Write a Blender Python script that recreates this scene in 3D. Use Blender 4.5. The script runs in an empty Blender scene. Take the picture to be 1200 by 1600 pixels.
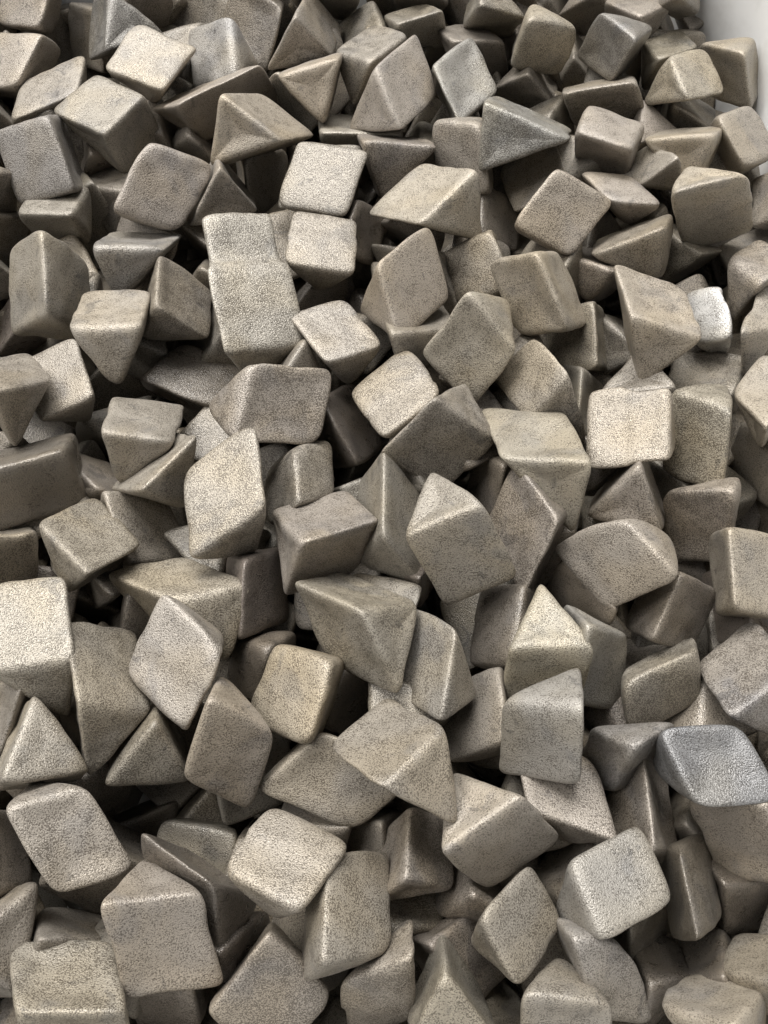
import bpy, math
import numpy as np

scene = bpy.context.scene
UNIT = 0.025                     # metres: the edge of one stone; stone data below is in thousandths of it
C = scene.collection

# ---------------------------------------------------------------- camera
cam_data = bpy.data.cameras.new("camera")
cam = bpy.data.objects.new("camera", cam_data)
C.objects.link(cam)
cam.location = [v * UNIT for v in [0.0, -4.14412, 9.76293]]
cam.rotation_euler = (math.radians(90 - 67.0000), 0, 0)
cam_data.sensor_fit = 'VERTICAL'
cam_data.sensor_height = 32.0
cam_data.lens = 1400.0 / 1600.0 * 32.0
cam_data.clip_start = 0.01
cam_data.clip_end = 50.0
scene.camera = cam

# ---------------------------------------------------------------- light: an indoor work place
world = bpy.data.worlds.new("World")
scene.world = world
world.use_nodes = True
bg = world.node_tree.nodes["Background"]
bg.inputs["Color"].default_value = (0.95, 0.97, 1.0, 1)
bg.inputs["Strength"].default_value = 0.23

def area(name, loc, target, size, size_y, power, col):
    d = bpy.data.lights.new(name, 'AREA')
    d.shape = 'RECTANGLE'; d.size = size; d.size_y = size_y
    d.energy = power; d.color = col
    o = bpy.data.objects.new(name, d)
    C.objects.link(o)
    o.location = loc
    v = np.array(target) - np.array(loc)
    from mathutils import Vector
    o.rotation_euler = Vector(v).to_track_quat('-Z', 'Y').to_euler()
    return o

area("ceiling_lamp_back", (-0.22, 0.82, 1.28), (0, 0.05, 0), 1.3, 0.7, 53, (1.0, 0.98, 0.95))
area("ceiling_lamp_side", (-0.85, -0.05, 1.25), (0, 0.0, 0), 0.5, 0.9, 15, (1.0, 0.97, 0.93))

scene.cycles.adaptive_threshold = 0.02
scene.cycles.max_bounces = 5
scene.cycles.diffuse_bounces = 3
scene.cycles.glossy_bounces = 2
scene.view_settings.view_transform = 'Standard'
scene.view_settings.look = 'None'
scene.view_settings.exposure = 0.0
scene.view_settings.gamma = 1.0
scene.view_settings.use_curve_mapping = False

# ---------------------------------------------------------------- materials
def new_mat(name):
    m = bpy.data.materials.new(name)
    m.use_nodes = True
    nt = m.node_tree
    for n in list(nt.nodes): nt.nodes.remove(n)
    out = nt.nodes.new('ShaderNodeOutputMaterial')
    b = nt.nodes.new('ShaderNodeBsdfPrincipled')
    nt.links.new(b.outputs[0], out.inputs[0])
    return m, nt, b

def noise(nt, vec, scale, detail=3, rough=.55, dist=0.0):
    n = nt.nodes.new('ShaderNodeTexNoise')
    n.inputs['Scale'].default_value = scale
    n.inputs['Detail'].default_value = detail
    n.inputs['Roughness'].default_value = rough
    n.inputs['Distortion'].default_value = dist
    nt.links.new(vec, n.inputs['Vector'])
    return n.outputs['Fac']

def ramp(nt, fac, a, b, va=0.0, vb=1.0):
    n = nt.nodes.new('ShaderNodeMapRange')
    n.inputs['From Min'].default_value = a; n.inputs['From Max'].default_value = b
    n.inputs['To Min'].default_value = va; n.inputs['To Max'].default_value = vb
    n.interpolation_type = 'SMOOTHSTEP'
    nt.links.new(fac, n.inputs['Value'])
    return n.outputs['Result']

def mix(nt, fac, a, b, mode='MIX'):
    n = nt.nodes.new('ShaderNodeMix'); n.data_type = 'RGBA'; n.blend_type = mode
    for sock, v in ((n.inputs[0], fac), (n.inputs[6], a), (n.inputs[7], b)):
        if hasattr(v, 'links'): nt.links.new(v, sock)
        else: sock.default_value = v
    return n.outputs[2]

def math_(nt, op, a, b):
    n = nt.nodes.new('ShaderNodeMath'); n.operation = op
    for s, v in zip(n.inputs, (a, b)):
        if hasattr(v, 'links'): nt.links.new(v, s)
        else: s.default_value = v
    return n.outputs[0]

def stone_material():
    m, nt, b = new_mat("fired_ceramic")
    L = nt.links
    tc = nt.nodes.new('ShaderNodeTexCoord')
    oi = nt.nodes.new('ShaderNodeObjectInfo')
    add = nt.nodes.new('ShaderNodeVectorMath'); add.operation = 'ADD'
    mul = nt.nodes.new('ShaderNodeMath'); mul.operation = 'MULTIPLY'; mul.inputs[1].default_value = 7.0
    L.new(oi.outputs['Random'], mul.inputs[0])
    L.new(tc.outputs['Object'], add.inputs[0]); L.new(mul.outputs[0], add.inputs[1])
    v = add.outputs[0]
    col = oi.outputs['Color']; gloss = oi.outputs['Alpha']
    # broad mottling: bluish metal smears, yellowish fired patches, a few dark smudges
    big = ramp(nt, noise(nt, v, 70, 2, .5, .4), .56, .70)
    yel = ramp(nt, noise(nt, v, 50, 1, .5), .42, .66)
    c = mix(nt, math_(nt, 'MULTIPLY', yel, .5), col, mix(nt, 1.0, col, (1.10, 1.03, .88, 1), 'MULTIPLY'))
    c = mix(nt, math_(nt, 'MULTIPLY', big, .55), c, mix(nt, 1.0, col, (.68, .70, .75, 1), 'MULTIPLY'))
    smudge = ramp(nt, noise(nt, v, 120, 3, .6, .8), .64, .70)
    c = mix(nt, math_(nt, 'MULTIPLY', smudge, .65), c, mix(nt, 1.0, c, (.5, .51, .54, 1), 'MULTIPLY'))
    # rims: burnished smoother by rubbing, with edge highlights painted in as lighter colour
    geo = nt.nodes.new('ShaderNodeNewGeometry')
    rim = ramp(nt, geo.outputs['Pointiness'], .52, .60)
    c = mix(nt, math_(nt, 'MULTIPLY', rim, .55), c, mix(nt, 1.0, c, (1.28, 1.26, 1.23, 1), 'MULTIPLY'))
    # grain: dark pores and light grit
    fine = noise(nt, v, 2700, 1, .6)
    dens = noise(nt, v, 230, 3, .6)
    vary = math_(nt, 'MULTIPLY', math_(nt, 'SUBTRACT', oi.outputs['Random'], .5), .09)      # some stones are coarser than others
    pores = ramp(nt, math_(nt, 'ADD', math_(nt, 'ADD', fine, vary), math_(nt, 'MULTIPLY', dens, .35)), .69, .78)
    pores = math_(nt, 'MULTIPLY', pores, math_(nt, 'SUBTRACT', 1.0, math_(nt, 'MULTIPLY', rim, .5)))
    c = mix(nt, math_(nt, 'MULTIPLY', pores, .85), c, mix(nt, 1.0, c, (.32, .30, .28, 1), 'MULTIPLY'))
    grit = ramp(nt, fine, .42, .30)
    c = mix(nt, math_(nt, 'MULTIPLY', grit, .5), c, mix(nt, 1.0, c, (1.5, 1.48, 1.44, 1), 'MULTIPLY'))
    L.new(c, b.inputs['Base Color'])
    b.inputs['Metallic'].default_value = .24
    r0 = ramp(nt, dens, .3, .7, .55, .40)
    rr = math_(nt, 'SUBTRACT', r0, math_(nt, 'MULTIPLY', gloss, .16))
    rr = math_(nt, 'SUBTRACT', rr, math_(nt, 'MULTIPLY', rim, .10))
    L.new(rr, b.inputs['Roughness'])
    L.new(math_(nt, 'ADD', math_(nt, 'MULTIPLY', gloss, .3), .5), b.inputs['Specular IOR Level'])
    h = math_(nt, 'ADD', math_(nt, 'MULTIPLY', fine, -1.0), math_(nt, 'MULTIPLY', dens, .6))
    bp = nt.nodes.new('ShaderNodeBump')
    bp.inputs['Strength'].default_value = .55
    bp.inputs['Distance'].default_value = .00045
    L.new(h, bp.inputs['Height']); L.new(bp.outputs[0], b.inputs['Normal'])
    return m

def tub_material():
    m, nt, b = new_mat("white_plastic")
    tc = nt.nodes.new('ShaderNodeTexCoord')
    dirt = ramp(nt, noise(nt, tc.outputs['Object'], 45, 4, .6), .45, .75)
    c = mix(nt, dirt, (.80, .80, .79, 1), (.66, .655, .635, 1))
    nt.links.new(c, b.inputs['Base Color'])
    b.inputs['Roughness'].default_value = .5
    return m

STONE = stone_material()
TUB = tub_material()

# ---------------------------------------------------------------- one stone: a rounded, dented oblique triangular prism
def prism_topology(n):
    """Grid over the five faces of a prism; each vertex is a row of six corner weights."""
    g = [.5 - .5 * math.cos(math.pi * i / n) for i in range(n + 1)]
    g = [.72 * a + .28 * i / n for i, a in enumerate(g)]
    key = {}; W = []; F = []
    def vid(w):
        k = tuple(int(round(x * 1e5)) for x in w)
        if k not in key: key[k] = len(W); W.append(w)
        return key[k]
    for a, b in ((0, 1), (1, 2), (2, 0)):
        grid = []
        for i in range(n + 1):
            row = []
            for j in range(n + 1):
                w = [0.0] * 6
                u, v = g[i], g[j]
                w[a] += (1 - u) * (1 - v); w[b] += u * (1 - v)
                w[a + 3] += (1 - u) * v; w[b + 3] += u * v
                row.append(vid(w))
            grid.append(row)
        for i in range(n):
            for j in range(n):
                F.append((grid[i][j], grid[i + 1][j], grid[i + 1][j + 1], grid[i][j + 1]))
    for o in (0, 3):                       # ends: three quad patches round the centre keep the rims shared
        edge = {}
        for a, b in ((0, 1), (1, 2), (2, 0)):
            pts = []
            for i in range(n + 1):
                w = [0.0] * 6
                w[a + o] += 1 - g[i]; w[b + o] += g[i]
                pts.append(w)
            edge[(a, b)] = pts
        ring = edge[(0, 1)][:-1] + edge[(1, 2)][:-1] + edge[(2, 0)][:-1]
        cen = [0.0] * 6
        for i in range(3): cen[i + o] = 1 / 3
        prev = [vid(w) for w in ring]; m = len(ring); steps = max(3, n // 2 + 1)
        for s in range(1, steps):
            t = (s / steps) ** 1.35
            cur = [vid([x * (1 - t) + c * t for x, c in zip(w, cen)]) for w in ring]
            for i in range(m):
                q = (prev[i], prev[(i + 1) % m], cur[(i + 1) % m], cur[i])
                F.append(q if o else q[::-1])
            prev = cur
        ci = vid(cen)
        for i in range(m):
            q = (prev[i], prev[(i + 1) % m], ci)
            F.append(q if o else q[::-1])
    return np.array(W), F

TOPO = {n: prism_topology(n) for n in (16, 7)}
rng = np.random.default_rng(7)

def stone_geometry(six, n, step=0):
    """six: (6,3) corners in edge units. Returns centre, local vertices and faces."""
    W, F = TOPO[n]
    cen = six.mean(0); V = six - cen
    if np.dot(np.cross(V[1] - V[0], V[2] - V[0]), V[3] - V[0]) < 0: flip = True
    else: flip = False
    planes = []
    for f in ((0, 1, 2), (3, 4, 5), (0, 1, 4, 3), (1, 2, 5, 4), (2, 0, 3, 5)):
        q = V[list(f)]
        nn = np.cross(q[1] - q[0], q[2] - q[0]) if len(f) == 3 else np.cross(q[2] - q[0], q[3] - q[1])
        nn = nn / np.linalg.norm(nn)
        d = (q @ nn).mean()
        if d < 0: nn, d = -nn, -d
        planes.append((nn, d))
    Nn = np.array([p[0] for p in planes]); Dd = np.array([p[1] for p in planes])
    nd = 5
    for _ in range(int(rng.choice([0, 1, 2, 3], p=[.4, .3, .2, .1]))):       # knocked corners and rims
        a_, b_ = rng.choice(6, 2, replace=False)
        m_ = rng.uniform(0, .45)
        tgt = V[a_] * (1 - m_) + V[b_] * m_
        nn = tgt / np.linalg.norm(tgt) + rng.normal(0, .22, 3); nn /= np.linalg.norm(nn)
        hi_ = (V @ nn).max()
        Nn = np.vstack([Nn, nn]); Dd = np.append(Dd, hi_ - rng.uniform(.05, .10))
    base = W @ V
    k = rng.uniform(15, 25)
    dent = np.zeros(len(Dd)); dent[:5] = np.clip(rng.normal(.026, .02, 5), -.012, .075)
    if step == 3: dent *= .25
    tilt = rng.normal(0, 1, (len(Dd), 3)); tilt /= np.linalg.norm(tilt, axis=1)[:, None]
    wob = rng.normal(0, 1, (4, 3)) * 4.2; ph = rng.uniform(0, 6.28, 4)
    amp = rng.uniform(.003, .009)
    wob2 = rng.normal(0, 1, (5, 3)) * 11; ph2 = rng.uniform(0, 6.28, 5)
    sf = 2 if step else int(rng.integers(2, 5)); se = V[(3, 4, 5)[sf - 2]] - V[(0, 1, 2)[sf - 2]]; se = se / np.linalg.norm(se)
    so = {0: rng.uniform(-.12, .25), 1: .03, 2: .25, 3: .27}[step]; sh = {1: .05, 2: .035, 3: .12}[step] if step else (.022 if rng.random() < .12 else 0.0)
    L = np.zeros(len(base)) + .25; H = np.zeros(len(base)) + 1.12
    for _ in range(17):
        t = (L + H) / 2
        x = base * t[:, None]
        s = x @ Nn.T - Dd                                    # signed plane distances
        srt = np.sort(s, axis=1)
        deep = -np.where(s == srt[:, -1:], srt[:, -2:-1], srt[:, -1:])
        w = np.clip((deep - .015) / .27, 0, 1); w = w * w * (3 - 2 * w)
        lean = 1 + .8 * (x @ tilt.T)
        e = s + dent * w * np.clip(lean, .2, 2)
        if step == 2: e[:, sf] += .026 * np.exp(-((x @ se - so) / .045) ** 2)
        elif sh: e[:, sf] += sh / (1 + np.exp(-(x @ se - so) / (.014 if step < 3 else .03)))
        mx = e.max(1, keepdims=True)
        f = mx[:, 0] + np.log(np.exp(k * (e - mx)).sum(1)) / k
        f = f + amp * np.sin(x @ wob.T + ph).sum(1) * .6 + .0016 * np.sin(x @ wob2.T + ph2).sum(1)
        out = f > 0
        H = np.where(out, t, H); L = np.where(out, L, t)
    P = base * ((L + H) / 2)[:, None]
    return cen, P, F, flip

def read_six(s):
    return np.array([int(v) for v in s.split()], float).reshape(6, 3) / 1000.0

def mesh_from(name, P, F, flip):
    me = bpy.data.meshes.new(name)
    me.from_pydata((P * UNIT).tolist(), [], [f[::-1] for f in F] if flip else F)
    me.polygons.foreach_set('use_smooth', [True] * len(me.polygons))
    me.materials.append(STONE)
    me.update()
    return me

# ---------------------------------------------------------------- the tub the stones lie in
def build_tub():
    # rounded-corner tub: right wall, far wall, outside the frame on the other sides
    x0, x1, y0, y1, r = -7.6, 5.72, -8.0, 9.8, 3.0
    outl = []
    for cx, cy, a0 in ((x1 - r, y1 - r, 0), (x0 + r, y1 - r, 90), (x0 + r, y0 + r, 180), (x1 - r, y0 + r, 270)):
        for i in range(13):
            a = math.radians(a0 + i * 90 / 12)
            outl.append((cx + r * math.cos(a), cy + r * math.sin(a)))
    cxm, cym = (x0 + x1) / 2, (y0 + y1) / 2
    def ring(off, z): return [((x - cxm) * (1 + off / 6.2) + cxm, (y - cym) * (1 + off / 7.1) + cym, z) for x, y in outl]
    prof = [(-.5, -4.6), (-.22, -4.45), (-.1, -4.1), (0, 0), (.09, 3.0), (.10, 3.1), (.16, 3.16), (.45, 3.16), (.5, 3.08), (.5, 2.9), (.3, 2.9), (.2, 0), (.1, -4.2), (-.1, -4.75)]
    vs = []; fs = []; m = len(outl)
    for off, z in prof: vs += ring(off, z)
    for k in range(len(prof) - 1):
        for i in range(m):
            fs.append((k * m + i, k * m + (i + 1) % m, (k + 1) * m + (i + 1) % m, (k + 1) * m + i)[::-1])
    fs.append(tuple(range(m)))
    fs.append(tuple(reversed(range((len(prof) - 1) * m, len(prof) * m))))
    me = bpy.data.meshes.new("plastic_tub")
    me.from_pydata([tuple(c * UNIT for c in v) for v in vs], [], fs)
    me.polygons.foreach_set('use_smooth', [True] * (len(fs) - 2) + [False, False])
    me.materials.append(TUB); me.update()
    o = bpy.data.objects.new("plastic_tub", me)
    C.objects.link(o)
    o["label"] = "white plastic tub whose wall shows in the upper right corner"
    o["category"] = "tub"

build_tub()

# ---------------------------------------------------------------- the stones one can tell apart: label, six corners, colour and gloss (sunken ones darkened to deepen gap shade), stepped face
STONES = [
('palest large stone with a bright face and rounded lower rim, upper left of centre', '-1959 1792 570 -919 2216 183 -1769 2063 -565 -2333 3562 1156 -1293 3986 769 -2143 3833 21', (0.312,0.289,0.249,0.75), 3),
('large brown square-faced stone with a chipped upper rim, lower left', '-2548 -4235 1222 -1618 -4137 893 -2382 -3765 239 -2367 -5077 561 -1438 -4979 232 -2201 -4607 -422', (0.264,0.235,0.203,0.35), 0),
('broad brown square-faced stone tilted beside the left edge, lower quarter', '-3590 -3448 1110 -2830 -3141 785 -3713 -3020 114 -3074 -4251 660 -2314 -3945 335 -3197 -3823 -336', (0.299,0.269,0.231,0.34), 0),
('big light stone with a bright ridge and long tip pointing lower right, below centre', '-66 -3318 1408 642 -2616 988 786 -3647 694 -665 -2791 555 42 -2089 135 187 -3121 -159', (0.265,0.238,0.200,0.45), 0),
('large light grey square-faced stone lying flat on top, bottom centre left', '-1196 -3249 393 -236 -3693 670 -603 -3780 -306 -1649 -3917 987 -689 -4360 1264 -1056 -4448 287', (0.288,0.258,0.217,0.35), 0),
('pale dented stone with a sagging top and pointed left corner, centre, below the middle', '-226 -1545 1135 435 -1198 397 222 -2371 478 -1091 -976 498 -430 -628 -241 -643 -1802 -159', (0.270,0.247,0.207,0.32), 0),
('tan stone with a sunlit upper triangle above a broad diamond face, centre of heap', '144 -664 863 1081 -371 1172 510 373 561 659 -1249 31 1596 -956 341 1025 -211 -271', (0.273,0.248,0.210,0.26), 0),
('tall light stone with a dark grey spot on its face, left of centre, mid height', '-2197 -853 527 -1230 -309 884 -1469 -548 -210 -2399 290 530 -1431 834 888 -1670 595 -207', (0.301,0.273,0.231,0.27), 0),
('blocky grey-brown stone with a wide worn face, lower right', '1695 -3828 771 1948 -4635 947 1639 -4395 -106 2539 -3451 485 2793 -4257 661 2484 -4017 -392', (0.240,0.226,0.204,0.45), 0),
('upright pinkish grey diamond-faced stone left of centre, lower half', '-2408 -1105 798 -1527 -1920 916 -1758 -1469 -17 -2870 -1956 369 -1989 -2771 487 -2219 -2320 -447', (0.284,0.258,0.227,0.35), 0),
('large pale yellowish stone with bright top, cut by the left edge, lower half', '-4126 -2101 750 -3084 -1961 816 -3388 -2516 -104 -4476 -1012 481 -3434 -872 547 -3738 -1427 -374', (0.297,0.270,0.226,0.44), 0),
('brown stone, four-sided face and triangle, thirty-six percent across, thirty-nine percent down', '-1515 1559 968 -1759 537 590 -2319 1351 140 -497 1800 440 -741 778 61 -1301 1592 -389', (0.276,0.245,0.210,0.43), 0),
('brown stone, four-sided face and triangle, sixty-four percent across, eighty-one percent down', '473 -3844 845 1333 -3280 1043 646 -2955 275 1030 -4194 0 1890 -3630 197 1204 -3305 -571', (0.304,0.274,0.236,0.29), 0),
('brown stone, two sides and ridge, nine percent across, ninety-six percent down', '-3165 -5105 1092 -3609 -4516 327 -3290 -5599 227 -2165 -5094 984 -2609 -4506 219 -2290 -5588 119', (0.262,0.239,0.201,0.43), 0),
('brown stone, four-sided face and triangle, thirty percent across, seventy-three percent down', '-1706 -2392 1198 -1008 -2690 463 -1739 -1881 271 -2061 -3153 507 -1363 -3450 -228 -2094 -2641 -421', (0.300,0.266,0.226,0.30), 0),
('brown stone, four-sided face up, forty-six percent across, eighty-nine percent down', '-557 -3774 751 114 -3705 -102 -818 -4017 -317 -546 -4739 1328 125 -4670 475 -806 -4981 259', (0.278,0.252,0.213,0.40), 0),
('blue-grey stone, four-sided face and triangle, seventy-one percent across, seventy-one percent down', '1121 -2337 724 1895 -2552 1385 2081 -1904 555 1173 -3003 -63 1948 -3218 597 2133 -2570 -232', (0.272,0.256,0.231,0.45), 0),
('blue-grey glittering stone with a flat slanted diamond top, right edge, lower half', '2624 -2620 882 2929 -3476 962 2774 -2942 -23 3523 -2566 854 3827 -3422 933 3672 -2888 -51', (0.147,0.146,0.147,0.70), 0),
('brown slanted diamond-faced stone with a thin bright ridge, right of centre, mid height', '2459 -437 1124 3057 -1283 1093 3289 -432 438 1840 -476 196 2439 -1322 165 2670 -471 -490', (0.276,0.246,0.210,0.36), 0),
('brown stone, four-sided face up, thirty-five percent across, ninety-six percent down', '-1023 -4426 934 -362 -5004 187 -1086 -4314 -151 -1653 -5174 523 -992 -5752 -224 -1717 -5061 -562', (0.263,0.235,0.203,0.22), 0),
('brown stone, four-sided face and triangle, thirteen percent across, sixty-eight percent down', '-3001 -2458 1085 -2397 -2383 241 -3063 -3201 180 -3433 -1394 550 -2830 -1320 -294 -3495 -2138 -355', (0.272,0.247,0.209,0.32), 0),
('olive stone, four-sided face and triangle, seventy-one percent across, forty-four percent down', '1261 400 648 2325 190 958 2224 -415 95 1122 1475 22 2186 1265 332 2085 660 -531', (0.255,0.230,0.186,0.30), 0),
('brown stone, two sides and ridge, six percent across, twenty-seven percent down', '-4145 3429 1146 -4970 3619 347 -3892 3731 54 -4146 2396 563 -4972 2587 -237 -3893 2699 -530', (0.271,0.246,0.207,0.39), 0),
('brown stone, four-sided face and triangle, sixty-seven percent across, ninety-one percent down', '809 -4333 1090 1233 -5031 721 765 -4609 45 1404 -3792 609 1828 -4490 241 1359 -4068 -435', (0.256,0.233,0.198,0.27), 0),
('yellowish olive square-faced stone with dark right side, left of centre, lower half', '-1292 -1564 260 -447 -2004 945 -363 -1720 -118 -1597 -2420 -97 -752 -2859 588 -668 -2575 -474', (0.323,0.281,0.218,0.30), 0),
('olive square-faced stone with a dark smudge and shiny right half, right of centre', '2318 352 345 2411 1396 516 2685 986 -435 3217 249 756 3310 1293 928 3585 883 -24', (0.291,0.256,0.209,0.30), 1),
('olive stone, four-sided face and triangle, sixty-two percent across, thirty-three percent down', '935 2353 1185 1625 1767 672 1609 2789 420 403 1976 362 1093 1390 -151 1077 2412 -403', (0.313,0.281,0.228,0.30), 0),
('brown stone, three faces showing, forty-two percent across, fifty-two percent down', '-865 -771 973 -1315 -66 293 -1159 -1108 15 -9 -302 516 -458 403 -164 -303 -639 -442', (0.280,0.250,0.217,0.33), 0),
('olive stone with a nicked top above a down-pointing triangle, right, upper third', '2889 2157 924 3918 1995 637 3218 1620 -39 2868 3192 614 3898 3031 327 3197 2655 -348', (0.326,0.287,0.235,0.30), 0),
('grey square-faced stone lying tilted on top, upper left', '-3130 4881 987 -2144 4902 459 -2997 5469 61 -3686 3996 584 -2700 4016 56 -3553 4584 -342', (0.242,0.214,0.186,0.39), 0),
('brown stone, four-sided face up, forty-two percent across, seventy-seven percent down', '-1443 -3181 -41 -620 -2564 357 -905 -2482 -719 -335 -3612 -278 488 -2996 121 203 -2913 -956', (0.302,0.274,0.235,0.26), 0),
('olive stone, four-sided face and triangle, twenty-five percent across, fifty-eight percent down', '-2247 -1317 704 -1363 -935 279 -1687 -1863 -197 -3286 -786 181 -2401 -404 -244 -2725 -1333 -720', (0.326,0.291,0.235,0.30), 0),
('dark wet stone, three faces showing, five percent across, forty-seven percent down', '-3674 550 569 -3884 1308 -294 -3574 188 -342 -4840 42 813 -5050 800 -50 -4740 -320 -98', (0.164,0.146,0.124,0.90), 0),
('olive stone, four-sided face and triangle, fifty-three percent across, twenty-eight percent down', '-120 2924 977 201 2064 391 -400 2864 -81 608 3776 719 929 2916 133 328 3716 -339', (0.281,0.246,0.204,0.30), 0),
('brown stone, four-sided face and triangle, eighteen percent across, forty-two percent down', '-3287 645 932 -2238 709 511 -3178 279 -28 -3361 1551 289 -2313 1616 -131 -3252 1185 -671', (0.260,0.235,0.199,0.37), 0),
('olive stone, four-sided face up, ninety-three percent across, twenty percent down', '3430 3733 1191 4567 3959 1335 3904 4683 759 4144 4072 -364 5281 4298 -220 4618 5023 -795', (0.316,0.281,0.229,0.30), 0),
('brown stone, four-sided face and triangle, fifty-eight percent across, forty-two percent down', '547 942 1116 1393 784 277 1010 1643 278 -108 501 501 739 343 -338 356 1202 -337', (0.271,0.245,0.208,0.27), 0),
('olive stone, two sides and ridge, seventy percent across, twenty-eight percent down', '1810 2857 1220 1205 3313 456 2298 3496 480 2252 2016 711 1647 2472 -52 2740 2656 -29', (0.313,0.276,0.222,0.30), 0),
('three-faced light stone with a dark left side, upper left corner area', '-3800 5290 583 -4691 5865 498 -3724 5390 -434 -3306 6097 555 -4197 6672 471 -3230 6197 -461', (0.238,0.216,0.182,0.36), 0),
('olive stone, four-sided face and triangle, seventy-one percent across, sixty-three percent down', '1249 -1811 687 2222 -1829 771 1738 -878 374 1211 -2340 -222 2183 -2358 -138 1699 -1407 -535', (0.317,0.288,0.231,0.30), 0),
('olive stone, four-sided face and triangle, fifty-seven percent across, nineteen percent down', '406 3657 668 1224 4376 969 1386 3903 70 -315 4340 131 504 5060 433 665 4587 -467', (0.312,0.278,0.225,0.30), 0),
('olive cube-like stone with a bright front edge beside the left edge, mid height', '-3838 -401 721 -3087 -1111 880 -3650 -1102 1 -3433 225 83 -2682 -485 242 -3245 -476 -636', (0.255,0.227,0.182,0.30), 0),
('olive stone, four-sided face and triangle, ninety-one percent across, forty-two percent down', '3370 1466 441 3975 870 936 4312 1747 143 3386 658 -339 3991 62 156 4328 939 -637', (0.296,0.267,0.214,0.30), 0),
('brown stone, four-sided face and triangle, fourteen percent across, thirty-two percent down', '-3849 2050 787 -2818 2032 857 -3338 1540 -19 -3932 3001 301 -2901 2984 371 -3421 2492 -506', (0.299,0.270,0.231,0.35), 0),
('tan diamond-faced stone lying on top, upper right area', '2172 4438 980 3118 4166 559 2538 4938 118 1559 3783 569 2506 3511 148 1926 4283 -293', (0.306,0.268,0.222,0.30), 0),
('brown stone, four-sided face up, forty-nine percent across, ninety-six percent down', '-513 -4912 403 308 -4642 1064 305 -4285 12 -493 -5628 -881 327 -5357 -220 324 -5001 -1273', (0.302,0.272,0.233,0.33), 0),
('blue-grey stone, four-sided face and triangle, ninety-six percent across, sixty-six percent down', '3358 -2646 914 4140 -2065 944 4169 -2724 174 3316 -1855 150 4097 -1275 179 4126 -1934 -591', (0.234,0.217,0.201,0.45), 0),
('blue-grey stone, two sides and ridge, five percent across, fifteen percent down', '-4428 5334 945 -5437 5432 509 -4566 6109 190 -4136 4551 326 -5144 4650 -110 -4274 5327 -429', (0.239,0.223,0.207,0.45), 0),
('brown stone, four-sided face and triangle, fifty-two percent across, nine percent down', '-157 6348 832 262 5552 362 -581 6102 -161 475 7276 640 894 6480 170 51 7030 -353', (0.271,0.242,0.209,0.27), 0),
('brown stone, triangular end showing, five percent across, seventy-three percent down', '-3515 -2218 765 -2879 -3039 383 -3634 -3233 1046 -4034 -2219 -156 -3399 -3040 -537 -4154 -3234 126', (0.304,0.276,0.233,0.33), 0),
('pale stone, four-sided face and triangle, fifty-seven percent across, sixty-five percent down', '762 -1580 869 566 -2636 661 1053 -2203 14 279 -1104 131 84 -2160 -77 571 -1727 -723', (0.274,0.253,0.221,0.35), 0),
('olive stone, four-sided face up, fifty-one percent across, thirty-eight percent down', '-537 1507 201 331 2176 368 -69 2043 -595 -72 607 515 796 1276 682 396 1143 -281', (0.268,0.238,0.196,0.30), 2),
('brown stone, two sides and ridge, eighty-six percent across, sixty-seven percent down', '2354 -2220 819 2654 -1785 -145 2578 -2774 48 3273 -1792 728 3572 -1357 -235 3497 -2346 -43', (0.284,0.259,0.218,0.25), 0),
('blue-grey stone, four-sided face up, seventy-nine percent across, ninety-five percent down', '1580 -4475 1126 2386 -4580 520 1524 -4194 108 1982 -5282 248 2788 -5387 -357 1927 -5001 -770', (0.285,0.266,0.244,0.45), 0),
('brown stone, triangular end showing, fifty-eight percent across, ninety-seven percent down', '516 -4689 1297 1054 -5418 741 126 -5482 705 549 -4391 307 1087 -5120 -248 160 -5184 -284', (0.246,0.226,0.190,0.40), 0),
('olive stone, four-sided face up, ninety-six percent across, fifty-six percent down', '3645 -500 947 4542 -432 354 3794 -205 -147 3640 -1469 753 4536 -1401 161 3789 -1173 -340', (0.299,0.266,0.219,0.30), 0),
('brown stone, four-sided face up, forty-two percent across, seventeen percent down', '-1216 5275 561 -145 5022 599 -532 5618 -193 -1528 4324 312 -457 4071 351 -845 4667 -441', (0.262,0.238,0.203,0.21), 0),
('brown stone, four-sided face and triangle, twenty-three percent across, thirty percent down', '-2784 2383 785 -2164 2350 -66 -3232 2416 -207 -2882 3465 540 -2262 3432 -312 -3330 3497 -452', (0.241,0.218,0.188,0.20), 0),
('olive stone, four-sided face and triangle, thirty-three percent across, twelve percent down', '-2200 5561 1091 -1313 5106 650 -2462 5044 226 -1766 6379 382 -879 5923 -60 -2027 5861 -484', (0.309,0.272,0.222,0.30), 0),
('brown stone, four-sided face up, ninety-two percent across, ninety-eight percent down', '2328 -5064 457 2872 -5166 1364 3080 -5746 454 3046 -4800 -398 3590 -4902 509 3798 -5481 -402', (0.302,0.272,0.231,0.24), 0),
('brown stone, four-sided face up, sixty-nine percent across, fifty-one percent down', '1473 518 505 1898 -475 890 2258 35 -12 1149 -136 -317 1574 -1129 68 1934 -619 -834', (0.278,0.247,0.213,0.42), 0),
('brown stone, four-sided face and triangle, forty-two percent across, twenty-four percent down', '-1339 3243 481 -323 3138 362 -891 3408 -467 -1292 4250 420 -276 4146 302 -844 4416 -527', (0.282,0.253,0.213,0.39), 0),
('brown stone, three faces showing, fifty percent across, fifty percent down', '-25 -572 743 -367 -565 -379 502 -954 -25 -9 640 566 -350 647 -556 519 258 -202', (0.257,0.235,0.199,0.21), 0),
('pale stone, four-sided face and triangle, forty-four percent across, thirty-three percent down', '-737 1675 562 87 2129 330 -444 1940 -490 -1282 2568 383 -458 3022 150 -989 2833 -670', (0.308,0.281,0.246,0.35), 0),
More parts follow.
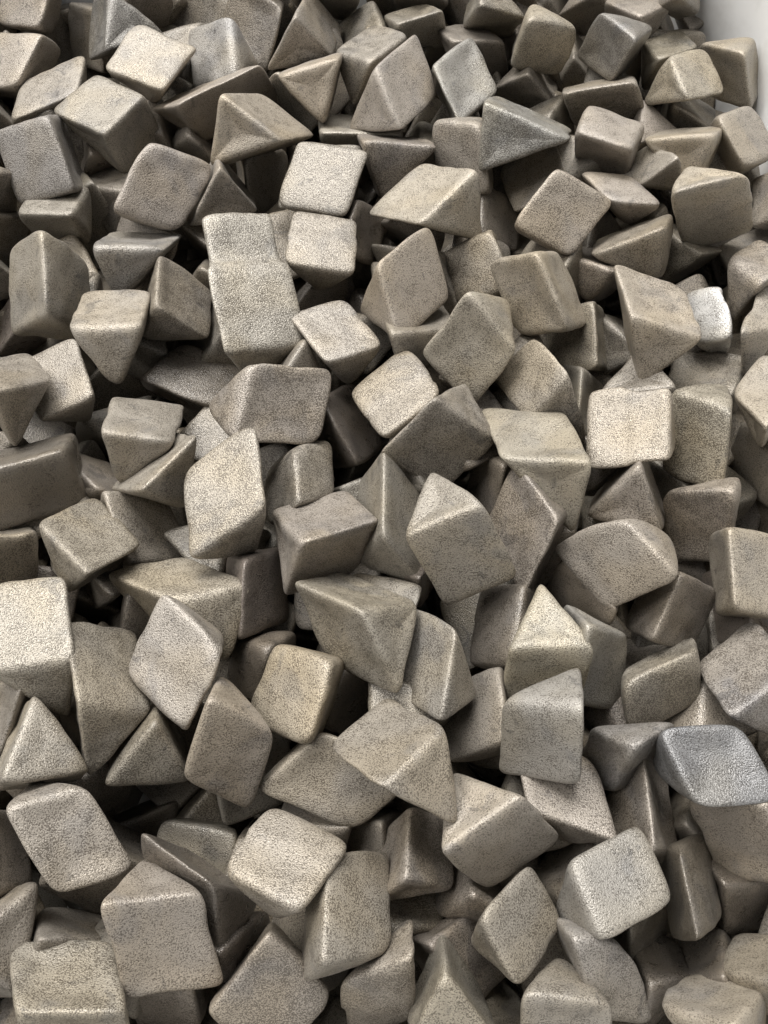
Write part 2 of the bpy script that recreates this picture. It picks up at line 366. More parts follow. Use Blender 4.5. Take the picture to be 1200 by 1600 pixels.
('brown stone, four-sided face up, fifty-four percent across, eighty-four percent down', '262 -3298 292 821 -3393 -555 -62 -3538 -702 196 -4036 845 754 -4132 -2 -129 -4277 -149', (0.292,0.260,0.223,0.34), 0),
('brown stone, four-sided face and triangle, seventy-three percent across, ninety-seven percent down', '1139 -4952 875 2099 -5064 755 1695 -4609 37 1185 -5592 151 2145 -5704 31 1741 -5249 -687', (0.250,0.228,0.196,0.44), 0),
('brown stone, four-sided face up, ninety-six percent across, eighty-two percent down', '2965 -3228 216 3596 -3377 1099 4011 -3054 153 3398 -4003 -435 4029 -4152 449 4445 -3829 -497', (0.253,0.225,0.192,0.33), 0),
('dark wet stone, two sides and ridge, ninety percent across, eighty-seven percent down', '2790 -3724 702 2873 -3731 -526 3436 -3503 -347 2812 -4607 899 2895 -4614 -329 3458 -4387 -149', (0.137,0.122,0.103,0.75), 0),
('olive stone, four-sided face up, ninety-one percent across, fifty percent down', '3217 257 75 3825 -102 951 4291 486 137 3432 -251 -1064 4039 -610 -187 4505 -22 -1002', (0.312,0.272,0.225,0.30), 0),
('brown stone, four-sided face and triangle, seventy-five percent across, seventy-nine percent down', '1400 -3399 401 2377 -3735 459 1879 -3703 -455 1299 -2480 -64 2276 -2816 -5 1778 -2784 -919', (0.274,0.244,0.210,0.24), 0),
('brown stone, four-sided face and triangle, nineteen percent across, six percent down', '-4057 6560 610 -3068 6140 505 -3445 6676 -269 -3622 7467 637 -2632 7047 531 -3009 7584 -243', (0.279,0.251,0.212,0.27), 0),
('olive stone, four-sided face and triangle, seventy percent across, thirty-seven percent down', '1708 1116 183 2183 1380 892 2603 913 -226 1337 1988 -195 1812 2252 513 2232 1785 -604', (0.303,0.271,0.224,0.30), 0),
('brown stone, triangular end showing, nineteen percent across, seventy-four percent down', '-2283 -2512 679 -1990 -3109 -124 -2931 -3198 209 -2537 -2050 -238 -2244 -2646 -1041 -3185 -2735 -708', (0.243,0.221,0.185,0.33), 0),
('blue-grey stone, four-sided face and triangle, sixty-seven percent across, thirteen percent down', '1288 5531 990 2513 5055 731 1273 4997 156 1575 6450 282 2800 5973 23 1560 5915 -552', (0.283,0.272,0.247,0.45), 0),
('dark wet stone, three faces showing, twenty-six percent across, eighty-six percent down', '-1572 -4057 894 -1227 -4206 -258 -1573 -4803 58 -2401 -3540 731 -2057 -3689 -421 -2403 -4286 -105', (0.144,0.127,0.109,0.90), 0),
('brown stone, two sides and ridge, thirty-nine percent across, forty-seven percent down', '-1082 710 395 -1588 728 -491 -596 1177 -247 -974 -181 513 -1481 -163 -373 -489 286 -129', (0.269,0.244,0.207,0.33), 0),
('brown stone, two sides and ridge, eighty-seven percent across, sixty percent down', '3188 -972 728 3092 -525 -231 3909 -938 -130 2869 -1672 374 2774 -1226 -585 3591 -1639 -484', (0.247,0.220,0.190,0.40), 0),
('brown stone, two sides and ridge, seventy-nine percent across, thirteen percent down', '2511 5244 707 2901 6172 454 2722 5605 -287 3343 4941 654 3733 5869 401 3554 5302 -340', (0.273,0.243,0.209,0.31), 0),
('brown stone, four-sided face and triangle, nine percent across, thirty-eight percent down', '-4337 1183 -20 -3462 1413 282 -3863 1594 -781 -4725 2111 -9 -3850 2342 293 -4251 2523 -770', (0.288,0.260,0.223,0.43), 0),
('brown stone, four-sided face up, seventy-one percent across, four percent down', '1959 6941 1079 2915 7245 668 2125 7891 656 1807 7017 111 2764 7321 -299 1973 7967 -311', (0.305,0.278,0.232,0.21), 0),
('blue-grey stone, four-sided face up, eighty-one percent across, seventy-three percent down', '2095 -2525 301 2358 -2896 1167 3095 -2482 487 2111 -2892 -891 2374 -3263 -25 3111 -2849 -705', (0.244,0.229,0.212,0.45), 0),
('brown stone, two sides and ridge, eighty-four percent across, seventy-nine percent down', '2631 -2766 442 2404 -3161 -557 3178 -2802 -557 2580 -3785 696 2353 -4180 -303 3127 -3821 -303', (0.253,0.226,0.196,0.28), 0),
('blue-grey stone, four-sided face up, sixty percent across, eight percent down', '651 6636 583 1327 7439 485 681 7311 -257 1049 5818 229 1725 6621 132 1079 6493 -610', (0.237,0.226,0.205,0.45), 0),
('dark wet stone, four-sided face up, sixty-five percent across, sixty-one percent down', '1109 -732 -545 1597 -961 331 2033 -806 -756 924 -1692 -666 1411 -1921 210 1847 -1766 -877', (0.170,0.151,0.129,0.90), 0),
('olive stone, four-sided face and triangle, eighty-nine percent across, eight percent down', '3948 6695 766 4207 5819 635 3722 6545 -121 4698 7202 472 4957 6326 341 4472 7052 -415', (0.285,0.256,0.207,0.30), 0),
('olive stone, triangular end showing, eighty-three percent across, twenty-four percent down', '2547 3584 174 3552 3517 873 3701 3267 -10 2944 4440 -493 3949 4372 206 4099 4122 -677', (0.256,0.225,0.182,0.30), 0),
('pale bluish diamond-faced stone near the top, right of centre', '3032 7504 788 3519 6656 955 3982 7490 507 2856 7641 -134 3343 6793 33 3806 7627 -414', (0.227,0.214,0.195,0.75), 0),
('blue-grey stone, four-sided face and triangle, twenty-eight percent across, five percent down', '-2195 7612 696 -2101 6686 296 -1846 7548 -266 -3007 7861 206 -2913 6935 -195 -2658 7797 -756', (0.276,0.261,0.240,0.45), 0),
('blue-grey stone, four-sided face and triangle, seventeen percent across, twenty-five percent down', '-3733 3302 774 -2715 3449 545 -3547 2989 -123 -3763 4138 68 -2745 4285 -161 -3577 3825 -829', (0.243,0.228,0.208,0.45), 0),
('brown stone, four-sided face up, sixty-two percent across, seventy percent down', '624 -1987 -610 1271 -1819 177 1560 -1813 -865 632 -2883 -352 1279 -2715 435 1568 -2709 -607', (0.237,0.213,0.182,0.36), 0),
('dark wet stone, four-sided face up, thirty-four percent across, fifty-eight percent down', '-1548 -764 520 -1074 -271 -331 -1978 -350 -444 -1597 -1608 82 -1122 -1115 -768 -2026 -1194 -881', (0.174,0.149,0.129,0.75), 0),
('brown stone, four-sided face and triangle, twenty-eight percent across, ten percent down', '-2862 5733 689 -2687 6201 -471 -3489 6521 -115 -1689 6596 665 -1514 7064 -495 -2316 7384 -139', (0.285,0.252,0.216,0.25), 0),
('dark wet stone, four-sided face up, twenty-four percent across, thirty-seven percent down', '-3159 1807 23 -2639 2693 -347 -3324 2239 -978 -2177 1459 -212 -1658 2345 -582 -2342 1891 -1213', (0.149,0.131,0.110,0.90), 0),
('brown stone, four-sided face and triangle, three percent across, thirty-eight percent down', '-4431 1015 1042 -3992 1612 361 -4468 770 14 -5049 1767 528 -4610 2364 -154 -5086 1522 -500', (0.265,0.238,0.202,0.25), 0),
('blue-grey stone, four-sided face up, seventy-eight percent across, sixty-four percent down', '2072 -1624 936 2762 -1531 124 1992 -1021 -14 2076 -2339 131 2767 -2246 -681 1997 -1736 -819', (0.289,0.274,0.247,0.45), 0),
('brown stone, four-sided face up, nineteen percent across, fifty-one percent down', '-3286 154 369 -2672 480 -468 -3651 392 -630 -2916 -702 89 -2302 -376 -748 -3281 -464 -910', (0.302,0.271,0.229,0.27), 0),
('brown stone, triangular end showing, eighty-two percent across, forty-eight percent down', '2861 290 780 3267 -384 95 2313 -69 -35 3185 900 11 3590 226 -674 2636 541 -804', (0.301,0.268,0.230,0.28), 0),
('brown stone, four-sided face and triangle, forty percent across, three percent down', '-1290 7411 767 -747 7494 -70 -1836 7318 -186 -1129 8471 420 -586 8553 -418 -1675 8378 -534', (0.296,0.266,0.229,0.35), 0),
('brown stone, four-sided face up, ninety-seven percent across, thirteen percent down', '4514 5665 623 5326 6294 292 4682 6286 -303 4953 4965 281 5764 5594 -50 5120 5586 -646', (0.255,0.230,0.197,0.28), 0),
('brown stone, four-sided face and triangle, forty-seven percent across, six percent down', '-797 7374 211 -160 6640 621 -537 6701 -448 -180 8219 19 456 7485 429 79 7546 -640', (0.281,0.255,0.218,0.31), 0),
('small stone showing a clean triangle that points down, top middle', '-1617 6458 546 -558 6611 781 -858 6024 -59 -1607 7301 -84 -548 7455 151 -849 6868 -690', (0.302,0.268,0.227,0.22), 0),
('brown stone, triangular end showing, two percent across, ninety percent down', '-3317 -3974 282 -3339 -5127 306 -3762 -4590 1048 -3988 -4023 -616 -4009 -5176 -592 -4433 -4639 150', (0.281,0.253,0.217,0.31), 0),
('olive stone, four-sided face up, ninety-six percent across, seven percent down', '4590 7463 282 5065 6689 724 5554 7593 296 4986 7274 -603 5462 6500 -161 5951 7404 -589', (0.319,0.284,0.231,0.30), 0),
('brown stone, triangular end showing, fifty-one percent across, fifteen percent down', '-338 5218 598 809 5288 410 -38 4874 -279 -454 6075 -88 693 6145 -276 -154 5731 -965', (0.266,0.238,0.207,0.37), 0),
('brown stone, triangular end showing, twenty-one percent across, forty-six percent down', '-2080 830 602 -2332 74 -105 -2717 -91 768 -2744 1245 -256 -2996 489 -964 -3381 324 -90', (0.294,0.266,0.225,0.24), 0),
('brown stone, three faces showing, eight percent across, twenty-one percent down', '-4147 4129 358 -4082 5103 -53 -4153 4382 -666 -5064 4318 174 -4999 5293 -237 -5070 4572 -850', (0.257,0.235,0.200,0.34), 0),
('brown stone, two sides and ridge, three percent across, six percent down', '-4937 7377 509 -5929 7686 270 -4962 7978 -312 -5354 6558 192 -6347 6868 -46 -5380 7159 -629', (0.304,0.270,0.231,0.28), 0),
('brown stone, four-sided face up, six percent across, nine percent down', '-5335 5829 266 -5406 6920 81 -5573 6445 -699 -4278 6172 491 -4349 7263 306 -4516 6788 -474', (0.284,0.257,0.222,0.25), 0),
('brown stone, four-sided face and triangle, eighty-one percent across, nineteen percent down', '2905 4185 547 3826 4247 403 3479 4433 -337 2586 5111 206 3507 5174 61 3160 5359 -678', (0.299,0.267,0.231,0.24), 0),
('brown stone, four-sided face up, ninety-eight percent across, thirty-nine percent down', '4732 2172 290 4884 1342 785 5208 1452 -211 4051 1347 549 4203 517 1044 4527 627 48', (0.290,0.261,0.221,0.35), 0),
('brown stone, four-sided face up, sixty percent across, fourteen percent down', '569 6026 218 1369 5478 658 1545 6313 -36 736 5405 -576 1537 4857 -136 1713 5692 -830', (0.271,0.243,0.207,0.23), 0),
('brown stone, four-sided face up, seventy-six percent across, thirty-three percent down', '2107 3101 -352 2662 2767 441 3066 3274 -451 2158 2259 -721 2713 1925 72 3117 2431 -821', (0.236,0.216,0.182,0.32), 0),
('dark wet rounded edge of a stone sunk in a gap near the centre', '-791 1370 292 -385 2118 -428 -1198 1825 -717 -287 664 -246 120 1412 -965 -693 1119 -1254', (0.153,0.132,0.113,0.90), 0),
('olive stone, four-sided face up, sixty-one percent across, twenty-five percent down', '661 3956 -204 1410 3861 521 1587 4419 -330 975 3161 -505 1724 3066 221 1901 3624 -631', (0.267,0.236,0.191,0.30), 0),
('bright glossy square-faced stone catching the light, far right, third of the way down', '3955 2362 -83 4388 2126 460 4643 2486 -730 3888 3210 16 4321 2974 559 4576 3334 -631', (0.482,0.471,0.451,1.00), 1),
('brown stone, four-sided face and triangle, ninety-seven percent across, twenty-seven percent down', '4402 3515 311 4664 2717 773 4608 2811 -278 5116 4147 -49 5378 3350 413 5322 3444 -638', (0.283,0.253,0.218,0.45), 0),
('blue-grey stone, four-sided face and triangle, fifteen percent across, two percent down', '-4023 8038 763 -4121 7143 298 -3210 7802 117 -4563 8643 91 -4661 7748 -374 -3750 8406 -555', (0.228,0.217,0.199,0.45), 0),
('brown stone, four-sided face up, ninety-seven percent across, ninety-four percent down', '3657 -4461 -789 3957 -4521 123 4347 -5166 -606 3152 -4829 135 3451 -4889 1047 3841 -5534 318', (0.270,0.243,0.203,0.35), 0),
('dark wet stone, four-sided face up, ninety-six percent across, eighty-eight percent down', '3311 -4070 273 4126 -4022 -284 3340 -3562 -646 3559 -4609 -633 4375 -4561 -1190 3589 -4101 -1551', (0.166,0.145,0.123,0.90), 0),
('brown stone, four-sided face up, thirty-four percent across, two percent down', '-2354 8765 396 -1486 8128 327 -1553 9013 -276 -2695 8267 -408 -1826 7630 -477 -1894 8515 -1079', (0.240,0.214,0.183,0.39), 0),
('brown stone, four-sided face up, sixty-nine percent across, seventeen percent down', '1645 5812 -564 2433 5831 97 2531 6274 -825 1829 4868 -509 2617 4887 151 2715 5330 -770', (0.267,0.241,0.205,0.37), 0),
('brown stone, two sides and ridge, seventy-eight percent across, nine percent down', '2441 6224 450 2699 7211 -284 2911 6558 -534 3471 6112 766 3728 7099 32 3941 6446 -218', (0.299,0.268,0.226,0.20), 0),
('olive stone, triangular end showing, eighty-nine percent across, fourteen percent down', '3480 5417 412 4407 5057 886 4262 4737 -39 3926 6186 -178 4854 5826 296 4708 5505 -629', (0.283,0.250,0.203,0.30), 0),
('brown stone, four-sided face up, eight percent across, ninety percent down', '-3601 -4246 -385 -3083 -4301 -1221 -3969 -4857 -1140 -3197 -4535 681 -2679 -4590 -155 -3566 -5146 -74', (0.253,0.229,0.198,0.39), 0),
('brown stone, four-sided face up, sixty percent across, ninety-three percent down', '392 -4584 494 981 -4254 -346 105 -4540 -547 852 -5246 -85 1441 -4917 -925 565 -5203 -1126', (0.253,0.224,0.194,0.45), 0),
('brown stone, four-sided face up, twenty-three percent across, ninety-eight percent down', '-2572 -5041 -30 -1755 -4905 509 -1862 -4479 -459 -2591 -5601 -961 -1773 -5465 -423 -1880 -5039 -1391', (0.253,0.224,0.193,0.23), 0),
('brown stone, two sides and ridge, four percent across, one percent down', '-4931 8375 547 -5878 8662 383 -5009 8991 -136 -5127 7713 258 -6074 8000 94 -5205 8328 -425', (0.307,0.274,0.237,0.29), 0),
('brown stone, four-sided face up, ninety-two percent across, thirty-six percent down', '3486 1702 -168 3941 2617 -486 3935 1989 -1152 4273 1408 225 4729 2324 -93 4722 1696 -760', (0.245,0.224,0.192,0.36), 0),
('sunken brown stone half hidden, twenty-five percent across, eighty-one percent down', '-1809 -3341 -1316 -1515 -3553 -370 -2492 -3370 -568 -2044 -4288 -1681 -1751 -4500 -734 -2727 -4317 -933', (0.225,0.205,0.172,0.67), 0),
('olive stone, two sides and ridge, two percent across, fifty-four percent down', '-4502 -620 722 -4919 -199 -84 -4732 -1104 -69 -3903 -319 322 -4321 102 -484 -4134 -803 -469', (0.292,0.259,0.212,0.30), 0),
('brown stone, four-sided face up, thirty-four percent across, seventeen percent down', '-2009 5430 74 -1360 6118 -371 -2308 6227 -607 -1994 4948 -748 -1345 5637 -1192 -2293 5745 -1428', (0.240,0.216,0.185,0.41), 0),
('brown stone, four-sided face up, seventy-six percent across, fifty-eight percent down', '1954 -586 226 2586 -1402 445 2871 -692 -270 1911 -705 -878 2543 -1520 -659 2828 -810 -1374', (0.266,0.235,0.201,0.35), 0),
('dark wet stone, four-sided face up, eighty-six percent across, ninety-four percent down', '2548 -4557 -726 3287 -4505 -1361 2624 -5229 -1515 2473 -4936 317 3212 -4885 -318 2549 -5609 -472', (0.139,0.123,0.106,0.90), 0),
('pale stone, triangular end showing, twenty-nine percent across, nineteen percent down', '-2156 4644 750 -1701 4598 -142 -2738 4187 -39 -2383 5532 149 -1928 5486 -742 -2966 5076 -639', (0.279,0.253,0.223,0.35), 0),
('brown stone, four-sided face up, sixty-four percent across, two percent down', '1181 8158 -105 2027 8510 -597 1350 9210 -245 1333 7450 855 2179 7802 363 1503 8502 716', (0.257,0.236,0.200,0.21), 0),
('dark wet stone, four-sided face up, thirty-three percent across, sixty-four percent down', '-1816 -1388 -375 -1230 -1722 332 -931 -1206 -599 -2021 -1919 -1158 -1435 -2254 -451 -1136 -1737 -1383', (0.171,0.149,0.126,0.90), 0),
('brown stone, four-sided face and triangle, ninety-eight percent across, thirty-two percent down', '4155 1966 774 4962 2253 521 4586 1791 -215 4811 3077 330 5618 3364 77 5242 2902 -659', (0.282,0.254,0.214,0.28), 0),
('brown stone, two sides and ridge, fifty-four percent across, two percent down', '171 7593 463 -73 8471 -59 347 7933 -491 898 7946 417 653 8825 -106 1073 8287 -538', (0.284,0.259,0.220,0.23), 0),
('brown stone, two sides and ridge, sixty-two percent across, four percent down', '952 7373 366 706 8314 -92 1159 7565 -583 1854 7618 176 1609 8559 -282 2061 7810 -773', (0.243,0.217,0.187,0.40), 0),
('brown stone, four-sided face up, ninety-eight percent across, forty-five percent down', '4392 1380 -39 4718 553 498 5358 1128 -211 4505 994 -1043 4832 167 -507 5472 742 -1216', (0.281,0.253,0.216,0.24), 0),
('brown stone, four-sided face up, sixty percent across, eighty-eight percent down', '444 -3941 -1402 798 -3663 -555 1429 -4028 -1334 509 -4422 -379 864 -4144 467 1495 -4509 -312', (0.273,0.243,0.210,0.35), 0),
('brown stone, four-sided face up, sixty-eight percent across, eight percent down', '1607 7274 -453 2106 6827 277 2267 7854 -104 2186 7339 -1193 2685 6892 -463 2846 7919 -844', (0.268,0.240,0.205,0.24), 0),
('brown stone, four-sided face and triangle, eighty-five percent across, sixteen percent down', '3482 4784 156 3929 4792 758 4335 4971 -219 3275 5614 -461 3722 5622 140 4128 5801 -836', (0.281,0.254,0.215,0.38), 0),
('olive stone, triangular end showing, ninety percent across, twenty-five percent down', '3712 4516 -169 4329 3713 78 3892 3802 -856 4308 5105 -815 4926 4302 -568 4488 4391 -1501', (0.286,0.256,0.206,0.30), 0),
('brown stone, four-sided face and triangle, eighty-six percent across, five percent down', '3832 7670 148 3915 6781 514 3928 7165 -474 4588 8166 -19 4670 7277 346 4683 7661 -641', (0.235,0.216,0.180,0.40), 0),
('brown stone, four-sided face up, two percent across, eighty-four percent down', '-4152 -3330 383 -4031 -3251 -701 -4836 -3571 -509 -3757 -4181 525 -3635 -4103 -559 -4441 -4422 -367', (0.249,0.221,0.190,0.29), 0),
('dark wet stone, four-sided face up, forty-five percent across, sixty-eight percent down', '-449 -1918 289 111 -1914 -563 -649 -1386 -619 -733 -2506 -375 -173 -2501 -1227 -933 -1974 -1283', (0.148,0.131,0.111,0.90), 0),
('brown stone, triangular end showing, seventy-seven percent across, twenty-seven percent down', '2352 3897 -34 3018 3219 359 2738 3274 -650 2941 4545 -632 3607 3868 -239 3328 3923 -1248', (0.269,0.239,0.208,0.44), 0),
('dark wet stone, four-sided face up, ninety-three percent across, ninety-three percent down', '3285 -4579 -1483 3551 -4436 -560 4121 -5048 -1223 2903 -4999 -518 3170 -4856 405 3740 -5468 -258', (0.158,0.139,0.118,0.90), 0),
('dark wet stone, four-sided face up, thirty-one percent across, ninety-two percent down', '-1568 -4702 460 -1141 -4239 -338 -2132 -4424 -385 -1553 -5180 -532 -1125 -4717 -1330 -2116 -4902 -1377', (0.142,0.124,0.107,0.90), 0),
('dark wet stone, four-sided face up, sixty-five percent across, twenty-one percent down', '1401 5260 -146 2158 5372 -845 1314 5775 -1083 1283 4305 -208 2040 4416 -907 1196 4820 -1145', (0.165,0.145,0.121,0.90), 0),
('brown stone, four-sided face up, ten percent across, three percent down', '-5107 8923 -142 -4345 8307 147 -4347 9266 -551 -5198 8428 -954 -4436 7812 -665 -4438 8770 -1363', (0.282,0.254,0.218,0.41), 0),
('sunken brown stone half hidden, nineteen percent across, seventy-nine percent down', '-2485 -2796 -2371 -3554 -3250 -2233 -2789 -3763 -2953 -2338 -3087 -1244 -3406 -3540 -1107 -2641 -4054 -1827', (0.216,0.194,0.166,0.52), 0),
('brown stone, four-sided face up, eighty-three percent across, one percent down', '3265 8345 282 4040 9101 -4 3617 8750 -730 3693 7461 665 4469 8217 379 4045 7865 -348', (0.304,0.270,0.231,0.22), 0),
('dark wet stone, four-sided face up, forty-eight percent across, twenty-two percent down', '-350 4475 388 168 4790 -445 -680 5086 -441 -607 3685 158 -89 4000 -675 -937 4296 -672', (0.174,0.152,0.129,0.90), 0),
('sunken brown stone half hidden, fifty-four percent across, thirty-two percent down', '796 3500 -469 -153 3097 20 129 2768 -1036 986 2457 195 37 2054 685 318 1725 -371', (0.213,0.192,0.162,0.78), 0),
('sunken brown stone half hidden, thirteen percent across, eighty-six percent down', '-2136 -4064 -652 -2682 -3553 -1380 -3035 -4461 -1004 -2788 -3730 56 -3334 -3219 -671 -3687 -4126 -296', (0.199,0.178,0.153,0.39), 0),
('brown stone, four-sided face up, sixty-three percent across, forty-seven percent down', '1071 1055 -396 1419 461 329 1999 1105 -397 1049 694 -1298 1396 99 -573 1977 743 -1299', (0.247,0.220,0.190,0.34), 0),
('brown stone, four-sided face and triangle, fifty-four percent across, eighty-nine percent down', '26 -4481 244 762 -4456 -400 76 -4876 -739 -193 -3869 -409 543 -3844 -1053 -142 -4265 -1392', (0.277,0.253,0.212,0.26), 0),
('brown stone, two sides and ridge, forty-nine percent across, eighty-one percent down', '-19 -3455 -104 -520 -3327 -976 270 -3209 -1060 21 -4119 -585 -480 -3991 -1457 310 -3873 -1542', (0.296,0.269,0.232,0.35), 0),
('brown stone, triangular end showing, ninety percent across, eleven percent down', '4210 6484 59 5144 6329 -438 4293 6561 -953 4408 7488 -373 5342 7334 -870 4491 7566 -1385', (0.246,0.223,0.190,0.27), 0),
('brown stone, triangular end showing, eighty percent across, thirty-three percent down', '2870 3118 -338 3394 2259 -79 2805 2277 -932 3411 3606 -1114 3934 2747 -856 3345 2765 -1708', (0.247,0.225,0.191,0.32), 0),
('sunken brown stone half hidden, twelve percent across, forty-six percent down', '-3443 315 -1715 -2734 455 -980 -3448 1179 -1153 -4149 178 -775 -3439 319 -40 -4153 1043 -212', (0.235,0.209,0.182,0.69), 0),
('dark wet stone, four-sided face up, seventy-two percent across, eighty-five percent down', '2012 -3415 -1100 2206 -3618 -163 2550 -4161 -1077 1480 -4036 -553 1674 -4239 384 2018 -4781 -530', (0.162,0.143,0.120,0.90), 0),
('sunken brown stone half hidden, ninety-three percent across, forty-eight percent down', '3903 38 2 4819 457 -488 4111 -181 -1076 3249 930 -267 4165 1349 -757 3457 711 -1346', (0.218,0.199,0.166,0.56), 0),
('brown stone, four-sided face up, forty-seven percent across, two percent down', '-901 8886 -626 -177 8762 76 22 9311 -774 -684 7888 -490 40 7764 212 239 8313 -638', (0.281,0.256,0.215,0.40), 0),
('brown stone, four-sided face up, one percent across, sixty-nine percent down', '-4416 -1976 -29 -3707 -2181 611 -3607 -1725 -406 -4816 -2625 -706 -4107 -2831 -66 -4007 -2374 -1083', (0.270,0.244,0.211,0.33), 0),
('brown stone, two sides and ridge, forty-five percent across, thirteen percent down', '-941 5832 118 -1035 6922 -555 -889 6294 -1033 294 5840 89 199 6930 -583 346 6302 -1061', (0.304,0.278,0.236,0.23), 0),
('dark wet stone, four-sided face up, two percent across, thirty-three percent down', '-4713 2627 51 -4595 2966 -879 -5112 3536 -332 -5369 2520 -725 -5250 2859 -1655 -5767 3430 -1108', (0.157,0.135,0.117,0.90), 0),
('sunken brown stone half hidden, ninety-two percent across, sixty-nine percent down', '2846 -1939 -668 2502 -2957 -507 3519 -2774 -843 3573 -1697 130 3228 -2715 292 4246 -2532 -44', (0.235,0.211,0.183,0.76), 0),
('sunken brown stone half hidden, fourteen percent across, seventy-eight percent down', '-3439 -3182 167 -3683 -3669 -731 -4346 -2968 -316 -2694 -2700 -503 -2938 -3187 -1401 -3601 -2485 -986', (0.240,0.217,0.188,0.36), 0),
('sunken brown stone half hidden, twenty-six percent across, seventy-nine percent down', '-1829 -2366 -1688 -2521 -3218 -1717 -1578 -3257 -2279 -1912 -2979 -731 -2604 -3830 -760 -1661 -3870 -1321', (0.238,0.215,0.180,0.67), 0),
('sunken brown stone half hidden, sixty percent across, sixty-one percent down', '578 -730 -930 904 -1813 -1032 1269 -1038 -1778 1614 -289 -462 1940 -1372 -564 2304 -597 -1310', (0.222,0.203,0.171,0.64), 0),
('brown stone, four-sided face up, twenty-one percent across, one percent down', '-3796 8145 657 -3144 8677 110 -4029 9107 354 -4140 8330 -252 -3489 8862 -799 -4374 9292 -555', (0.271,0.240,0.207,0.29), 0),
('brown stone, four-sided face up, twenty-five percent across, fourteen percent down', '-3376 6207 -676 -2810 5869 68 -2952 6936 -325 -2906 6273 -1477 -2340 5935 -733 -2481 7002 -1126', (0.305,0.273,0.235,0.22), 0),
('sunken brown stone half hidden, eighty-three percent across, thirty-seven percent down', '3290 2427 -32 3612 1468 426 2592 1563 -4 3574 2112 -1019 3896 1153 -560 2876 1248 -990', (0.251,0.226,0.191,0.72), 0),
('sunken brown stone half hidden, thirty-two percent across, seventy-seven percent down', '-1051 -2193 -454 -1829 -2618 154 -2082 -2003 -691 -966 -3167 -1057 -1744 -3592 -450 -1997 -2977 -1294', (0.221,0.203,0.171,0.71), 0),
('brown stone, two sides and ridge, seventy-six percent across, thirty-eight percent down', '2459 1878 291 2319 2475 -604 2991 2120 -626 2371 1059 8 2231 1656 -887 2903 1301 -909', (0.257,0.235,0.198,0.22), 0),
('sunken brown stone half hidden, twenty-six percent across, one percent down', '-2177 8361 104 -2931 9143 102 -2076 9212 -563 -2906 8214 -622 -3660 8996 -623 -2805 9065 -1288', (0.213,0.192,0.164,0.60), 0),
('brown stone, four-sided face up, seventy-five percent across, one percent down', '2627 8620 -280 3227 8279 467 3254 9284 143 3227 8953 -1028 3827 8612 -282 3853 9617 -606', (0.299,0.269,0.233,0.33), 0),
('brown stone, four-sided face up, sixty-six percent across, ninety-eight percent down', '937 -4845 -967 1512 -4950 -1754 705 -5521 -1733 959 -5249 88 1534 -5354 -698 727 -5925 -677', (0.273,0.249,0.210,0.44), 0),
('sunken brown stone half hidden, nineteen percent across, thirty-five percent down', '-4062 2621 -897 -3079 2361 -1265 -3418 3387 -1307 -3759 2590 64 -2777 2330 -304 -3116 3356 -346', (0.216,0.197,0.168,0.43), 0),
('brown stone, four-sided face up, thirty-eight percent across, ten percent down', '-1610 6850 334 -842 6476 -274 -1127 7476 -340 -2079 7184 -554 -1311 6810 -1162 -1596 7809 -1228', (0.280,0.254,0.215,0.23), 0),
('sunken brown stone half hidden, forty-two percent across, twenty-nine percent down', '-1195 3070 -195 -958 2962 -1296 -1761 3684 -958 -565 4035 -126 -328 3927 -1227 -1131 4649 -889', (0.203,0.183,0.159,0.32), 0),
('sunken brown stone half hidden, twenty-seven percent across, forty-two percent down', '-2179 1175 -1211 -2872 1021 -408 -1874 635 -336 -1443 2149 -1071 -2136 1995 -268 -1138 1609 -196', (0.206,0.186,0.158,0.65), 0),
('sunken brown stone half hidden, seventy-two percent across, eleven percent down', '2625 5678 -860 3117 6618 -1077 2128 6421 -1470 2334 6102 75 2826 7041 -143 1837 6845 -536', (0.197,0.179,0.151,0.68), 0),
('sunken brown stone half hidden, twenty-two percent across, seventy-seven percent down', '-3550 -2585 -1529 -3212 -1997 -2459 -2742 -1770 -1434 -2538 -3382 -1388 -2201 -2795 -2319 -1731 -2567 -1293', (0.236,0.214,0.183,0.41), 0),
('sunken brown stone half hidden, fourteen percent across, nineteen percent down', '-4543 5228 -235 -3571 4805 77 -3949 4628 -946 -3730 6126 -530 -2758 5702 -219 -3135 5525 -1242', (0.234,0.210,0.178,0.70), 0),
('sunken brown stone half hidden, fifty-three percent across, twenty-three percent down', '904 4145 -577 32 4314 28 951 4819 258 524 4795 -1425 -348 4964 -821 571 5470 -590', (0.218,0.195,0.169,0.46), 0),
('brown stone, four-sided face up, one percent across, twenty-two percent down', '-5430 4377 119 -5020 5003 -637 -5955 5150 -466 -5892 3869 -568 -5482 4496 -1324 -6417 4642 -1154', (0.279,0.251,0.216,0.39), 0),
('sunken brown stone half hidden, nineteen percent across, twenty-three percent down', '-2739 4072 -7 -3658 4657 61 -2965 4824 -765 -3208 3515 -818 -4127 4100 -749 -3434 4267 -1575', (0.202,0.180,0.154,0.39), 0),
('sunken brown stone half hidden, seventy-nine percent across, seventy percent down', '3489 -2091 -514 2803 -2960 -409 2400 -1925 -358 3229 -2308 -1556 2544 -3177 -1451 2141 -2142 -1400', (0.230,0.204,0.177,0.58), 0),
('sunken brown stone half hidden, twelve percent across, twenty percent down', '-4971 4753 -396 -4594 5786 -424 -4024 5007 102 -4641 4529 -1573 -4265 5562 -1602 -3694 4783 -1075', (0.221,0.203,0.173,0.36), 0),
('brown stone, four-sided face up, eighty-nine percent across, one percent down', '4065 8104 293 4183 7471 974 4269 8513 1202 4719 8789 -520 4837 8156 161 4923 9198 388', (0.248,0.224,0.193,0.28), 0),
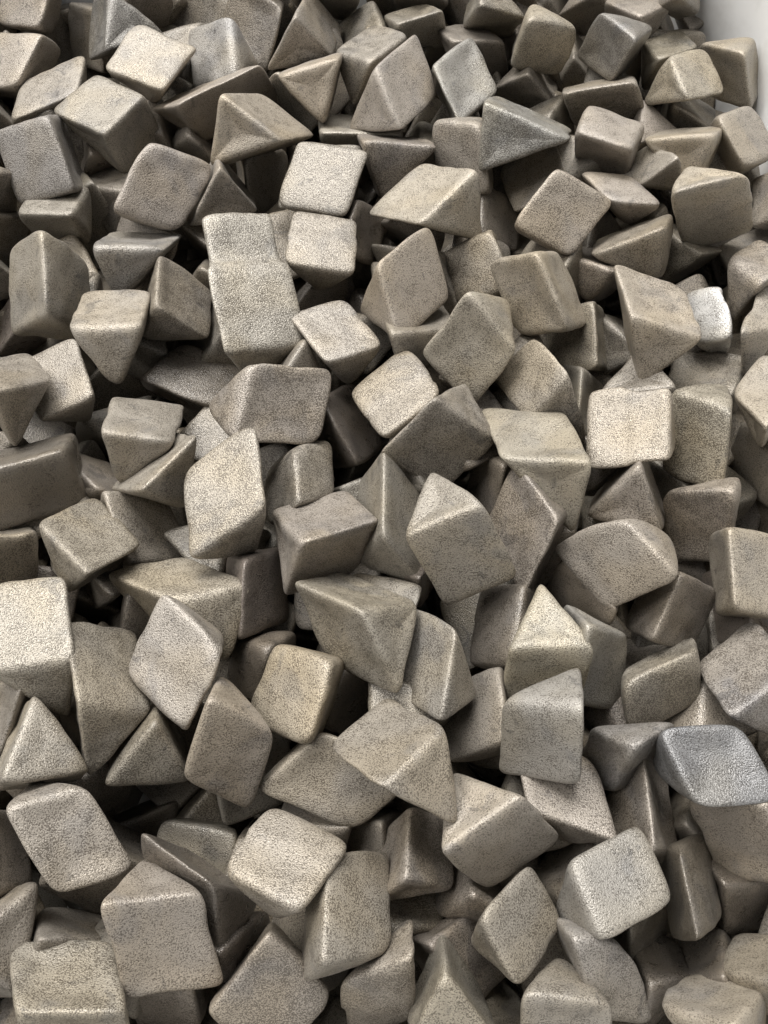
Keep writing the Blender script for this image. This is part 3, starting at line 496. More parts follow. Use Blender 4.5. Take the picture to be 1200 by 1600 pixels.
('brown stone, triangular end showing, eighty-five percent across, twelve percent down', '3776 6641 130 4472 6168 -241 3615 5641 64 3730 7106 -814 4426 6633 -1185 3569 6106 -880', (0.305,0.270,0.234,0.37), 0),
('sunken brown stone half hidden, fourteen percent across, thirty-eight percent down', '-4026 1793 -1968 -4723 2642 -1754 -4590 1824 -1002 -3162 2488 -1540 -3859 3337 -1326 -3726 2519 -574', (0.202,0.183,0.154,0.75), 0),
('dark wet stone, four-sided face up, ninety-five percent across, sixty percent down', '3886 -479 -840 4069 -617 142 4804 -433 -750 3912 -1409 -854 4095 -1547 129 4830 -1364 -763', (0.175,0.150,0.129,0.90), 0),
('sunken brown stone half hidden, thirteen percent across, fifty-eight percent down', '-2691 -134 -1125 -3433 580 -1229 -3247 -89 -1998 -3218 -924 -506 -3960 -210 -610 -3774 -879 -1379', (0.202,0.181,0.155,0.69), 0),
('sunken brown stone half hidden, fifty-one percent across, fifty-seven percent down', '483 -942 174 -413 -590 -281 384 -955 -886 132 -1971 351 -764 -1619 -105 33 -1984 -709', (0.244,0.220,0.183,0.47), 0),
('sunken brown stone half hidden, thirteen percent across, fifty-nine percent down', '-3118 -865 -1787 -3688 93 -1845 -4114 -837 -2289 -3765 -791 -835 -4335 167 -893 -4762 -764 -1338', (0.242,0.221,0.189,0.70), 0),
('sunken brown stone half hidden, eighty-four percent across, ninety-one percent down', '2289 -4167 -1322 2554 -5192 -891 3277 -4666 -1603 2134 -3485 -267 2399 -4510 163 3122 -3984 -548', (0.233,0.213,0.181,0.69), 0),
('brown stone, four-sided face up, ninety-one percent across, two percent down', '4755 8207 -144 5408 8855 -426 4478 9214 -194 5086 8818 -1159 5738 9466 -1441 4808 9826 -1209', (0.269,0.240,0.206,0.28), 0),
('dark wet stone, four-sided face up, twelve percent across, sixteen percent down', '-4117 5382 193 -3691 5886 -551 -4474 6299 -175 -4562 5395 -671 -4136 5899 -1415 -4919 6312 -1039', (0.163,0.142,0.121,0.90), 0),
('sunken brown stone half hidden, twenty-six percent across, fifty-three percent down', '-2422 -51 -1190 -1680 -801 -1240 -1402 209 -1109 -2728 -156 -201 -1986 -906 -251 -1708 105 -120', (0.229,0.209,0.177,0.65), 0),
('sunken brown stone half hidden, sixty-three percent across, forty-two percent down', '464 1412 137 1056 453 149 528 778 -793 1301 2018 -207 1894 1059 -195 1366 1384 -1137', (0.216,0.191,0.163,0.49), 0),
('sunken brown stone half hidden, seventeen percent across, sixty percent down', '-3145 -246 -548 -2171 -742 -593 -2915 -1064 141 -3364 -1091 -1188 -2390 -1587 -1232 -3134 -1909 -498', (0.221,0.196,0.167,0.73), 0),
('sunken brown stone half hidden, forty-two percent across, fifty-nine percent down', '-24 -419 -61 204 -525 -1075 -46 -1365 -505 -1101 -375 -246 -873 -481 -1261 -1124 -1320 -691', (0.230,0.208,0.178,0.41), 0),
('brown stone, four-sided face up, ninety-nine percent across, nineteen percent down', '5340 5514 -412 5547 5013 458 6267 5370 -324 5150 4551 -442 5358 4050 428 6078 4408 -354', (0.256,0.230,0.196,0.32), 0),
('sunken brown stone half hidden, twenty-one percent across, twelve percent down', '-3262 7053 -1039 -4092 6307 -1042 -3031 5961 -1029 -3417 7059 -68 -4247 6313 -71 -3186 5967 -58', (0.214,0.190,0.163,0.31), 0),
('brown stone, four-sided face up, one percent across, nineteen percent down', '-5362 4432 801 -5031 5100 137 -5931 5234 422 -5673 4348 -96 -5342 5016 -760 -6241 5150 -474', (0.246,0.220,0.191,0.30), 0),
('sunken brown stone half hidden, seventy-five percent across, sixteen percent down', '2480 5026 -187 2370 6093 37 3354 5616 112 2894 5004 -1242 2784 6071 -1018 3768 5593 -943', (0.209,0.188,0.157,0.63), 0),
('sunken brown stone half hidden, six percent across, forty-two percent down', '-5561 1315 -1077 -4569 1015 -1434 -5400 1116 -2142 -5262 2358 -1156 -4270 2059 -1514 -5101 2159 -2222', (0.192,0.173,0.149,0.59), 0),
('sunken brown stone half hidden, eighty-six percent across, sixty-three percent down', '3899 -927 -1819 3937 -1849 -1240 4141 -893 -758 2770 -1200 -1772 2809 -2122 -1193 3012 -1166 -711', (0.198,0.180,0.153,0.52), 0),
('brown stone, four-sided face up, eighty-nine percent across, eighty percent down', '3384 -2900 -1771 3488 -2884 -822 4156 -3417 -1475 2995 -3511 -904 3099 -3495 46 3767 -4029 -607', (0.271,0.244,0.209,0.43), 0),
('brown stone, four-sided face up, forty-four percent across, one percent down', '-1008 8210 627 -259 8604 45 -965 9267 437 -1365 8869 -324 -616 9264 -907 -1322 9927 -515', (0.270,0.243,0.207,0.43), 0),
('sunken brown stone half hidden, ninety-eight percent across, fifty-one percent down', '4653 1357 -1478 5086 670 -726 3993 841 -754 4431 514 -2022 4864 -174 -1270 3771 -2 -1298', (0.229,0.205,0.177,0.36), 0),
('sunken brown stone half hidden, thirty-nine percent across, thirty-four percent down', '-1495 1310 225 -919 2230 531 -616 1656 -392 -1880 1868 -908 -1305 2788 -603 -1002 2214 -1525', (0.209,0.188,0.159,0.65), 0),
('sunken brown stone half hidden, seventeen percent across, ninety-seven percent down', '-1932 -3982 -255 -2770 -3991 -873 -2049 -4737 -962 -2299 -4669 463 -3137 -4678 -154 -2416 -5423 -244', (0.226,0.204,0.171,0.45), 0),
('sunken brown stone half hidden, twenty-eight percent across, thirty-four percent down', '-2256 3381 -198 -2826 3003 -981 -1823 3229 -1130 -2026 2548 181 -2596 2171 -602 -1593 2396 -751', (0.199,0.182,0.156,0.52), 0),
('sunken brown stone half hidden, seventy-eight percent across, forty-seven percent down', '2605 590 -1016 2914 627 12 3527 1072 -749 1923 1406 -1359 2232 1443 -331 2846 1888 -1092', (0.242,0.215,0.185,0.43), 0),
('sunken brown stone half hidden, forty-four percent across, eight percent down', '-685 8331 -62 -1397 7459 -20 -1563 8287 -766 -312 7524 -749 -1024 6652 -707 -1191 7480 -1453', (0.196,0.175,0.149,0.63), 0),
('sunken brown stone half hidden, twenty-four percent across, four percent down', '-2495 7632 -1090 -2156 8575 -606 -3230 8436 -861 -3083 7073 -234 -2744 8016 250 -3817 7877 -5', (0.214,0.194,0.167,0.72), 0),
('brown stone, four-sided face up, fifty-nine percent across, one percent down', '759 9271 -288 1314 8659 230 1597 9658 -130 955 9262 -1182 1510 8650 -664 1793 9649 -1024', (0.286,0.253,0.218,0.25), 0),
('dark wet stone, four-sided face up, fifty-four percent across, fifty-seven percent down', '-158 -535 -360 413 -967 331 787 -164 -267 -101 -557 -1538 470 -989 -846 844 -186 -1444', (0.155,0.134,0.116,0.90), 0),
('brown stone, triangular end showing, seventy-five percent across, seven percent down', '2946 7813 -238 3613 7851 -1068 2737 7971 -1273 3075 8813 -513 3742 8851 -1342 2866 8971 -1548', (0.293,0.265,0.224,0.32), 0),
('sunken brown stone half hidden, seventy-two percent across, twenty-five percent down', '2084 4555 -447 1521 3660 -844 2299 4167 -1486 2648 3859 318 2085 2964 -78 2863 3472 -721', (0.203,0.184,0.156,0.67), 0),
('sunken brown stone half hidden, twenty-three percent across, nine percent down', '-4231 6956 -691 -3877 8032 -633 -3849 7375 292 -3226 6660 -1108 -2871 7736 -1050 -2844 7080 -126', (0.248,0.225,0.188,0.64), 0),
('sunken brown stone half hidden, sixty-nine percent across, seventy-nine percent down', '1319 -3530 -1567 2390 -3329 -1177 1716 -2445 -1500 952 -3923 -478 2024 -3722 -89 1350 -2838 -412', (0.201,0.182,0.153,0.33), 0),
('sunken brown stone half hidden, fifty-eight percent across, seventy-six percent down', '1526 -3193 -1609 480 -3602 -1482 1298 -3908 -764 892 -2620 -814 -154 -3030 -687 664 -3336 31', (0.220,0.196,0.167,0.48), 0),
('sunken brown stone half hidden, ninety-six percent across, twenty-four percent down', '5799 4225 -252 5755 5190 -765 6317 4361 -1206 4761 3596 -181 4718 4561 -694 5279 3732 -1135', (0.210,0.189,0.160,0.59), 0),
('sunken brown stone half hidden, seventy-nine percent across, twenty-two percent down', '2751 3801 -505 3366 4027 -1288 2367 4230 -1349 2982 4756 3 3598 4982 -780 2599 5185 -841', (0.221,0.200,0.169,0.42), 0),
('sunken brown stone half hidden, fifty-four percent across, twenty-six percent down', '-236 4203 -269 195 3582 -1096 208 4700 -1170 691 3727 198 1122 3105 -629 1135 4224 -703', (0.228,0.206,0.176,0.54), 0),
('sunken brown stone half hidden, fifty-one percent across, sixty-eight percent down', '-155 -1821 -810 -137 -2981 -813 858 -2386 -843 -216 -1782 240 -199 -2941 237 796 -2346 207', (0.235,0.214,0.182,0.64), 0),
('brown stone, four-sided face up, fifty-five percent across, one percent down', '35 8812 -92 585 8344 602 559 9429 425 523 9214 -879 1073 8747 -186 1047 9832 -362', (0.263,0.233,0.201,0.20), 0),
('sunken brown stone half hidden, twelve percent across, forty-four percent down', '-4235 472 -512 -4014 57 -1525 -4795 847 -1403 -3877 1522 -901 -3656 1108 -1915 -4436 1897 -1793', (0.202,0.185,0.155,0.39), 0),
('brown stone, four-sided face up, eight percent across, four percent down', '-5416 8179 4 -5192 9095 -400 -6066 8915 -468 -5282 8081 -867 -5058 8997 -1271 -5931 8817 -1339', (0.255,0.228,0.195,0.41), 0),
('sunken brown stone half hidden, twenty-five percent across, twenty-four percent down', '-2828 4617 -1120 -2472 5323 -372 -2877 4361 -63 -1898 3995 -1432 -1543 4701 -684 -1948 3739 -375', (0.220,0.197,0.167,0.66), 0),
('sunken brown stone half hidden, thirty-nine percent across, ninety-one percent down', '-1389 -4590 -869 -934 -5182 -95 -473 -5119 -1065 -867 -3787 -752 -412 -4379 22 48 -4317 -948', (0.205,0.185,0.158,0.58), 0),
('sunken brown stone half hidden, forty-three percent across, eighty-one percent down', '-125 -2814 -760 -1109 -2797 -1184 -325 -3341 -1672 -307 -3530 -98 -1291 -3513 -522 -507 -4056 -1010', (0.226,0.202,0.174,0.78), 0),
('sunken brown stone half hidden, fifty-five percent across, thirteen percent down', '-11 6402 -1287 -49 5357 -849 897 5725 -1355 512 6830 -440 473 5784 -1 1419 6152 -508', (0.206,0.189,0.161,0.34), 0),
('sunken brown stone half hidden, thirty-seven percent across, two percent down', '-2374 8393 -459 -2333 9474 -362 -1724 8847 283 -1764 8504 -1366 -1723 9586 -1269 -1115 8959 -623', (0.207,0.185,0.158,0.64), 0),
('sunken brown stone half hidden, thirty-five percent across, forty-four percent down', '-1519 933 -1563 -2245 1104 -775 -1636 206 -765 -541 915 -916 -1267 1087 -127 -658 189 -118', (0.201,0.182,0.156,0.62), 0),
('dark wet stone, four-sided face up, ninety-three percent across, twenty-six percent down', '4523 4350 -394 5366 4969 -310 4715 5141 -1069 4966 4038 -1198 5810 4658 -1115 5159 4830 -1873', (0.159,0.140,0.119,0.90), 0),
('sunken brown stone half hidden, forty-nine percent across, thirty-five percent down', '-521 2996 -11 467 2937 -403 -199 2114 -512 -1420 3354 -725 -432 3295 -1117 -1098 2472 -1225', (0.215,0.194,0.165,0.44), 0),
('sunken brown stone half hidden, eleven percent across, forty-two percent down', '-3490 2268 -2004 -4561 1845 -1942 -3683 1153 -2226 -3128 2213 -926 -4199 1791 -864 -3322 1098 -1148', (0.224,0.203,0.172,0.39), 0),
('sunken brown stone half hidden, forty-six percent across, forty-six percent down', '106 966 -2479 -802 1454 -2644 -703 793 -1841 528 1743 -1782 -381 2231 -1946 -282 1569 -1144', (0.221,0.202,0.170,0.46), 0),
('sunken brown stone half hidden, ninety percent across, twenty-seven percent down', '4218 3513 72 4792 3569 -822 4592 2623 -377 3379 3259 -419 3953 3315 -1313 3753 2370 -867', (0.238,0.213,0.183,0.44), 0),
('brown stone, four-sided face up, nine percent across, seventy-one percent down', '-3812 -2157 -579 -3181 -2411 156 -2973 -1670 -638 -3974 -2579 -1617 -3344 -2833 -883 -3136 -2092 -1677', (0.274,0.243,0.211,0.31), 0),
('brown stone, four-sided face up, one percent across, ninety-nine percent down', '-4211 -5229 -1167 -3655 -4930 -495 -3261 -5423 -1339 -3752 -5576 -133 -3196 -5277 539 -2802 -5770 -305', (0.290,0.261,0.227,0.22), 0),
('brown stone, four-sided face up, ninety-nine percent across, seventy-three percent down', '4374 -2316 -1043 4420 -2352 -163 5092 -2935 -701 3902 -2832 11 3947 -2868 891 4619 -3451 353', (0.295,0.265,0.226,0.31), 0),
('sunken brown stone half hidden, ninety-nine percent across, ninety percent down', '3722 -4732 -591 4164 -3753 -394 4282 -4562 331 4728 -5386 -560 5170 -4407 -363 5288 -5216 362', (0.247,0.223,0.188,0.55), 0),
('sunken brown stone half hidden, ninety-three percent across, sixty-one percent down', '4145 -1609 -1575 3788 -1735 -570 4824 -1899 -796 4246 -488 -1606 3889 -614 -602 4926 -778 -827', (0.216,0.195,0.164,0.47), 0),
('sunken brown stone half hidden, ninety percent across, fifty-five percent down', '4228 -1349 -1905 3972 -318 -2214 3173 -1014 -1895 4291 -464 -1032 4035 567 -1341 3236 -129 -1022', (0.243,0.217,0.188,0.43), 0),
('sunken brown stone half hidden, one percent across, twenty-seven percent down', '-5397 4297 -1001 -5851 3346 -781 -4821 3524 -523 -5800 4293 11 -6254 3342 232 -5224 3520 490', (0.239,0.219,0.187,0.63), 0),
('sunken brown stone half hidden, nine percent across, fifty-eight percent down', '-3605 -541 -587 -4586 -486 1 -4564 -188 -1105 -3843 -1496 -1047 -4824 -1440 -459 -4801 -1143 -1565', (0.207,0.182,0.159,0.71), 0),
('sunken brown stone half hidden, eight percent across, thirteen percent down', '-5342 5727 -1114 -5373 6798 -808 -5826 6018 -153 -4265 5767 -575 -4297 6838 -268 -4750 6058 386', (0.198,0.178,0.152,0.45), 0),
('sunken brown stone half hidden, seventy-nine percent across, eight percent down', '4371 7483 -1107 3570 8216 -858 3381 7419 -1613 3912 7003 -107 3111 7736 142 2922 6939 -613', (0.199,0.180,0.151,0.36), 0),
('sunken brown stone half hidden, one percent across, eleven percent down', '-6313 6160 -795 -5175 6398 -865 -5922 7224 -525 -6654 5876 353 -5516 6114 283 -6264 6940 623', (0.205,0.186,0.159,0.38), 0),
('sunken brown stone half hidden, sixty-four percent across, twenty-four percent down', '955 3994 -1429 840 3141 -693 1814 3275 -1256 1038 5082 -717 922 4229 19 1896 4363 -543', (0.196,0.176,0.149,0.45), 0),
('sunken brown stone half hidden, forty-four percent across, fourteen percent down', '-241 5823 -1 -364 5645 -1040 -488 4851 -347 -1306 5639 161 -1428 5461 -878 -1553 4667 -185', (0.197,0.180,0.152,0.40), 0),
('sunken brown stone half hidden, forty-six percent across, forty-seven percent down', '-19 1256 -1578 -1031 754 -1307 -234 166 -1915 354 968 -522 -657 465 -251 140 -123 -858', (0.213,0.196,0.167,0.54), 0),
('sunken brown stone half hidden, forty-six percent across, twenty-nine percent down', '867 3351 -1317 284 4354 -1413 -14 3442 -2073 87 2946 -719 -496 3949 -816 -794 3037 -1475', (0.239,0.213,0.183,0.74), 0),
('sunken brown stone half hidden, ninety percent across, three percent down', '5059 7510 -979 4365 8175 -1502 3979 7375 -862 5074 8072 -17 4380 8738 -540 3994 7938 100', (0.247,0.224,0.193,0.77), 0),
('sunken brown stone half hidden, twenty-five percent across, twenty-six percent down', '-3476 4787 -2304 -3108 3859 -2102 -2520 4680 -1968 -3436 4597 -1197 -3068 3669 -995 -2480 4490 -861', (0.218,0.197,0.167,0.51), 0),
('sunken brown stone half hidden, fifty-six percent across, five percent down', '113 8533 -743 1167 8693 -529 657 7821 -127 -287 8247 -1906 767 8407 -1693 256 7536 -1290', (0.215,0.197,0.165,0.44), 0),
('sunken brown stone half hidden, forty-eight percent across, nineteen percent down', '-741 7298 -1935 -326 6730 -2699 24 6627 -1727 -1305 6410 -2088 -891 5842 -2852 -541 5739 -1880', (0.237,0.210,0.180,0.73), 0),
('sunken brown stone half hidden, ninety-one percent across, seventeen percent down', '5009 6316 -874 5166 5563 -147 4306 6178 -95 4688 5618 -1436 4844 4865 -709 3984 5480 -657', (0.218,0.198,0.166,0.53), 0),
('brown stone, four-sided face up, forty-seven percent across, twenty-seven percent down', '-400 4247 -342 175 4743 -1007 -656 5117 -913 -548 4025 -1221 28 4521 -1885 -804 4896 -1792', (0.288,0.258,0.222,0.38), 0),
('sunken brown stone half hidden, sixty-three percent across, seventy-five percent down', '2143 -1475 -2796 1146 -1715 -3234 1941 -2496 -3196 1795 -2142 -1838 798 -2382 -2276 1593 -3163 -2238', (0.223,0.201,0.172,0.39), 0),
('sunken brown stone half hidden, seventy-three percent across, fifty-four percent down', '2239 -180 -1700 2639 438 -871 1560 477 -1121 1951 -779 -911 2351 -162 -82 1272 -122 -331', (0.194,0.174,0.150,0.73), 0),
('sunken brown stone half hidden, thirteen percent across, twenty-seven percent down', '-3806 3725 -127 -3890 2726 -265 -4618 3232 222 -4001 3745 -1092 -4085 2746 -1229 -4813 3252 -742', (0.208,0.189,0.161,0.31), 0),
('sunken brown stone half hidden, sixty-three percent across, seventy-four percent down', '1301 -1540 -1144 1256 -2063 -2170 2102 -2317 -1429 707 -2164 -287 663 -2687 -1312 1508 -2941 -572', (0.212,0.190,0.161,0.37), 0),
('sunken brown stone half hidden, fifty-four percent across, forty-seven percent down', '-113 356 -635 14 1066 145 581 168 147 326 906 -1355 452 1616 -576 1020 718 -574', (0.196,0.177,0.148,0.42), 0),
('sunken brown stone half hidden, forty-three percent across, ninety-nine percent down', '-84 -5797 -373 -504 -5030 -1156 216 -5889 -1504 -689 -6884 -363 -1109 -6117 -1145 -389 -6976 -1493', (0.230,0.208,0.178,0.34), 0),
('sunken brown stone half hidden, eight percent across, thirty-four percent down', '-3940 2470 -1183 -4065 2119 -154 -4139 3187 -381 -4924 2335 -1863 -5049 1984 -834 -5123 3052 -1061', (0.203,0.182,0.155,0.49), 0),
('sunken brown stone half hidden, eighty percent across, thirty percent down', '4329 3925 -2231 3389 4248 -1868 4238 4279 -1238 4398 4902 -2520 3458 5225 -2158 4307 5257 -1528', (0.194,0.173,0.148,0.50), 0),
('sunken brown stone half hidden, thirty-seven percent across, sixty-one percent down', '-1794 -493 -352 -2158 -1413 -665 -2119 -617 -1330 -938 -909 -690 -1302 -1829 -1003 -1263 -1033 -1668', (0.208,0.187,0.160,0.39), 0),
('brown stone, triangular end showing, seventy-two percent across, one percent down', '2529 8539 214 3058 8615 -703 2173 8882 -724 2732 9563 21 3261 9639 -896 2376 9907 -917', (0.251,0.227,0.194,0.36), 0),
('sunken brown stone half hidden, sixty-eight percent across, three percent down', '2075 7945 -338 1963 8862 203 2920 8585 -190 2064 7935 -1433 1952 8852 -893 2909 8575 -1285', (0.235,0.209,0.179,0.36), 0),
('sunken brown stone half hidden, eighty-three percent across, seven percent down', '4104 8212 -377 3579 7774 -1275 3080 8586 -670 4923 8982 -973 4398 8545 -1872 3899 9357 -1266', (0.212,0.191,0.162,0.74), 0),
('sunken brown stone half hidden, eighty-three percent across, sixty-four percent down', '3665 -2245 -1564 3592 -2262 -463 3699 -1300 -994 2425 -2100 -1484 2351 -2117 -382 2458 -1155 -914', (0.248,0.223,0.190,0.38), 0),
('sunken brown stone half hidden, fifty-six percent across, eleven percent down', '1559 7021 -961 698 7130 -257 593 7452 -1322 1006 6192 -1481 145 6301 -776 40 6623 -1842', (0.206,0.185,0.155,0.59), 0),
('sunken brown stone half hidden, forty percent across, sixty-two percent down', '-658 -1226 -1482 -1607 -960 -2101 -845 -127 -1816 101 -1244 -2388 -848 -978 -3006 -87 -145 -2722', (0.235,0.212,0.182,0.48), 0),
('sunken brown stone half hidden, forty-six percent across, fifteen percent down', '-707 6082 -1041 -1152 6905 -481 -84 6704 -398 -363 6622 -1957 -808 7444 -1398 260 7244 -1315', (0.241,0.214,0.184,0.60), 0),
('brown stone, four-sided face up, fifty percent across, one percent down', '-406 9190 -389 119 8677 259 170 9760 130 -38 9558 -1273 486 9045 -625 537 10127 -754', (0.291,0.265,0.228,0.25), 0),
('sunken brown stone half hidden, twenty-six percent across, twenty-seven percent down', '-1599 3167 -508 -1668 3951 -1295 -2242 3004 -1401 -2459 3568 85 -2528 4352 -702 -3102 3405 -808', (0.199,0.179,0.154,0.79), 0),
('sunken brown stone half hidden, seven percent across, fifty-four percent down', '-3462 125 -1231 -3753 563 -335 -4282 -247 -713 -3073 -565 -571 -3364 -127 325 -3894 -936 -53', (0.212,0.192,0.163,0.62), 0),
('sunken brown stone half hidden, twenty-four percent across, twenty-four percent down', '-3422 5236 279 -3027 4237 -13 -3902 4668 -548 -2954 5580 -672 -2559 4581 -964 -3434 5012 -1499', (0.235,0.213,0.182,0.48), 0),
('sunken brown stone half hidden, one percent across, forty-three percent down', '-4469 1097 34 -5110 330 -466 -5518 1349 -256 -4265 1100 -1265 -4906 333 -1765 -5315 1352 -1555', (0.238,0.215,0.184,0.41), 0),
('brown stone, four-sided face up, twenty-three percent across, one percent down', '-3199 8742 13 -2860 9330 -749 -3498 9746 -260 -3725 8721 -737 -3387 9309 -1499 -4025 9725 -1011', (0.244,0.218,0.184,0.41), 0),
('sunken brown stone half hidden, fifty-eight percent across, eleven percent down', '1545 6724 -1436 977 5749 -1297 1600 6170 -445 1139 7549 -744 572 6574 -606 1194 6995 246', (0.240,0.218,0.183,0.54), 0),
('sunken brown stone half hidden, sixty-five percent across, thirty-nine percent down', '2105 986 -288 1518 1941 -93 2325 1923 -895 1442 793 -1126 855 1748 -930 1662 1730 -1732', (0.194,0.176,0.149,0.44), 0),
('sunken brown stone half hidden, seventy-six percent across, fifty percent down', '3122 -326 -1373 3934 284 -828 3187 815 -1527 2406 -529 -619 3218 81 -74 2471 611 -773', (0.248,0.225,0.187,0.42), 0),
('sunken brown stone half hidden, fifty-six percent across, fifty-nine percent down', '544 66 -3319 661 -149 -2243 821 -949 -2986 1484 537 -3669 1601 322 -2593 1762 -478 -3336', (0.248,0.222,0.191,0.74), 0),
('sunken brown stone half hidden, seven percent across, eighty-eight percent down', '-4223 -3390 -2737 -4743 -3679 -1845 -5071 -4042 -2799 -3851 -4452 -2482 -4371 -4740 -1590 -4699 -5103 -2543', (0.243,0.223,0.187,0.75), 0),
('sunken brown stone half hidden, thirty-five percent across, fifty-three percent down', '-2494 266 -1122 -1894 471 -2059 -1968 1260 -1251 -1527 -353 -953 -927 -148 -1891 -1000 641 -1083', (0.234,0.214,0.180,0.52), 0),
('sunken brown stone half hidden, one percent across, seven percent down', '-6533 7131 -961 -5969 7918 -1567 -6416 8191 -552 -5806 6852 -144 -5242 7639 -750 -5689 7912 265', (0.239,0.214,0.184,0.33), 0),
('brown stone, four-sided face up, eighty-seven percent across, two percent down', '3587 8907 -446 4074 8338 212 4373 9341 -132 4158 8901 -1191 4645 8332 -533 4945 9335 -878', (0.271,0.242,0.206,0.23), 0),
('brown stone, four-sided face up, ninety-two percent across, twenty-seven percent down', '4747 5291 -2733 4789 5276 -1764 5528 5739 -2385 4959 4454 -2262 5002 4439 -1293 5741 4902 -1914', (0.281,0.256,0.215,0.39), 0),
('brown stone, four-sided face up, ninety-nine percent across, fifty percent down', '4629 828 -1081 4996 331 -298 5590 888 -1006 4815 334 -1838 5182 -163 -1055 5777 394 -1763', (0.245,0.219,0.186,0.40), 0),
]
GROUP = "loose abrasive stones heaped in the tub"
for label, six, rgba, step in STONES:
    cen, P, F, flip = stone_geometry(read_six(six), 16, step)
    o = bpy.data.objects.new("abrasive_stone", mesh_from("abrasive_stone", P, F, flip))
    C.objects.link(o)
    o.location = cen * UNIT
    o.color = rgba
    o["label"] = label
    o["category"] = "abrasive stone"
    o["group"] = GROUP

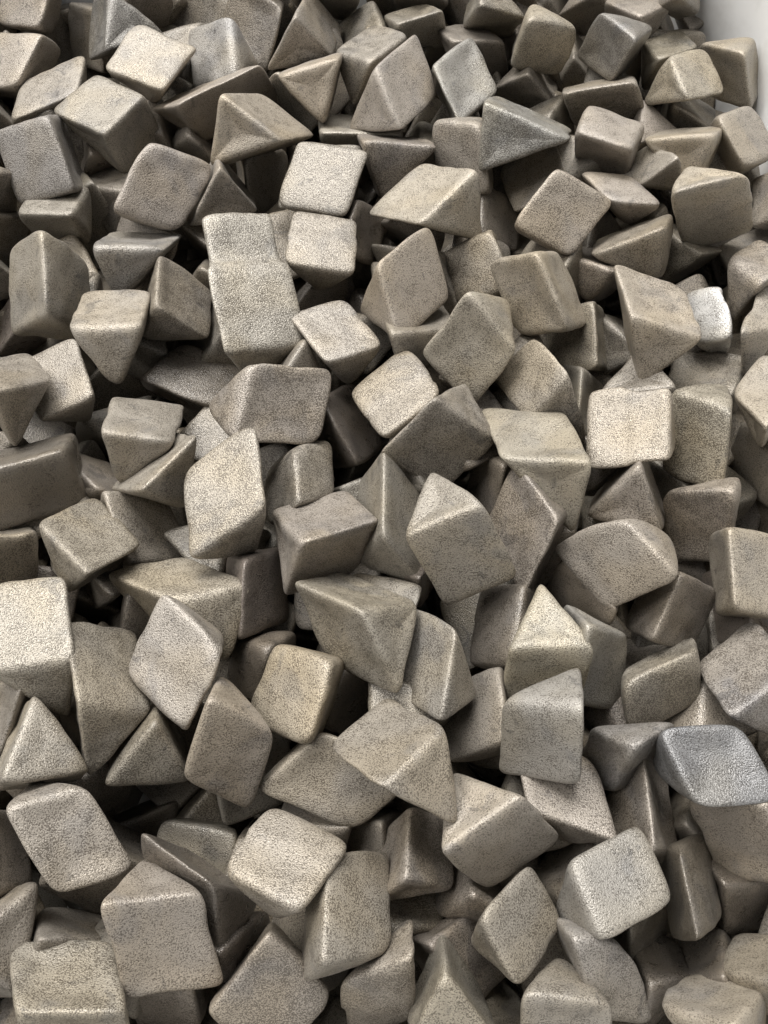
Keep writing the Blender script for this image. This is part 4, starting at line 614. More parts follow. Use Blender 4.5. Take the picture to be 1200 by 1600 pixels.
# ---------------------------------------------------------------- the stones underneath that only fill the gaps: one mass
REST = """
1283 8711 214 2166 8245 605 2169 9253 343 1664 9110 -711 2546 8645 -320 2549 9653 -582
2440 9662 -528 3019 9207 168 3177 10212 -221 3081 9660 -1215 3660 9205 -519 3819 10211 -909
4382 9585 -2532 4863 8886 -2041 5296 9830 -2300 4689 9761 -3449 5169 9062 -2958 5602 10006 -3217
5091 5760 -10 5761 5605 -812 4861 5801 -1041 5423 6681 -399 6093 6527 -1200 5193 6722 -1430
1782 7942 -543 2599 7502 -54 2663 8474 -404 2156 8199 -1471 2972 7759 -982 3036 8731 -1333
2671 7371 -350 3410 7347 -1088 2665 8014 -1187 2286 6523 -564 3025 6499 -1302 2280 7167 -1401
2890 2679 -1017 3729 3038 -1409 2916 3512 -1650 3053 2573 -1991 3892 2932 -2383 3079 3406 -2624
-4183 -3006 -79 -4052 -2941 -1045 -4660 -2254 -631 -4789 -3325 -1024 -4658 -3260 -1991 -5267 -2573 -1576
-4993 -6790 -708 -4110 -6167 -474 -4953 -5739 -1047 -5237 -6566 319 -4354 -5943 553 -5197 -5514 -20
-3454 -6586 438 -3358 -7085 -482 -4313 -6902 -80 -3722 -5553 200 -3626 -6053 -720 -4580 -5870 -318
-3487 -5710 336 -3563 -6420 -503 -3356 -5356 -699 -2572 -6449 418 -2649 -7158 -421 -2441 -6095 -617
-1438 -5512 -76 -1449 -6465 346 -2250 -5817 502 -1837 -5684 -1086 -1848 -6637 -664 -2649 -5988 -507
-1830 -5671 -1287 -1768 -6758 -1099 -1073 -6281 -1814 -1386 -5599 -163 -1324 -6687 25 -629 -6209 -690
184 -5193 -946 -268 -6179 -939 811 -6076 -885 -107 -5359 252 -559 -6345 259 520 -6242 313
-205 -5656 -866 45 -6250 -1790 871 -5843 -1141 167 -6624 -410 418 -7218 -1334 1244 -6811 -685
1049 -6822 -39 1628 -6644 -968 526 -6524 -970 1219 -5818 638 1798 -5640 -290 696 -5521 -293
2137 -7376 -310 2043 -6325 91 2521 -6505 -915 1361 -6963 -1328 1267 -5912 -928 1746 -6092 -1933
2982 -5695 -867 2439 -6628 -849 3519 -6632 -863 3090 -5490 159 2547 -6423 177 3627 -6427 163
4167 -6154 -123 3304 -6461 -689 3181 -6022 286 3706 -5486 -966 2843 -5793 -1531 2719 -5354 -556
4309 -5588 -782 3336 -6208 -896 4363 -6695 -1120 4364 -6034 397 3391 -6653 282 4418 -7141 59
4805 -5276 -352 5403 -6029 -735 5132 -6041 263 4022 -5928 -809 4620 -6680 -1192 4349 -6693 -194
-4333 -5881 -780 -4129 -4854 -1072 -5088 -5113 -631 -4252 -6147 362 -4048 -5120 69 -5007 -5380 511
-2920 -5410 -939 -2209 -5851 -316 -3157 -6276 -407 -2600 -5778 -1793 -1889 -6219 -1171 -2837 -6644 -1262
1640 -4966 -68 2686 -5046 -390 2211 -5879 144 1330 -5154 -966 2376 -5234 -1288 1901 -6067 -755
-4512 -4829 -1420 -5415 -5346 -1427 -4526 -5855 -1243 -4916 -4942 -490 -5820 -5460 -496 -4930 -5968 -312
-1569 -4647 -489 -1230 -5504 112 -1711 -5672 -863 -791 -4198 -1525 -452 -5055 -924 -933 -5223 -1899
3770 -4981 -394 3532 -5562 -1341 4092 -4575 -1405 4624 -5495 -113 4386 -6076 -1060 4946 -5089 -1124
-4152 -4202 -354 -4666 -4877 -971 -4197 -5218 -97 -4940 -3745 254 -5454 -4420 -362 -4985 -4761 512
-3493 -4350 -637 -4473 -4281 -78 -4201 -3493 -841 -3911 -5249 -1483 -4891 -5181 -924 -4619 -4392 -1687
2212 -4277 -460 1264 -4511 -761 1999 -4364 -1455 2445 -5237 -785 1497 -5471 -1087 2232 -5324 -1781
-5220 -3310 -893 -5460 -4318 -1208 -4857 -3681 -1844 -4641 -3996 -245 -4881 -5005 -560 -4278 -4367 -1196
4248 -4572 -992 5164 -4276 -594 4764 -3771 -1413 4100 -3901 17 5016 -3604 415 4616 -3100 -404
5150 -3936 -1086 5380 -4790 -466 6142 -4053 -676 4652 -3291 -322 4883 -4146 297 5645 -3409 88
-5759 -2962 -219 -5369 -2818 -1251 -4843 -3501 -547 -5965 -4078 -697 -5575 -3934 -1729 -5049 -4616 -1025
3930 -2937 -1382 4935 -3433 -1290 4456 -2962 -389 3579 -3963 -1172 4583 -4459 -1080 4104 -3988 -179
-5226 -2515 -896 -4392 -3212 -795 -4775 -2690 83 -5852 -3256 -406 -5019 -3954 -305 -5402 -3431 573
5663 -3519 -994 4780 -3343 -1535 4734 -3546 -505 5761 -2547 -687 4878 -2371 -1227 4832 -2573 -198
-4786 -2551 -1222 -5478 -1748 -872 -5846 -2798 -969 -4627 -2895 -129 -5319 -2092 221 -5686 -3142 124
-2765 -2009 -1524 -2632 -3053 -1223 -1827 -2329 -1059 -3106 -1678 -599 -2973 -2721 -297 -2169 -1998 -133
2100 -2622 -47 2055 -2020 -908 2810 -2746 -812 1661 -3339 -598 1616 -2737 -1459 2371 -3463 -1363
3700 -2713 -127 4703 -2834 -638 3922 -3648 -725 3283 -2162 -838 4286 -2283 -1349 3504 -3098 -1436
-6472 -2189 -499 -5792 -1844 256 -5614 -2780 -239 -6184 -1355 -1034 -5504 -1010 -278 -5326 -1946 -773
-4609 -2406 -1177 -5541 -2213 -528 -4533 -2465 -29 -4615 -1276 -1058 -5547 -1083 -409 -4539 -1335 90
-3384 -2278 -902 -4300 -2467 -1458 -4334 -2353 -377 -3438 -1188 -777 -4354 -1376 -1334 -4388 -1262 -252
268 -2296 -619 -435 -2517 -1356 -631 -1770 -655 959 -1466 -916 255 -1686 -1653 59 -940 -952
2606 -1855 -527 2011 -2706 -983 1591 -2129 -101 2093 -1196 -1154 1497 -2047 -1610 1077 -1470 -728
4956 -2430 -1754 4216 -2685 -978 5294 -2750 -754 4459 -1434 -1393 3718 -1689 -616 4796 -1754 -393
4757 -1617 -113 5301 -2462 -415 4559 -2065 -1042 5398 -1008 -683 5942 -1854 -984 5200 -1456 -1611
-4989 -1058 -1538 -4767 -1445 -513 -4695 -350 -725 -5942 -997 -1215 -5720 -1383 -189 -5648 -288 -402
4792 -1627 -60 4420 -667 -471 5021 -675 460 5738 -1476 -606 5367 -516 -1017 5968 -525 -85
-1470 -568 -1311 -1367 400 -783 -946 -522 -336 -315 -666 -1506 -212 302 -977 210 -620 -531
-5814 -551 -972 -6288 -930 -81 -5217 -987 -187 -5593 323 -525 -6067 -56 366 -4995 -113 259
-6186 637 -1122 -5608 776 -213 -6150 -152 -376 -5486 135 -1861 -4907 274 -952 -5449 -653 -1115
-4977 -645 -1391 -4123 -513 -660 -4324 279 -1444 -5762 -165 -569 -4907 -34 161 -5108 758 -623
1316 17 -786 659 285 56 782 980 -789 473 -601 -1221 -185 -333 -379 -62 362 -1224
5892 128 -270 4992 582 -510 5328 -225 -1064 5505 -562 309 4606 -107 69 4942 -915 -485
-5588 1432 170 -5441 433 -139 -6379 898 -284 -5191 1205 -928 -5045 206 -1237 -5982 672 -1382
-5125 329 -101 -4839 1027 -845 -4212 858 -7 -4412 -388 -365 -4126 310 -1109 -3499 142 -271
-5730 1987 -772 -6825 1864 -450 -6455 1379 -1423 -5465 964 -436 -6560 841 -114 -6190 357 -1087
5353 1974 -856 4785 1201 -355 4288 2098 -703 4452 1101 -1450 3884 328 -949 3388 1224 -1297
5311 760 4 6267 533 -403 5455 -140 -544 5029 1775 -537 5985 1549 -944 5174 875 -1086
302 1149 -140 -260 1974 -854 551 2345 -10 1034 919 -1066 472 1744 -1781 1283 2115 -936
-7119 2361 292 -7127 1556 -545 -6527 2539 -690 -5761 2090 316 -5769 1285 -521 -5169 2268 -667
-5328 2372 -770 -5893 1386 -837 -4761 1386 -718 -5553 2143 332 -6118 1157 264 -4986 1158 384
932 3354 -776 -156 2735 -715 644 2507 -1654 1843 2568 -326 755 1949 -266 1555 1721 -1204
1921 2786 -1015 1214 2066 -953 2183 1841 -769 1964 2746 14 1257 2026 77 2225 1801 261
4893 1954 1 5156 2954 -353 5511 2073 -892 4048 2088 -678 4311 3088 -1031 4666 2206 -1571
-7693 2355 -790 -7151 3279 -1230 -7238 3151 -83 -6670 1983 -476 -6128 2906 -916 -6215 2778 231
-5840 3236 63 -5135 2407 -181 -6229 2277 -354 -5672 3152 -1085 -4967 2323 -1329 -6061 2194 -1501
2447 2189 -1088 2268 3080 -1591 1475 2536 -1201 2531 3002 -285 2352 3893 -788 1558 3349 -398
-7906 3214 -312 -6919 3777 -417 -6952 2781 139 -7493 3304 -1570 -6507 3866 -1674 -6539 2871 -1119
5601 2941 -1104 4829 3185 -1821 4602 2546 -979 5651 3735 -243 4879 3979 -960 4652 3340 -118
5930 3008 -1366 5053 2403 -1055 6030 2265 -547 5565 3750 -522 4688 3145 -211 5666 3008 297
-6322 3838 -807 -6822 2855 -573 -5778 2869 -999 -6269 3680 412 -6770 2696 646 -5725 2710 221
-4631 3071 -663 -5008 3666 -1504 -5141 4024 -476 -3845 3586 -416 -4223 4180 -1257 -4355 4539 -229
-86 2876 129 -207 3869 -141 744 3474 -35 -91 3000 -879 -213 3992 -1149 739 3597 -1042
-6142 3864 -1202 -6542 4480 -343 -7109 4435 -1319 -6791 3306 -302 -7191 3922 557 -7758 3877 -419
-5976 3430 -585 -6148 3428 448 -5718 4266 -9 -6613 4208 -865 -6785 4206 168 -6355 5044 -290
-1906 4291 120 -1501 3249 -80 -1979 3844 -922 -1052 4884 -132 -647 3842 -332 -1124 4437 -1173
-6823 5373 -783 -7296 4401 -816 -6217 4477 -793 -7152 5109 301 -7625 4137 268 -6546 4212 291
-569 5106 -988 -786 4778 2 -1478 5400 -517 -1278 4484 -1353 -1496 4156 -363 -2188 4778 -883
3115 4838 -1152 4131 4935 -1564 3803 5598 -749 3365 4123 -593 4382 4220 -1006 4054 4883 -190
-6273 5394 -1134 -7363 5198 -1008 -6649 4346 -1084 -5854 5938 -101 -6945 5743 26 -6230 4890 -50
-5666 5442 -13 -5397 5904 -873 -4819 5163 -494 -6338 4938 -732 -6069 5400 -1593 -5491 4659 -1214
-7821 5493 -172 -7182 5045 -768 -7943 5537 -1145 -7127 6224 -325 -6489 5776 -921 -7249 6268 -1298
-5622 5807 -168 -5731 6324 -1050 -5958 5322 -1010 -6604 5981 384 -6713 6498 -499 -6940 5496 -458
-2609 6127 -338 -2356 6209 -1363 -2323 7064 -740 -1717 5899 12 -1464 5980 -1013 -1432 6835 -390
3845 5600 -851 2817 5627 -572 3535 6179 -12 4013 6497 -1458 2985 6524 -1179 3704 7075 -619
-6649 6671 33 -7267 7130 -831 -6878 6043 -911 -7549 6274 477 -8166 6732 -387 -7778 5646 -467
-5679 7018 -188 -5755 6305 -1046 -5643 7401 -1238 -4663 7128 -49 -4739 6414 -907 -4627 7511 -1099
-3793 6861 -1330 -4896 6939 -1470 -4476 6199 -750 -3845 7437 -334 -4949 7515 -474 -4528 6775 246
-7805 6875 390 -7668 7902 -74 -6848 7123 -169 -8287 6566 -646 -8150 7594 -1109 -7330 6814 -1205
-6457 7660 231 -7173 6932 40 -6882 7585 -714 -5728 7105 -138 -6444 6376 -330 -6153 7029 -1084
-2963 7612 -302 -2881 6573 -701 -2941 7437 -1404 -1778 7565 -109 -1696 6527 -508 -1757 7391 -1211
583 7894 -532 -267 8123 157 -387 8267 -945 431 6885 -1055 -419 7114 -366 -539 7258 -1468
1503 7573 -272 1246 8456 -835 1829 7674 -1295 516 6947 -145 260 7830 -708 843 7048 -1167
-7678 7612 117 -7924 8631 -247 -6972 8148 -550 -8628 7252 -512 -8874 8270 -876 -7922 7788 -1178
-6684 8762 -158 -6300 7752 -64 -7357 7945 80 -6983 8341 -1240 -6598 7331 -1147 -7656 7524 -1003
-3748 8621 -1357 -3085 8946 -608 -4121 9075 -485 -4210 7569 -1109 -3548 7895 -360 -4584 8023 -238
-7999 9288 -813 -8384 8296 -687 -7329 8450 -803 -7879 9218 178 -8265 8225 304 -7210 8380 189
-7186 8328 -127 -7576 8324 -1122 -7918 9050 -417 -6512 9102 -521 -6903 9098 -1515 -7244 9824 -810
-6351 9612 -584 -6927 8655 -846 -5803 8604 -619 -6780 9534 452 -7356 8577 190 -6232 8526 417
-6294 9781 -511 -5729 9502 358 -6569 8907 50 -5568 9330 -1020 -5002 9051 -151 -5842 8457 -459
-1039 9953 -814 -1918 9660 -1493 -1075 8907 -1287 -1446 9798 310 -2325 9505 -369 -1483 8752 -163
-4770 -6415 -581 -4643 -6443 -1694 -5290 -7202 -1185 -5605 -5496 -489 -5478 -5523 -1602 -6125 -6283 -1093
-4102 -7048 -714 -4163 -6658 -1691 -4964 -6525 -1020 -3410 -6192 -400 -3471 -5802 -1377 -4272 -5669 -706
-2236 -6786 -1548 -2956 -6119 -2056 -3156 -7204 -1993 -2735 -6585 -638 -3456 -5919 -1146 -3656 -7004 -1083
2306 -7027 -1434 2017 -6845 -356 2991 -7366 -601 2826 -5937 -1794 2537 -5755 -716 3511 -6276 -960
3152 -6360 -555 2973 -5978 -1543 3700 -5506 -908 3963 -6922 -1070 3784 -6540 -2058 4511 -6068 -1423
4755 -5776 -706 5751 -6169 -958 4950 -6857 -649 4239 -5903 -1740 5234 -6296 -1991 4434 -6983 -1682
-3881 -5393 -1946 -4037 -6237 -1317 -3228 -5573 -1125 -4668 -5019 -1333 -4824 -5862 -704 -4015 -5199 -513
884 -6029 -2208 1141 -5276 -1506 361 -5961 -1288 1754 -6429 -1693 2011 -5676 -991 1231 -6360 -773
1676 -6194 -1457 1704 -5261 -909 1438 -6179 -401 2722 -6072 -1737 2751 -5139 -1189 2485 -6057 -681
-3055 -6044 -1130 -2218 -5458 -1630 -3284 -5064 -1660 -3041 -5391 -140 -2204 -4806 -640 -3270 -4411 -669
-1703 -4431 -1124 -2396 -4983 -1666 -1464 -4775 -2075 -1393 -5261 -788 -2087 -5813 -1330 -1155 -5605 -1739
5687 -4735 -821 5217 -5085 77 4619 -4816 -771 5876 -5789 -1372 5407 -6139 -474 4808 -5870 -1322
-168 -4783 -1826 75 -3762 -1684 -928 -4086 -1586 -194 -4919 -906 48 -3898 -764 -955 -4222 -666
1056 -3680 -1962 623 -4664 -1422 1699 -4697 -1960 1628 -3530 -844 1196 -4514 -305 2271 -4547 -842
5298 -5349 -933 5176 -4409 -490 6078 -4651 -964 4878 -5218 -1792 4756 -4278 -1349 5657 -4520 -1822
-1932 -4719 -428 -900 -4792 -1004 -1866 -4402 -1567 -1591 -3561 -345 -559 -3633 -921 -1525 -3244 -1484
3318 -4696 -906 3616 -3803 -1466 3026 -4585 -1956 2718 -3858 -130 3015 -2965 -690 2425 -3747 -1179
-6155 -3902 -767 -6527 -3095 -1464 -5978 -2815 -517 -5347 -3592 -1497 -5719 -2785 -2193 -5170 -2505 -1247
-3230 -2966 -1563 -3117 -4013 -1763 -3140 -3660 -750 -4268 -2960 -1405 -4155 -4008 -1605 -4178 -3655 -593
-1262 -2685 -2130 -942 -2035 -1346 -1940 -1969 -1720 -1595 -3411 -1384 -1275 -2761 -600 -2272 -2696 -974
-29 -3291 -848 -104 -3469 -1920 -891 -2921 -1403 1077 -2615 -941 1003 -2793 -2014 216 -2245 -1496
5219 -2428 -1962 4930 -2088 -999 4620 -3045 -1339 6267 -2598 -1625 5978 -2258 -662 5668 -3214 -1002
-5952 -2167 -308 -6560 -1652 -878 -5593 -1515 -944 -5980 -3019 -774 -6588 -2505 -1344 -5621 -2367 -1410
-3316 -1873 -424 -3504 -942 -941 -2722 -1605 -1287 -3963 -2258 -1210 -4151 -1327 -1728 -3369 -1989 -2074
353 -2082 -1573 -268 -1354 -1855 -522 -2309 -1996 -208 -1806 -767 -830 -1078 -1049 -1083 -2033 -1190
-5537 -752 -1126 -6006 -1701 -1130 -5532 -1349 -251 -6329 -198 -657 -6798 -1147 -662 -6325 -795 217
5901 -752 -1515 5416 -1707 -1425 5916 -1276 -576 5099 145 -1575 4614 -811 -1485 5114 -380 -636
-6128 761 -1568 -6385 1126 -601 -6975 367 -1058 -5901 -442 -1500 -6157 -77 -533 -6747 -836 -990
1290 267 -540 1976 334 -1304 1783 -576 -864 315 564 -958 1001 631 -1723 809 -279 -1282
1750 362 -936 2595 -84 -1329 1998 510 -1928 2536 1111 -914 3381 665 -1307 2784 1259 -1906
-6601 745 -1269 -5723 264 -1541 -5994 1152 -2006 -5884 1270 -738 -5005 789 -1010 -5276 1677 -1474
4893 771 -1322 5872 677 -692 5888 434 -1834 4635 1804 -1400 5614 1710 -769 5630 1467 -1911
-6094 1758 -2056 -5621 2389 -1225 -6657 2660 -1630 -6681 1300 -1171 -6208 1931 -341 -7245 2202 -746
3425 1888 -1842 3265 1183 -1086 3651 2126 -849 2577 2323 -1599 2417 1618 -843 2803 2562 -605
5613 2424 -1201 4876 1999 -1734 5673 1456 -1457 5408 2365 -210 4672 1940 -743 5469 1397 -466
-2252 2379 -707 -2973 2295 -1435 -2538 3207 -1245 -1145 2576 -982 -1866 2493 -1710 -1431 3405 -1520
-1053 2067 -670 -786 1667 -1540 -1136 2597 -1507 -345 2729 -620 -78 2329 -1490 -428 3259 -1457
-2823 2884 -1950 -3621 3249 -1329 -3236 2257 -1180 -2332 3783 -1363 -3130 4148 -742 -2744 3155 -593
-4455 3593 -1575 -5043 2746 -1801 -4428 2747 -944 -5331 4122 -1126 -5919 3276 -1352 -5304 3277 -495
-6401 3231 -929 -5833 2991 -70 -5420 2848 -1033 -6325 4338 -1416 -5758 4098 -557 -5345 3955 -1520
-6753 4890 -899 -7168 4051 -603 -7664 4895 -532 -7265 4534 -1668 -7679 3696 -1372 -8175 4540 -1301
342 5353 -1349 1266 5326 -2002 1364 5506 -890 325 4384 -1044 1248 4357 -1697 1347 4537 -584
-1192 4825 -1291 -1479 5728 -1901 -2021 5503 -939 -42 5100 -942 -328 6003 -1552 -870 5779 -590
-4491 5583 -637 -4630 5825 -1704 -5403 5254 -1162 -5067 6466 -566 -5206 6708 -1633 -5979 6137 -1091
-3286 6189 -1539 -4202 5712 -1847 -3362 5115 -1534 -3676 6249 -616 -4592 5772 -924 -3752 5175 -611
-2945 4768 -321 -1861 5026 -634 -2605 4607 -1415 -3086 5797 -649 -2003 6055 -962 -2746 5635 -1743
-6971 6171 -130 -6233 6861 -428 -6184 5862 -759 -7049 5951 -1379 -6311 6642 -1678 -6262 5643 -2009
-1176 6962 -1647 -2035 7104 -1019 -1961 6230 -1638 -400 6260 -1283 -1259 6402 -654 -1186 5528 -1274
-7105 6284 -853 -6629 7073 -179 -5992 6521 -949 -7258 6963 -1711 -6782 7752 -1037 -6145 7201 -1807
5249 7758 -1109 4514 7070 -934 4980 7101 -1843 6055 7093 -866 5320 6405 -692 5786 6435 -1600
-2236 7958 -1802 -1564 7069 -1812 -1176 8057 -1472 -2606 8207 -726 -1933 7318 -737 -1546 8306 -396
2133 7067 -1121 2513 7876 -1733 1460 7625 -1760 1731 7758 -330 2111 8567 -941 1058 8316 -969
-5696 8007 -1069 -5495 9032 -1356 -5726 8292 -2113 -6656 8167 -280 -6455 9192 -567 -6686 8453 -1325
-593 9519 -540 -580 9160 -1593 247 8886 -901 -927 8388 -560 -914 8029 -1613 -86 7755 -922
2777 9242 -667 2578 9508 -1694 2861 8496 -1443 1781 8904 -458 1582 9169 -1486 1865 8158 -1234
-7460 9191 -404 -8053 10039 -932 -7663 9133 -1546 -8333 8418 -637 -8927 9266 -1166 -8536 8360 -1780
-5670 8857 -340 -5311 9763 -829 -4603 9079 -363 -5453 8783 -1459 -5095 9690 -1948 -4386 9005 -1482
-37 9200 -1309 988 9551 -1292 323 9783 -469 563 8328 -1181 1588 8679 -1164 923 8911 -341
-789 -5406 -1165 1 -6026 -1612 -765 -6489 -975 -1530 -5797 -1937 -740 -6416 -2385 -1507 -6879 -1747
-775 -6648 -2392 263 -6389 -2312 -434 -6045 -1573 -459 -7372 -1764 578 -7113 -1685 -118 -6769 -946
-6290 -6175 -2127 -6054 -5671 -1196 -5693 -6677 -1375 -5393 -5674 -2439 -5157 -5171 -1508 -4796 -6177 -1687
-2735 -6079 -1261 -3669 -6249 -776 -3451 -5292 -1192 -3061 -6135 -2288 -3995 -6305 -1803 -3777 -5348 -2219
-2730 -5852 -1006 -2060 -5107 -1511 -2413 -6013 -2070 -3539 -5434 -1424 -2870 -4688 -1929 -3223 -5595 -2488
-2366 -5584 -1919 -2020 -6603 -1650 -1282 -5820 -1921 -2539 -5315 -907 -2193 -6334 -638 -1455 -5552 -909
3267 -5240 -1246 2291 -5475 -968 2497 -5179 -1945 3417 -6094 -1813 2440 -6329 -1535 2647 -6034 -2513
4838 -6226 -1190 5318 -6065 -2185 4207 -6021 -2088 5068 -5082 -858 5549 -4921 -1853 4437 -4877 -1756
-4630 -4777 -865 -4792 -5620 -1491 -5621 -5098 -1078 -4661 -4354 -1976 -4823 -5198 -2602 -5652 -4675 -2189
-4079 -5396 -965 -3482 -4869 -266 -3035 -5302 -1124 -4075 -4826 -2012 -3477 -4299 -1312 -3031 -4732 -2171
-276 -5564 -1020 -25 -5568 -2047 -944 -5981 -1726 -554 -4434 -1317 -303 -4437 -2344 -1222 -4850 -2023
-321 -4177 -1523 807 -4070 -1818 512 -4315 -712 -404 -5419 -1650 724 -5312 -1946 429 -5558 -839
1436 -4428 -2331 1524 -5461 -2057 2008 -4707 -1468 554 -4324 -1924 641 -5357 -1650 1126 -4603 -1061
3929 -4225 -1428 3900 -5146 -2004 3908 -5185 -918 2831 -4260 -1531 2803 -5181 -2107 2810 -5219 -1021
-5515 -5061 -1890 -6020 -4704 -971 -4918 -4632 -1061 -5697 -4192 -2495 -6203 -3835 -1576 -5100 -3763 -1666
-2577 -3919 -1244 -1465 -4101 -1340 -2110 -4831 -766 -3131 -4592 -1928 -2019 -4773 -2024 -2664 -5503 -1451
2184 -3858 -871 2025 -4888 -1160 1468 -4098 -1645 2930 -3824 -1577 2771 -4854 -1866 2214 -4064 -2350
3525 -4871 -2193 3932 -5146 -1256 4565 -4784 -2023 3378 -3865 -2080 3785 -4139 -1143 4418 -3778 -1910
-1017 -3721 -841 -375 -3038 -1337 -144 -4074 -1330 -1527 -3930 -1576 -884 -3247 -2072 -654 -4283 -2065
3052 -3555 -1168 3752 -3078 -1858 4118 -3788 -1113 2683 -4309 -1713 3383 -3832 -2403 3749 -4543 -1658
5210 -2965 -1981 4353 -3085 -1215 4591 -3942 -1954 5832 -3423 -1210 4974 -3542 -444 5213 -4399 -1183
5002 -4773 -2001 5124 -4193 -1127 5964 -4443 -1716 5244 -3709 -2237 5366 -3129 -1363 6206 -3379 -1953
2321 -2731 -1378 1340 -2896 -1826 2236 -2933 -2447 2822 -3699 -987 1841 -3865 -1434 2737 -3902 -2055
2496 -3937 -1909 3302 -3357 -2432 2226 -3068 -2565 3018 -3652 -840 3824 -3072 -1362 2748 -2783 -1495
4717 -3749 -2143 4218 -2788 -2204 3646 -3704 -2305 4935 -3903 -1015 4436 -2943 -1076 3864 -3858 -1177
-4167 -3072 -1693 -4953 -2328 -1528 -4339 -2671 -688 -3461 -2376 -2154 -4247 -1632 -1990 -3634 -1975 -1150
-1524 -3040 -1489 -938 -2198 -1485 -573 -3079 -1107 -1104 -3013 -2365 -518 -2171 -2360 -153 -3052 -1982
2100 -2913 -1277 2039 -2014 -837 2840 -2246 -1395 1499 -2867 -2150 1438 -1968 -1710 2239 -2200 -2268
3538 -3298 -1711 2719 -2982 -1076 3729 -2655 -860 3141 -2484 -2392 2322 -2168 -1758 3332 -1841 -1541
-5779 -2069 -1087 -6561 -2637 -1613 -6819 -2035 -729 -5874 -1258 -1955 -6656 -1825 -2481 -6914 -1224 -1597
-4550 -1867 -1893 -4749 -1494 -882 -5505 -1381 -1667 -4950 -2902 -1766 -5149 -2529 -755 -5905 -2416 -1540
-2130 -2527 -1010 -2415 -2453 -2052 -2983 -1923 -1296 -1436 -1747 -1138 -1721 -1673 -2180 -2288 -1143 -1424
3776 -1534 -1120 4348 -1286 -1964 4444 -2234 -1524 3089 -2189 -1537 3661 -1942 -2380 3757 -2889 -1941
5946 -2094 -2122 4993 -2051 -2694 5065 -2680 -1779 5930 -1535 -872 4977 -1492 -1444 5049 -2120 -528
-6704 -1585 -1373 -6339 -1053 -2224 -6003 -789 -1245 -5736 -2111 -1199 -5371 -1579 -2050 -5035 -1315 -1071
-3852 -1156 -2260 -4514 -1675 -1466 -3690 -934 -1137 -5028 -676 -2149 -5689 -1195 -1356 -4865 -454 -1027
-3692 -573 -1598 -3552 -1616 -1555 -3500 -1116 -2481 -2666 -756 -928 -2526 -1799 -884 -2475 -1298 -1810
-413 -391 -1310 349 -1106 -756 -584 -1561 -1323 256 -417 -2312 1018 -1133 -1758 85 -1588 -2325
1541 -921 -948 2435 -1184 -1497 1712 -1947 -1244 1037 -1404 -1974 1931 -1668 -2523 1208 -2430 -2270
3026 -1453 -1817 2499 -590 -2154 1961 -1461 -1858 3167 -1314 -873 2640 -451 -1209 2102 -1323 -913
-6827 -1327 -1140 -5824 -1054 -1510 -6633 -1282 -2226 -7080 -277 -882 -6077 -3 -1252 -6886 -232 -1967
-2264 -1582 -1914 -2185 -1447 -864 -1492 -974 -1514 -2761 -602 -1610 -2682 -467 -560 -1988 6 -1210
-2259 -1244 -1674 -1377 -743 -1307 -1689 -605 -2330 -2873 -482 -1382 -1991 19 -1014 -2303 158 -2037
2007 -488 -691 2100 154 -1531 2264 -890 -1640 939 -746 -617 1032 -104 -1458 1197 -1147 -1566
3853 -111 -1363 4716 300 -1032 4380 -564 -629 4284 -743 -2078 5147 -332 -1747 4812 -1197 -1344
-816 60 -2176 -1432 -491 -1659 -573 -855 -1941 -682 630 -1321 -1298 79 -803 -438 -285 -1086
2393 -819 -531 1868 -434 -1430 2271 274 -676 3125 -799 -1329 2600 -414 -2227 3002 294 -1474
-7265 524 -1248 -6700 1174 -1807 -6421 950 -844 -6687 -9 -2007 -6121 641 -2566 -5843 416 -1603
-3270 547 -2535 -3516 -284 -1831 -2499 177 -1817 -3567 1377 -1853 -3813 546 -1149 -2796 1007 -1136
65 970 -855 -318 108 -1505 -378 1186 -1890 1191 849 -1336 808 -14 -1985 748 1064 -2370
-6200 1538 -1870 -7361 1503 -2060 -6683 600 -2390 -6772 1194 -946 -7933 1159 -1136 -7255 255 -1467
-1943 531 -2044 -1020 1014 -2203 -1918 1564 -2247 -2249 947 -1040 -1327 1431 -1199 -2224 1981 -1243
4359 1482 -834 4791 1473 -1722 4062 838 -1521 3754 1941 -1438 4186 1931 -2325 3458 1296 -2125
-1067 1846 -1643 -1990 1541 -1994 -1674 1253 -1052 -1121 2730 -1236 -2045 2425 -1586 -1729 2138 -645
2882 2274 -1776 1855 2754 -2193 2197 1653 -2553 2301 1996 -751 1274 2476 -1168 1616 1375 -1528
-6714 2470 -576 -7026 1601 -1108 -7689 2430 -1006 -6805 3067 -1720 -7117 2197 -2253 -7780 3026 -2151
95 2166 -1391 -433 2327 -2411 -953 1706 -1581 -278 3184 -1223 -806 3345 -2243 -1325 2724 -1413
4586 2384 -1092 4984 3019 -1927 4350 2122 -2157 3289 2567 -784 3687 3202 -1620 3052 2305 -1850
-5730 3193 -933 -6122 3035 -1882 -5142 2763 -1673 -6458 2551 -696 -6850 2394 -1646 -5869 2121 -1437
1449 3436 -1774 429 3398 -2097 1083 2573 -2291 1445 2958 -873 425 2921 -1197 1079 2095 -1391
1682 3257 -2213 2082 2475 -1627 2711 3248 -1978 1228 3618 -1353 1628 2836 -767 2257 3608 -1118
5789 2941 -1077 5181 3736 -878 5802 3758 -1687 5023 2799 -1592 4415 3593 -1394 5036 3616 -2203
-6986 3605 -2219 -6096 3924 -1694 -6906 4621 -1860 -7341 3335 -1240 -6452 3654 -715 -7261 4351 -881
-2912 3633 -1048 -3679 2963 -1538 -3929 3498 -575 -3275 4509 -1646 -4041 3840 -2136 -4292 4375 -1173
-1895 3658 -2414 -2165 2941 -1631 -1193 2867 -2130 -1729 4401 -1629 -1999 3684 -847 -1027 3611 -1345
1933 3177 -1895 2116 3529 -810 2970 3581 -1585 1898 4266 -2270 2081 4617 -1185 2935 4670 -1960
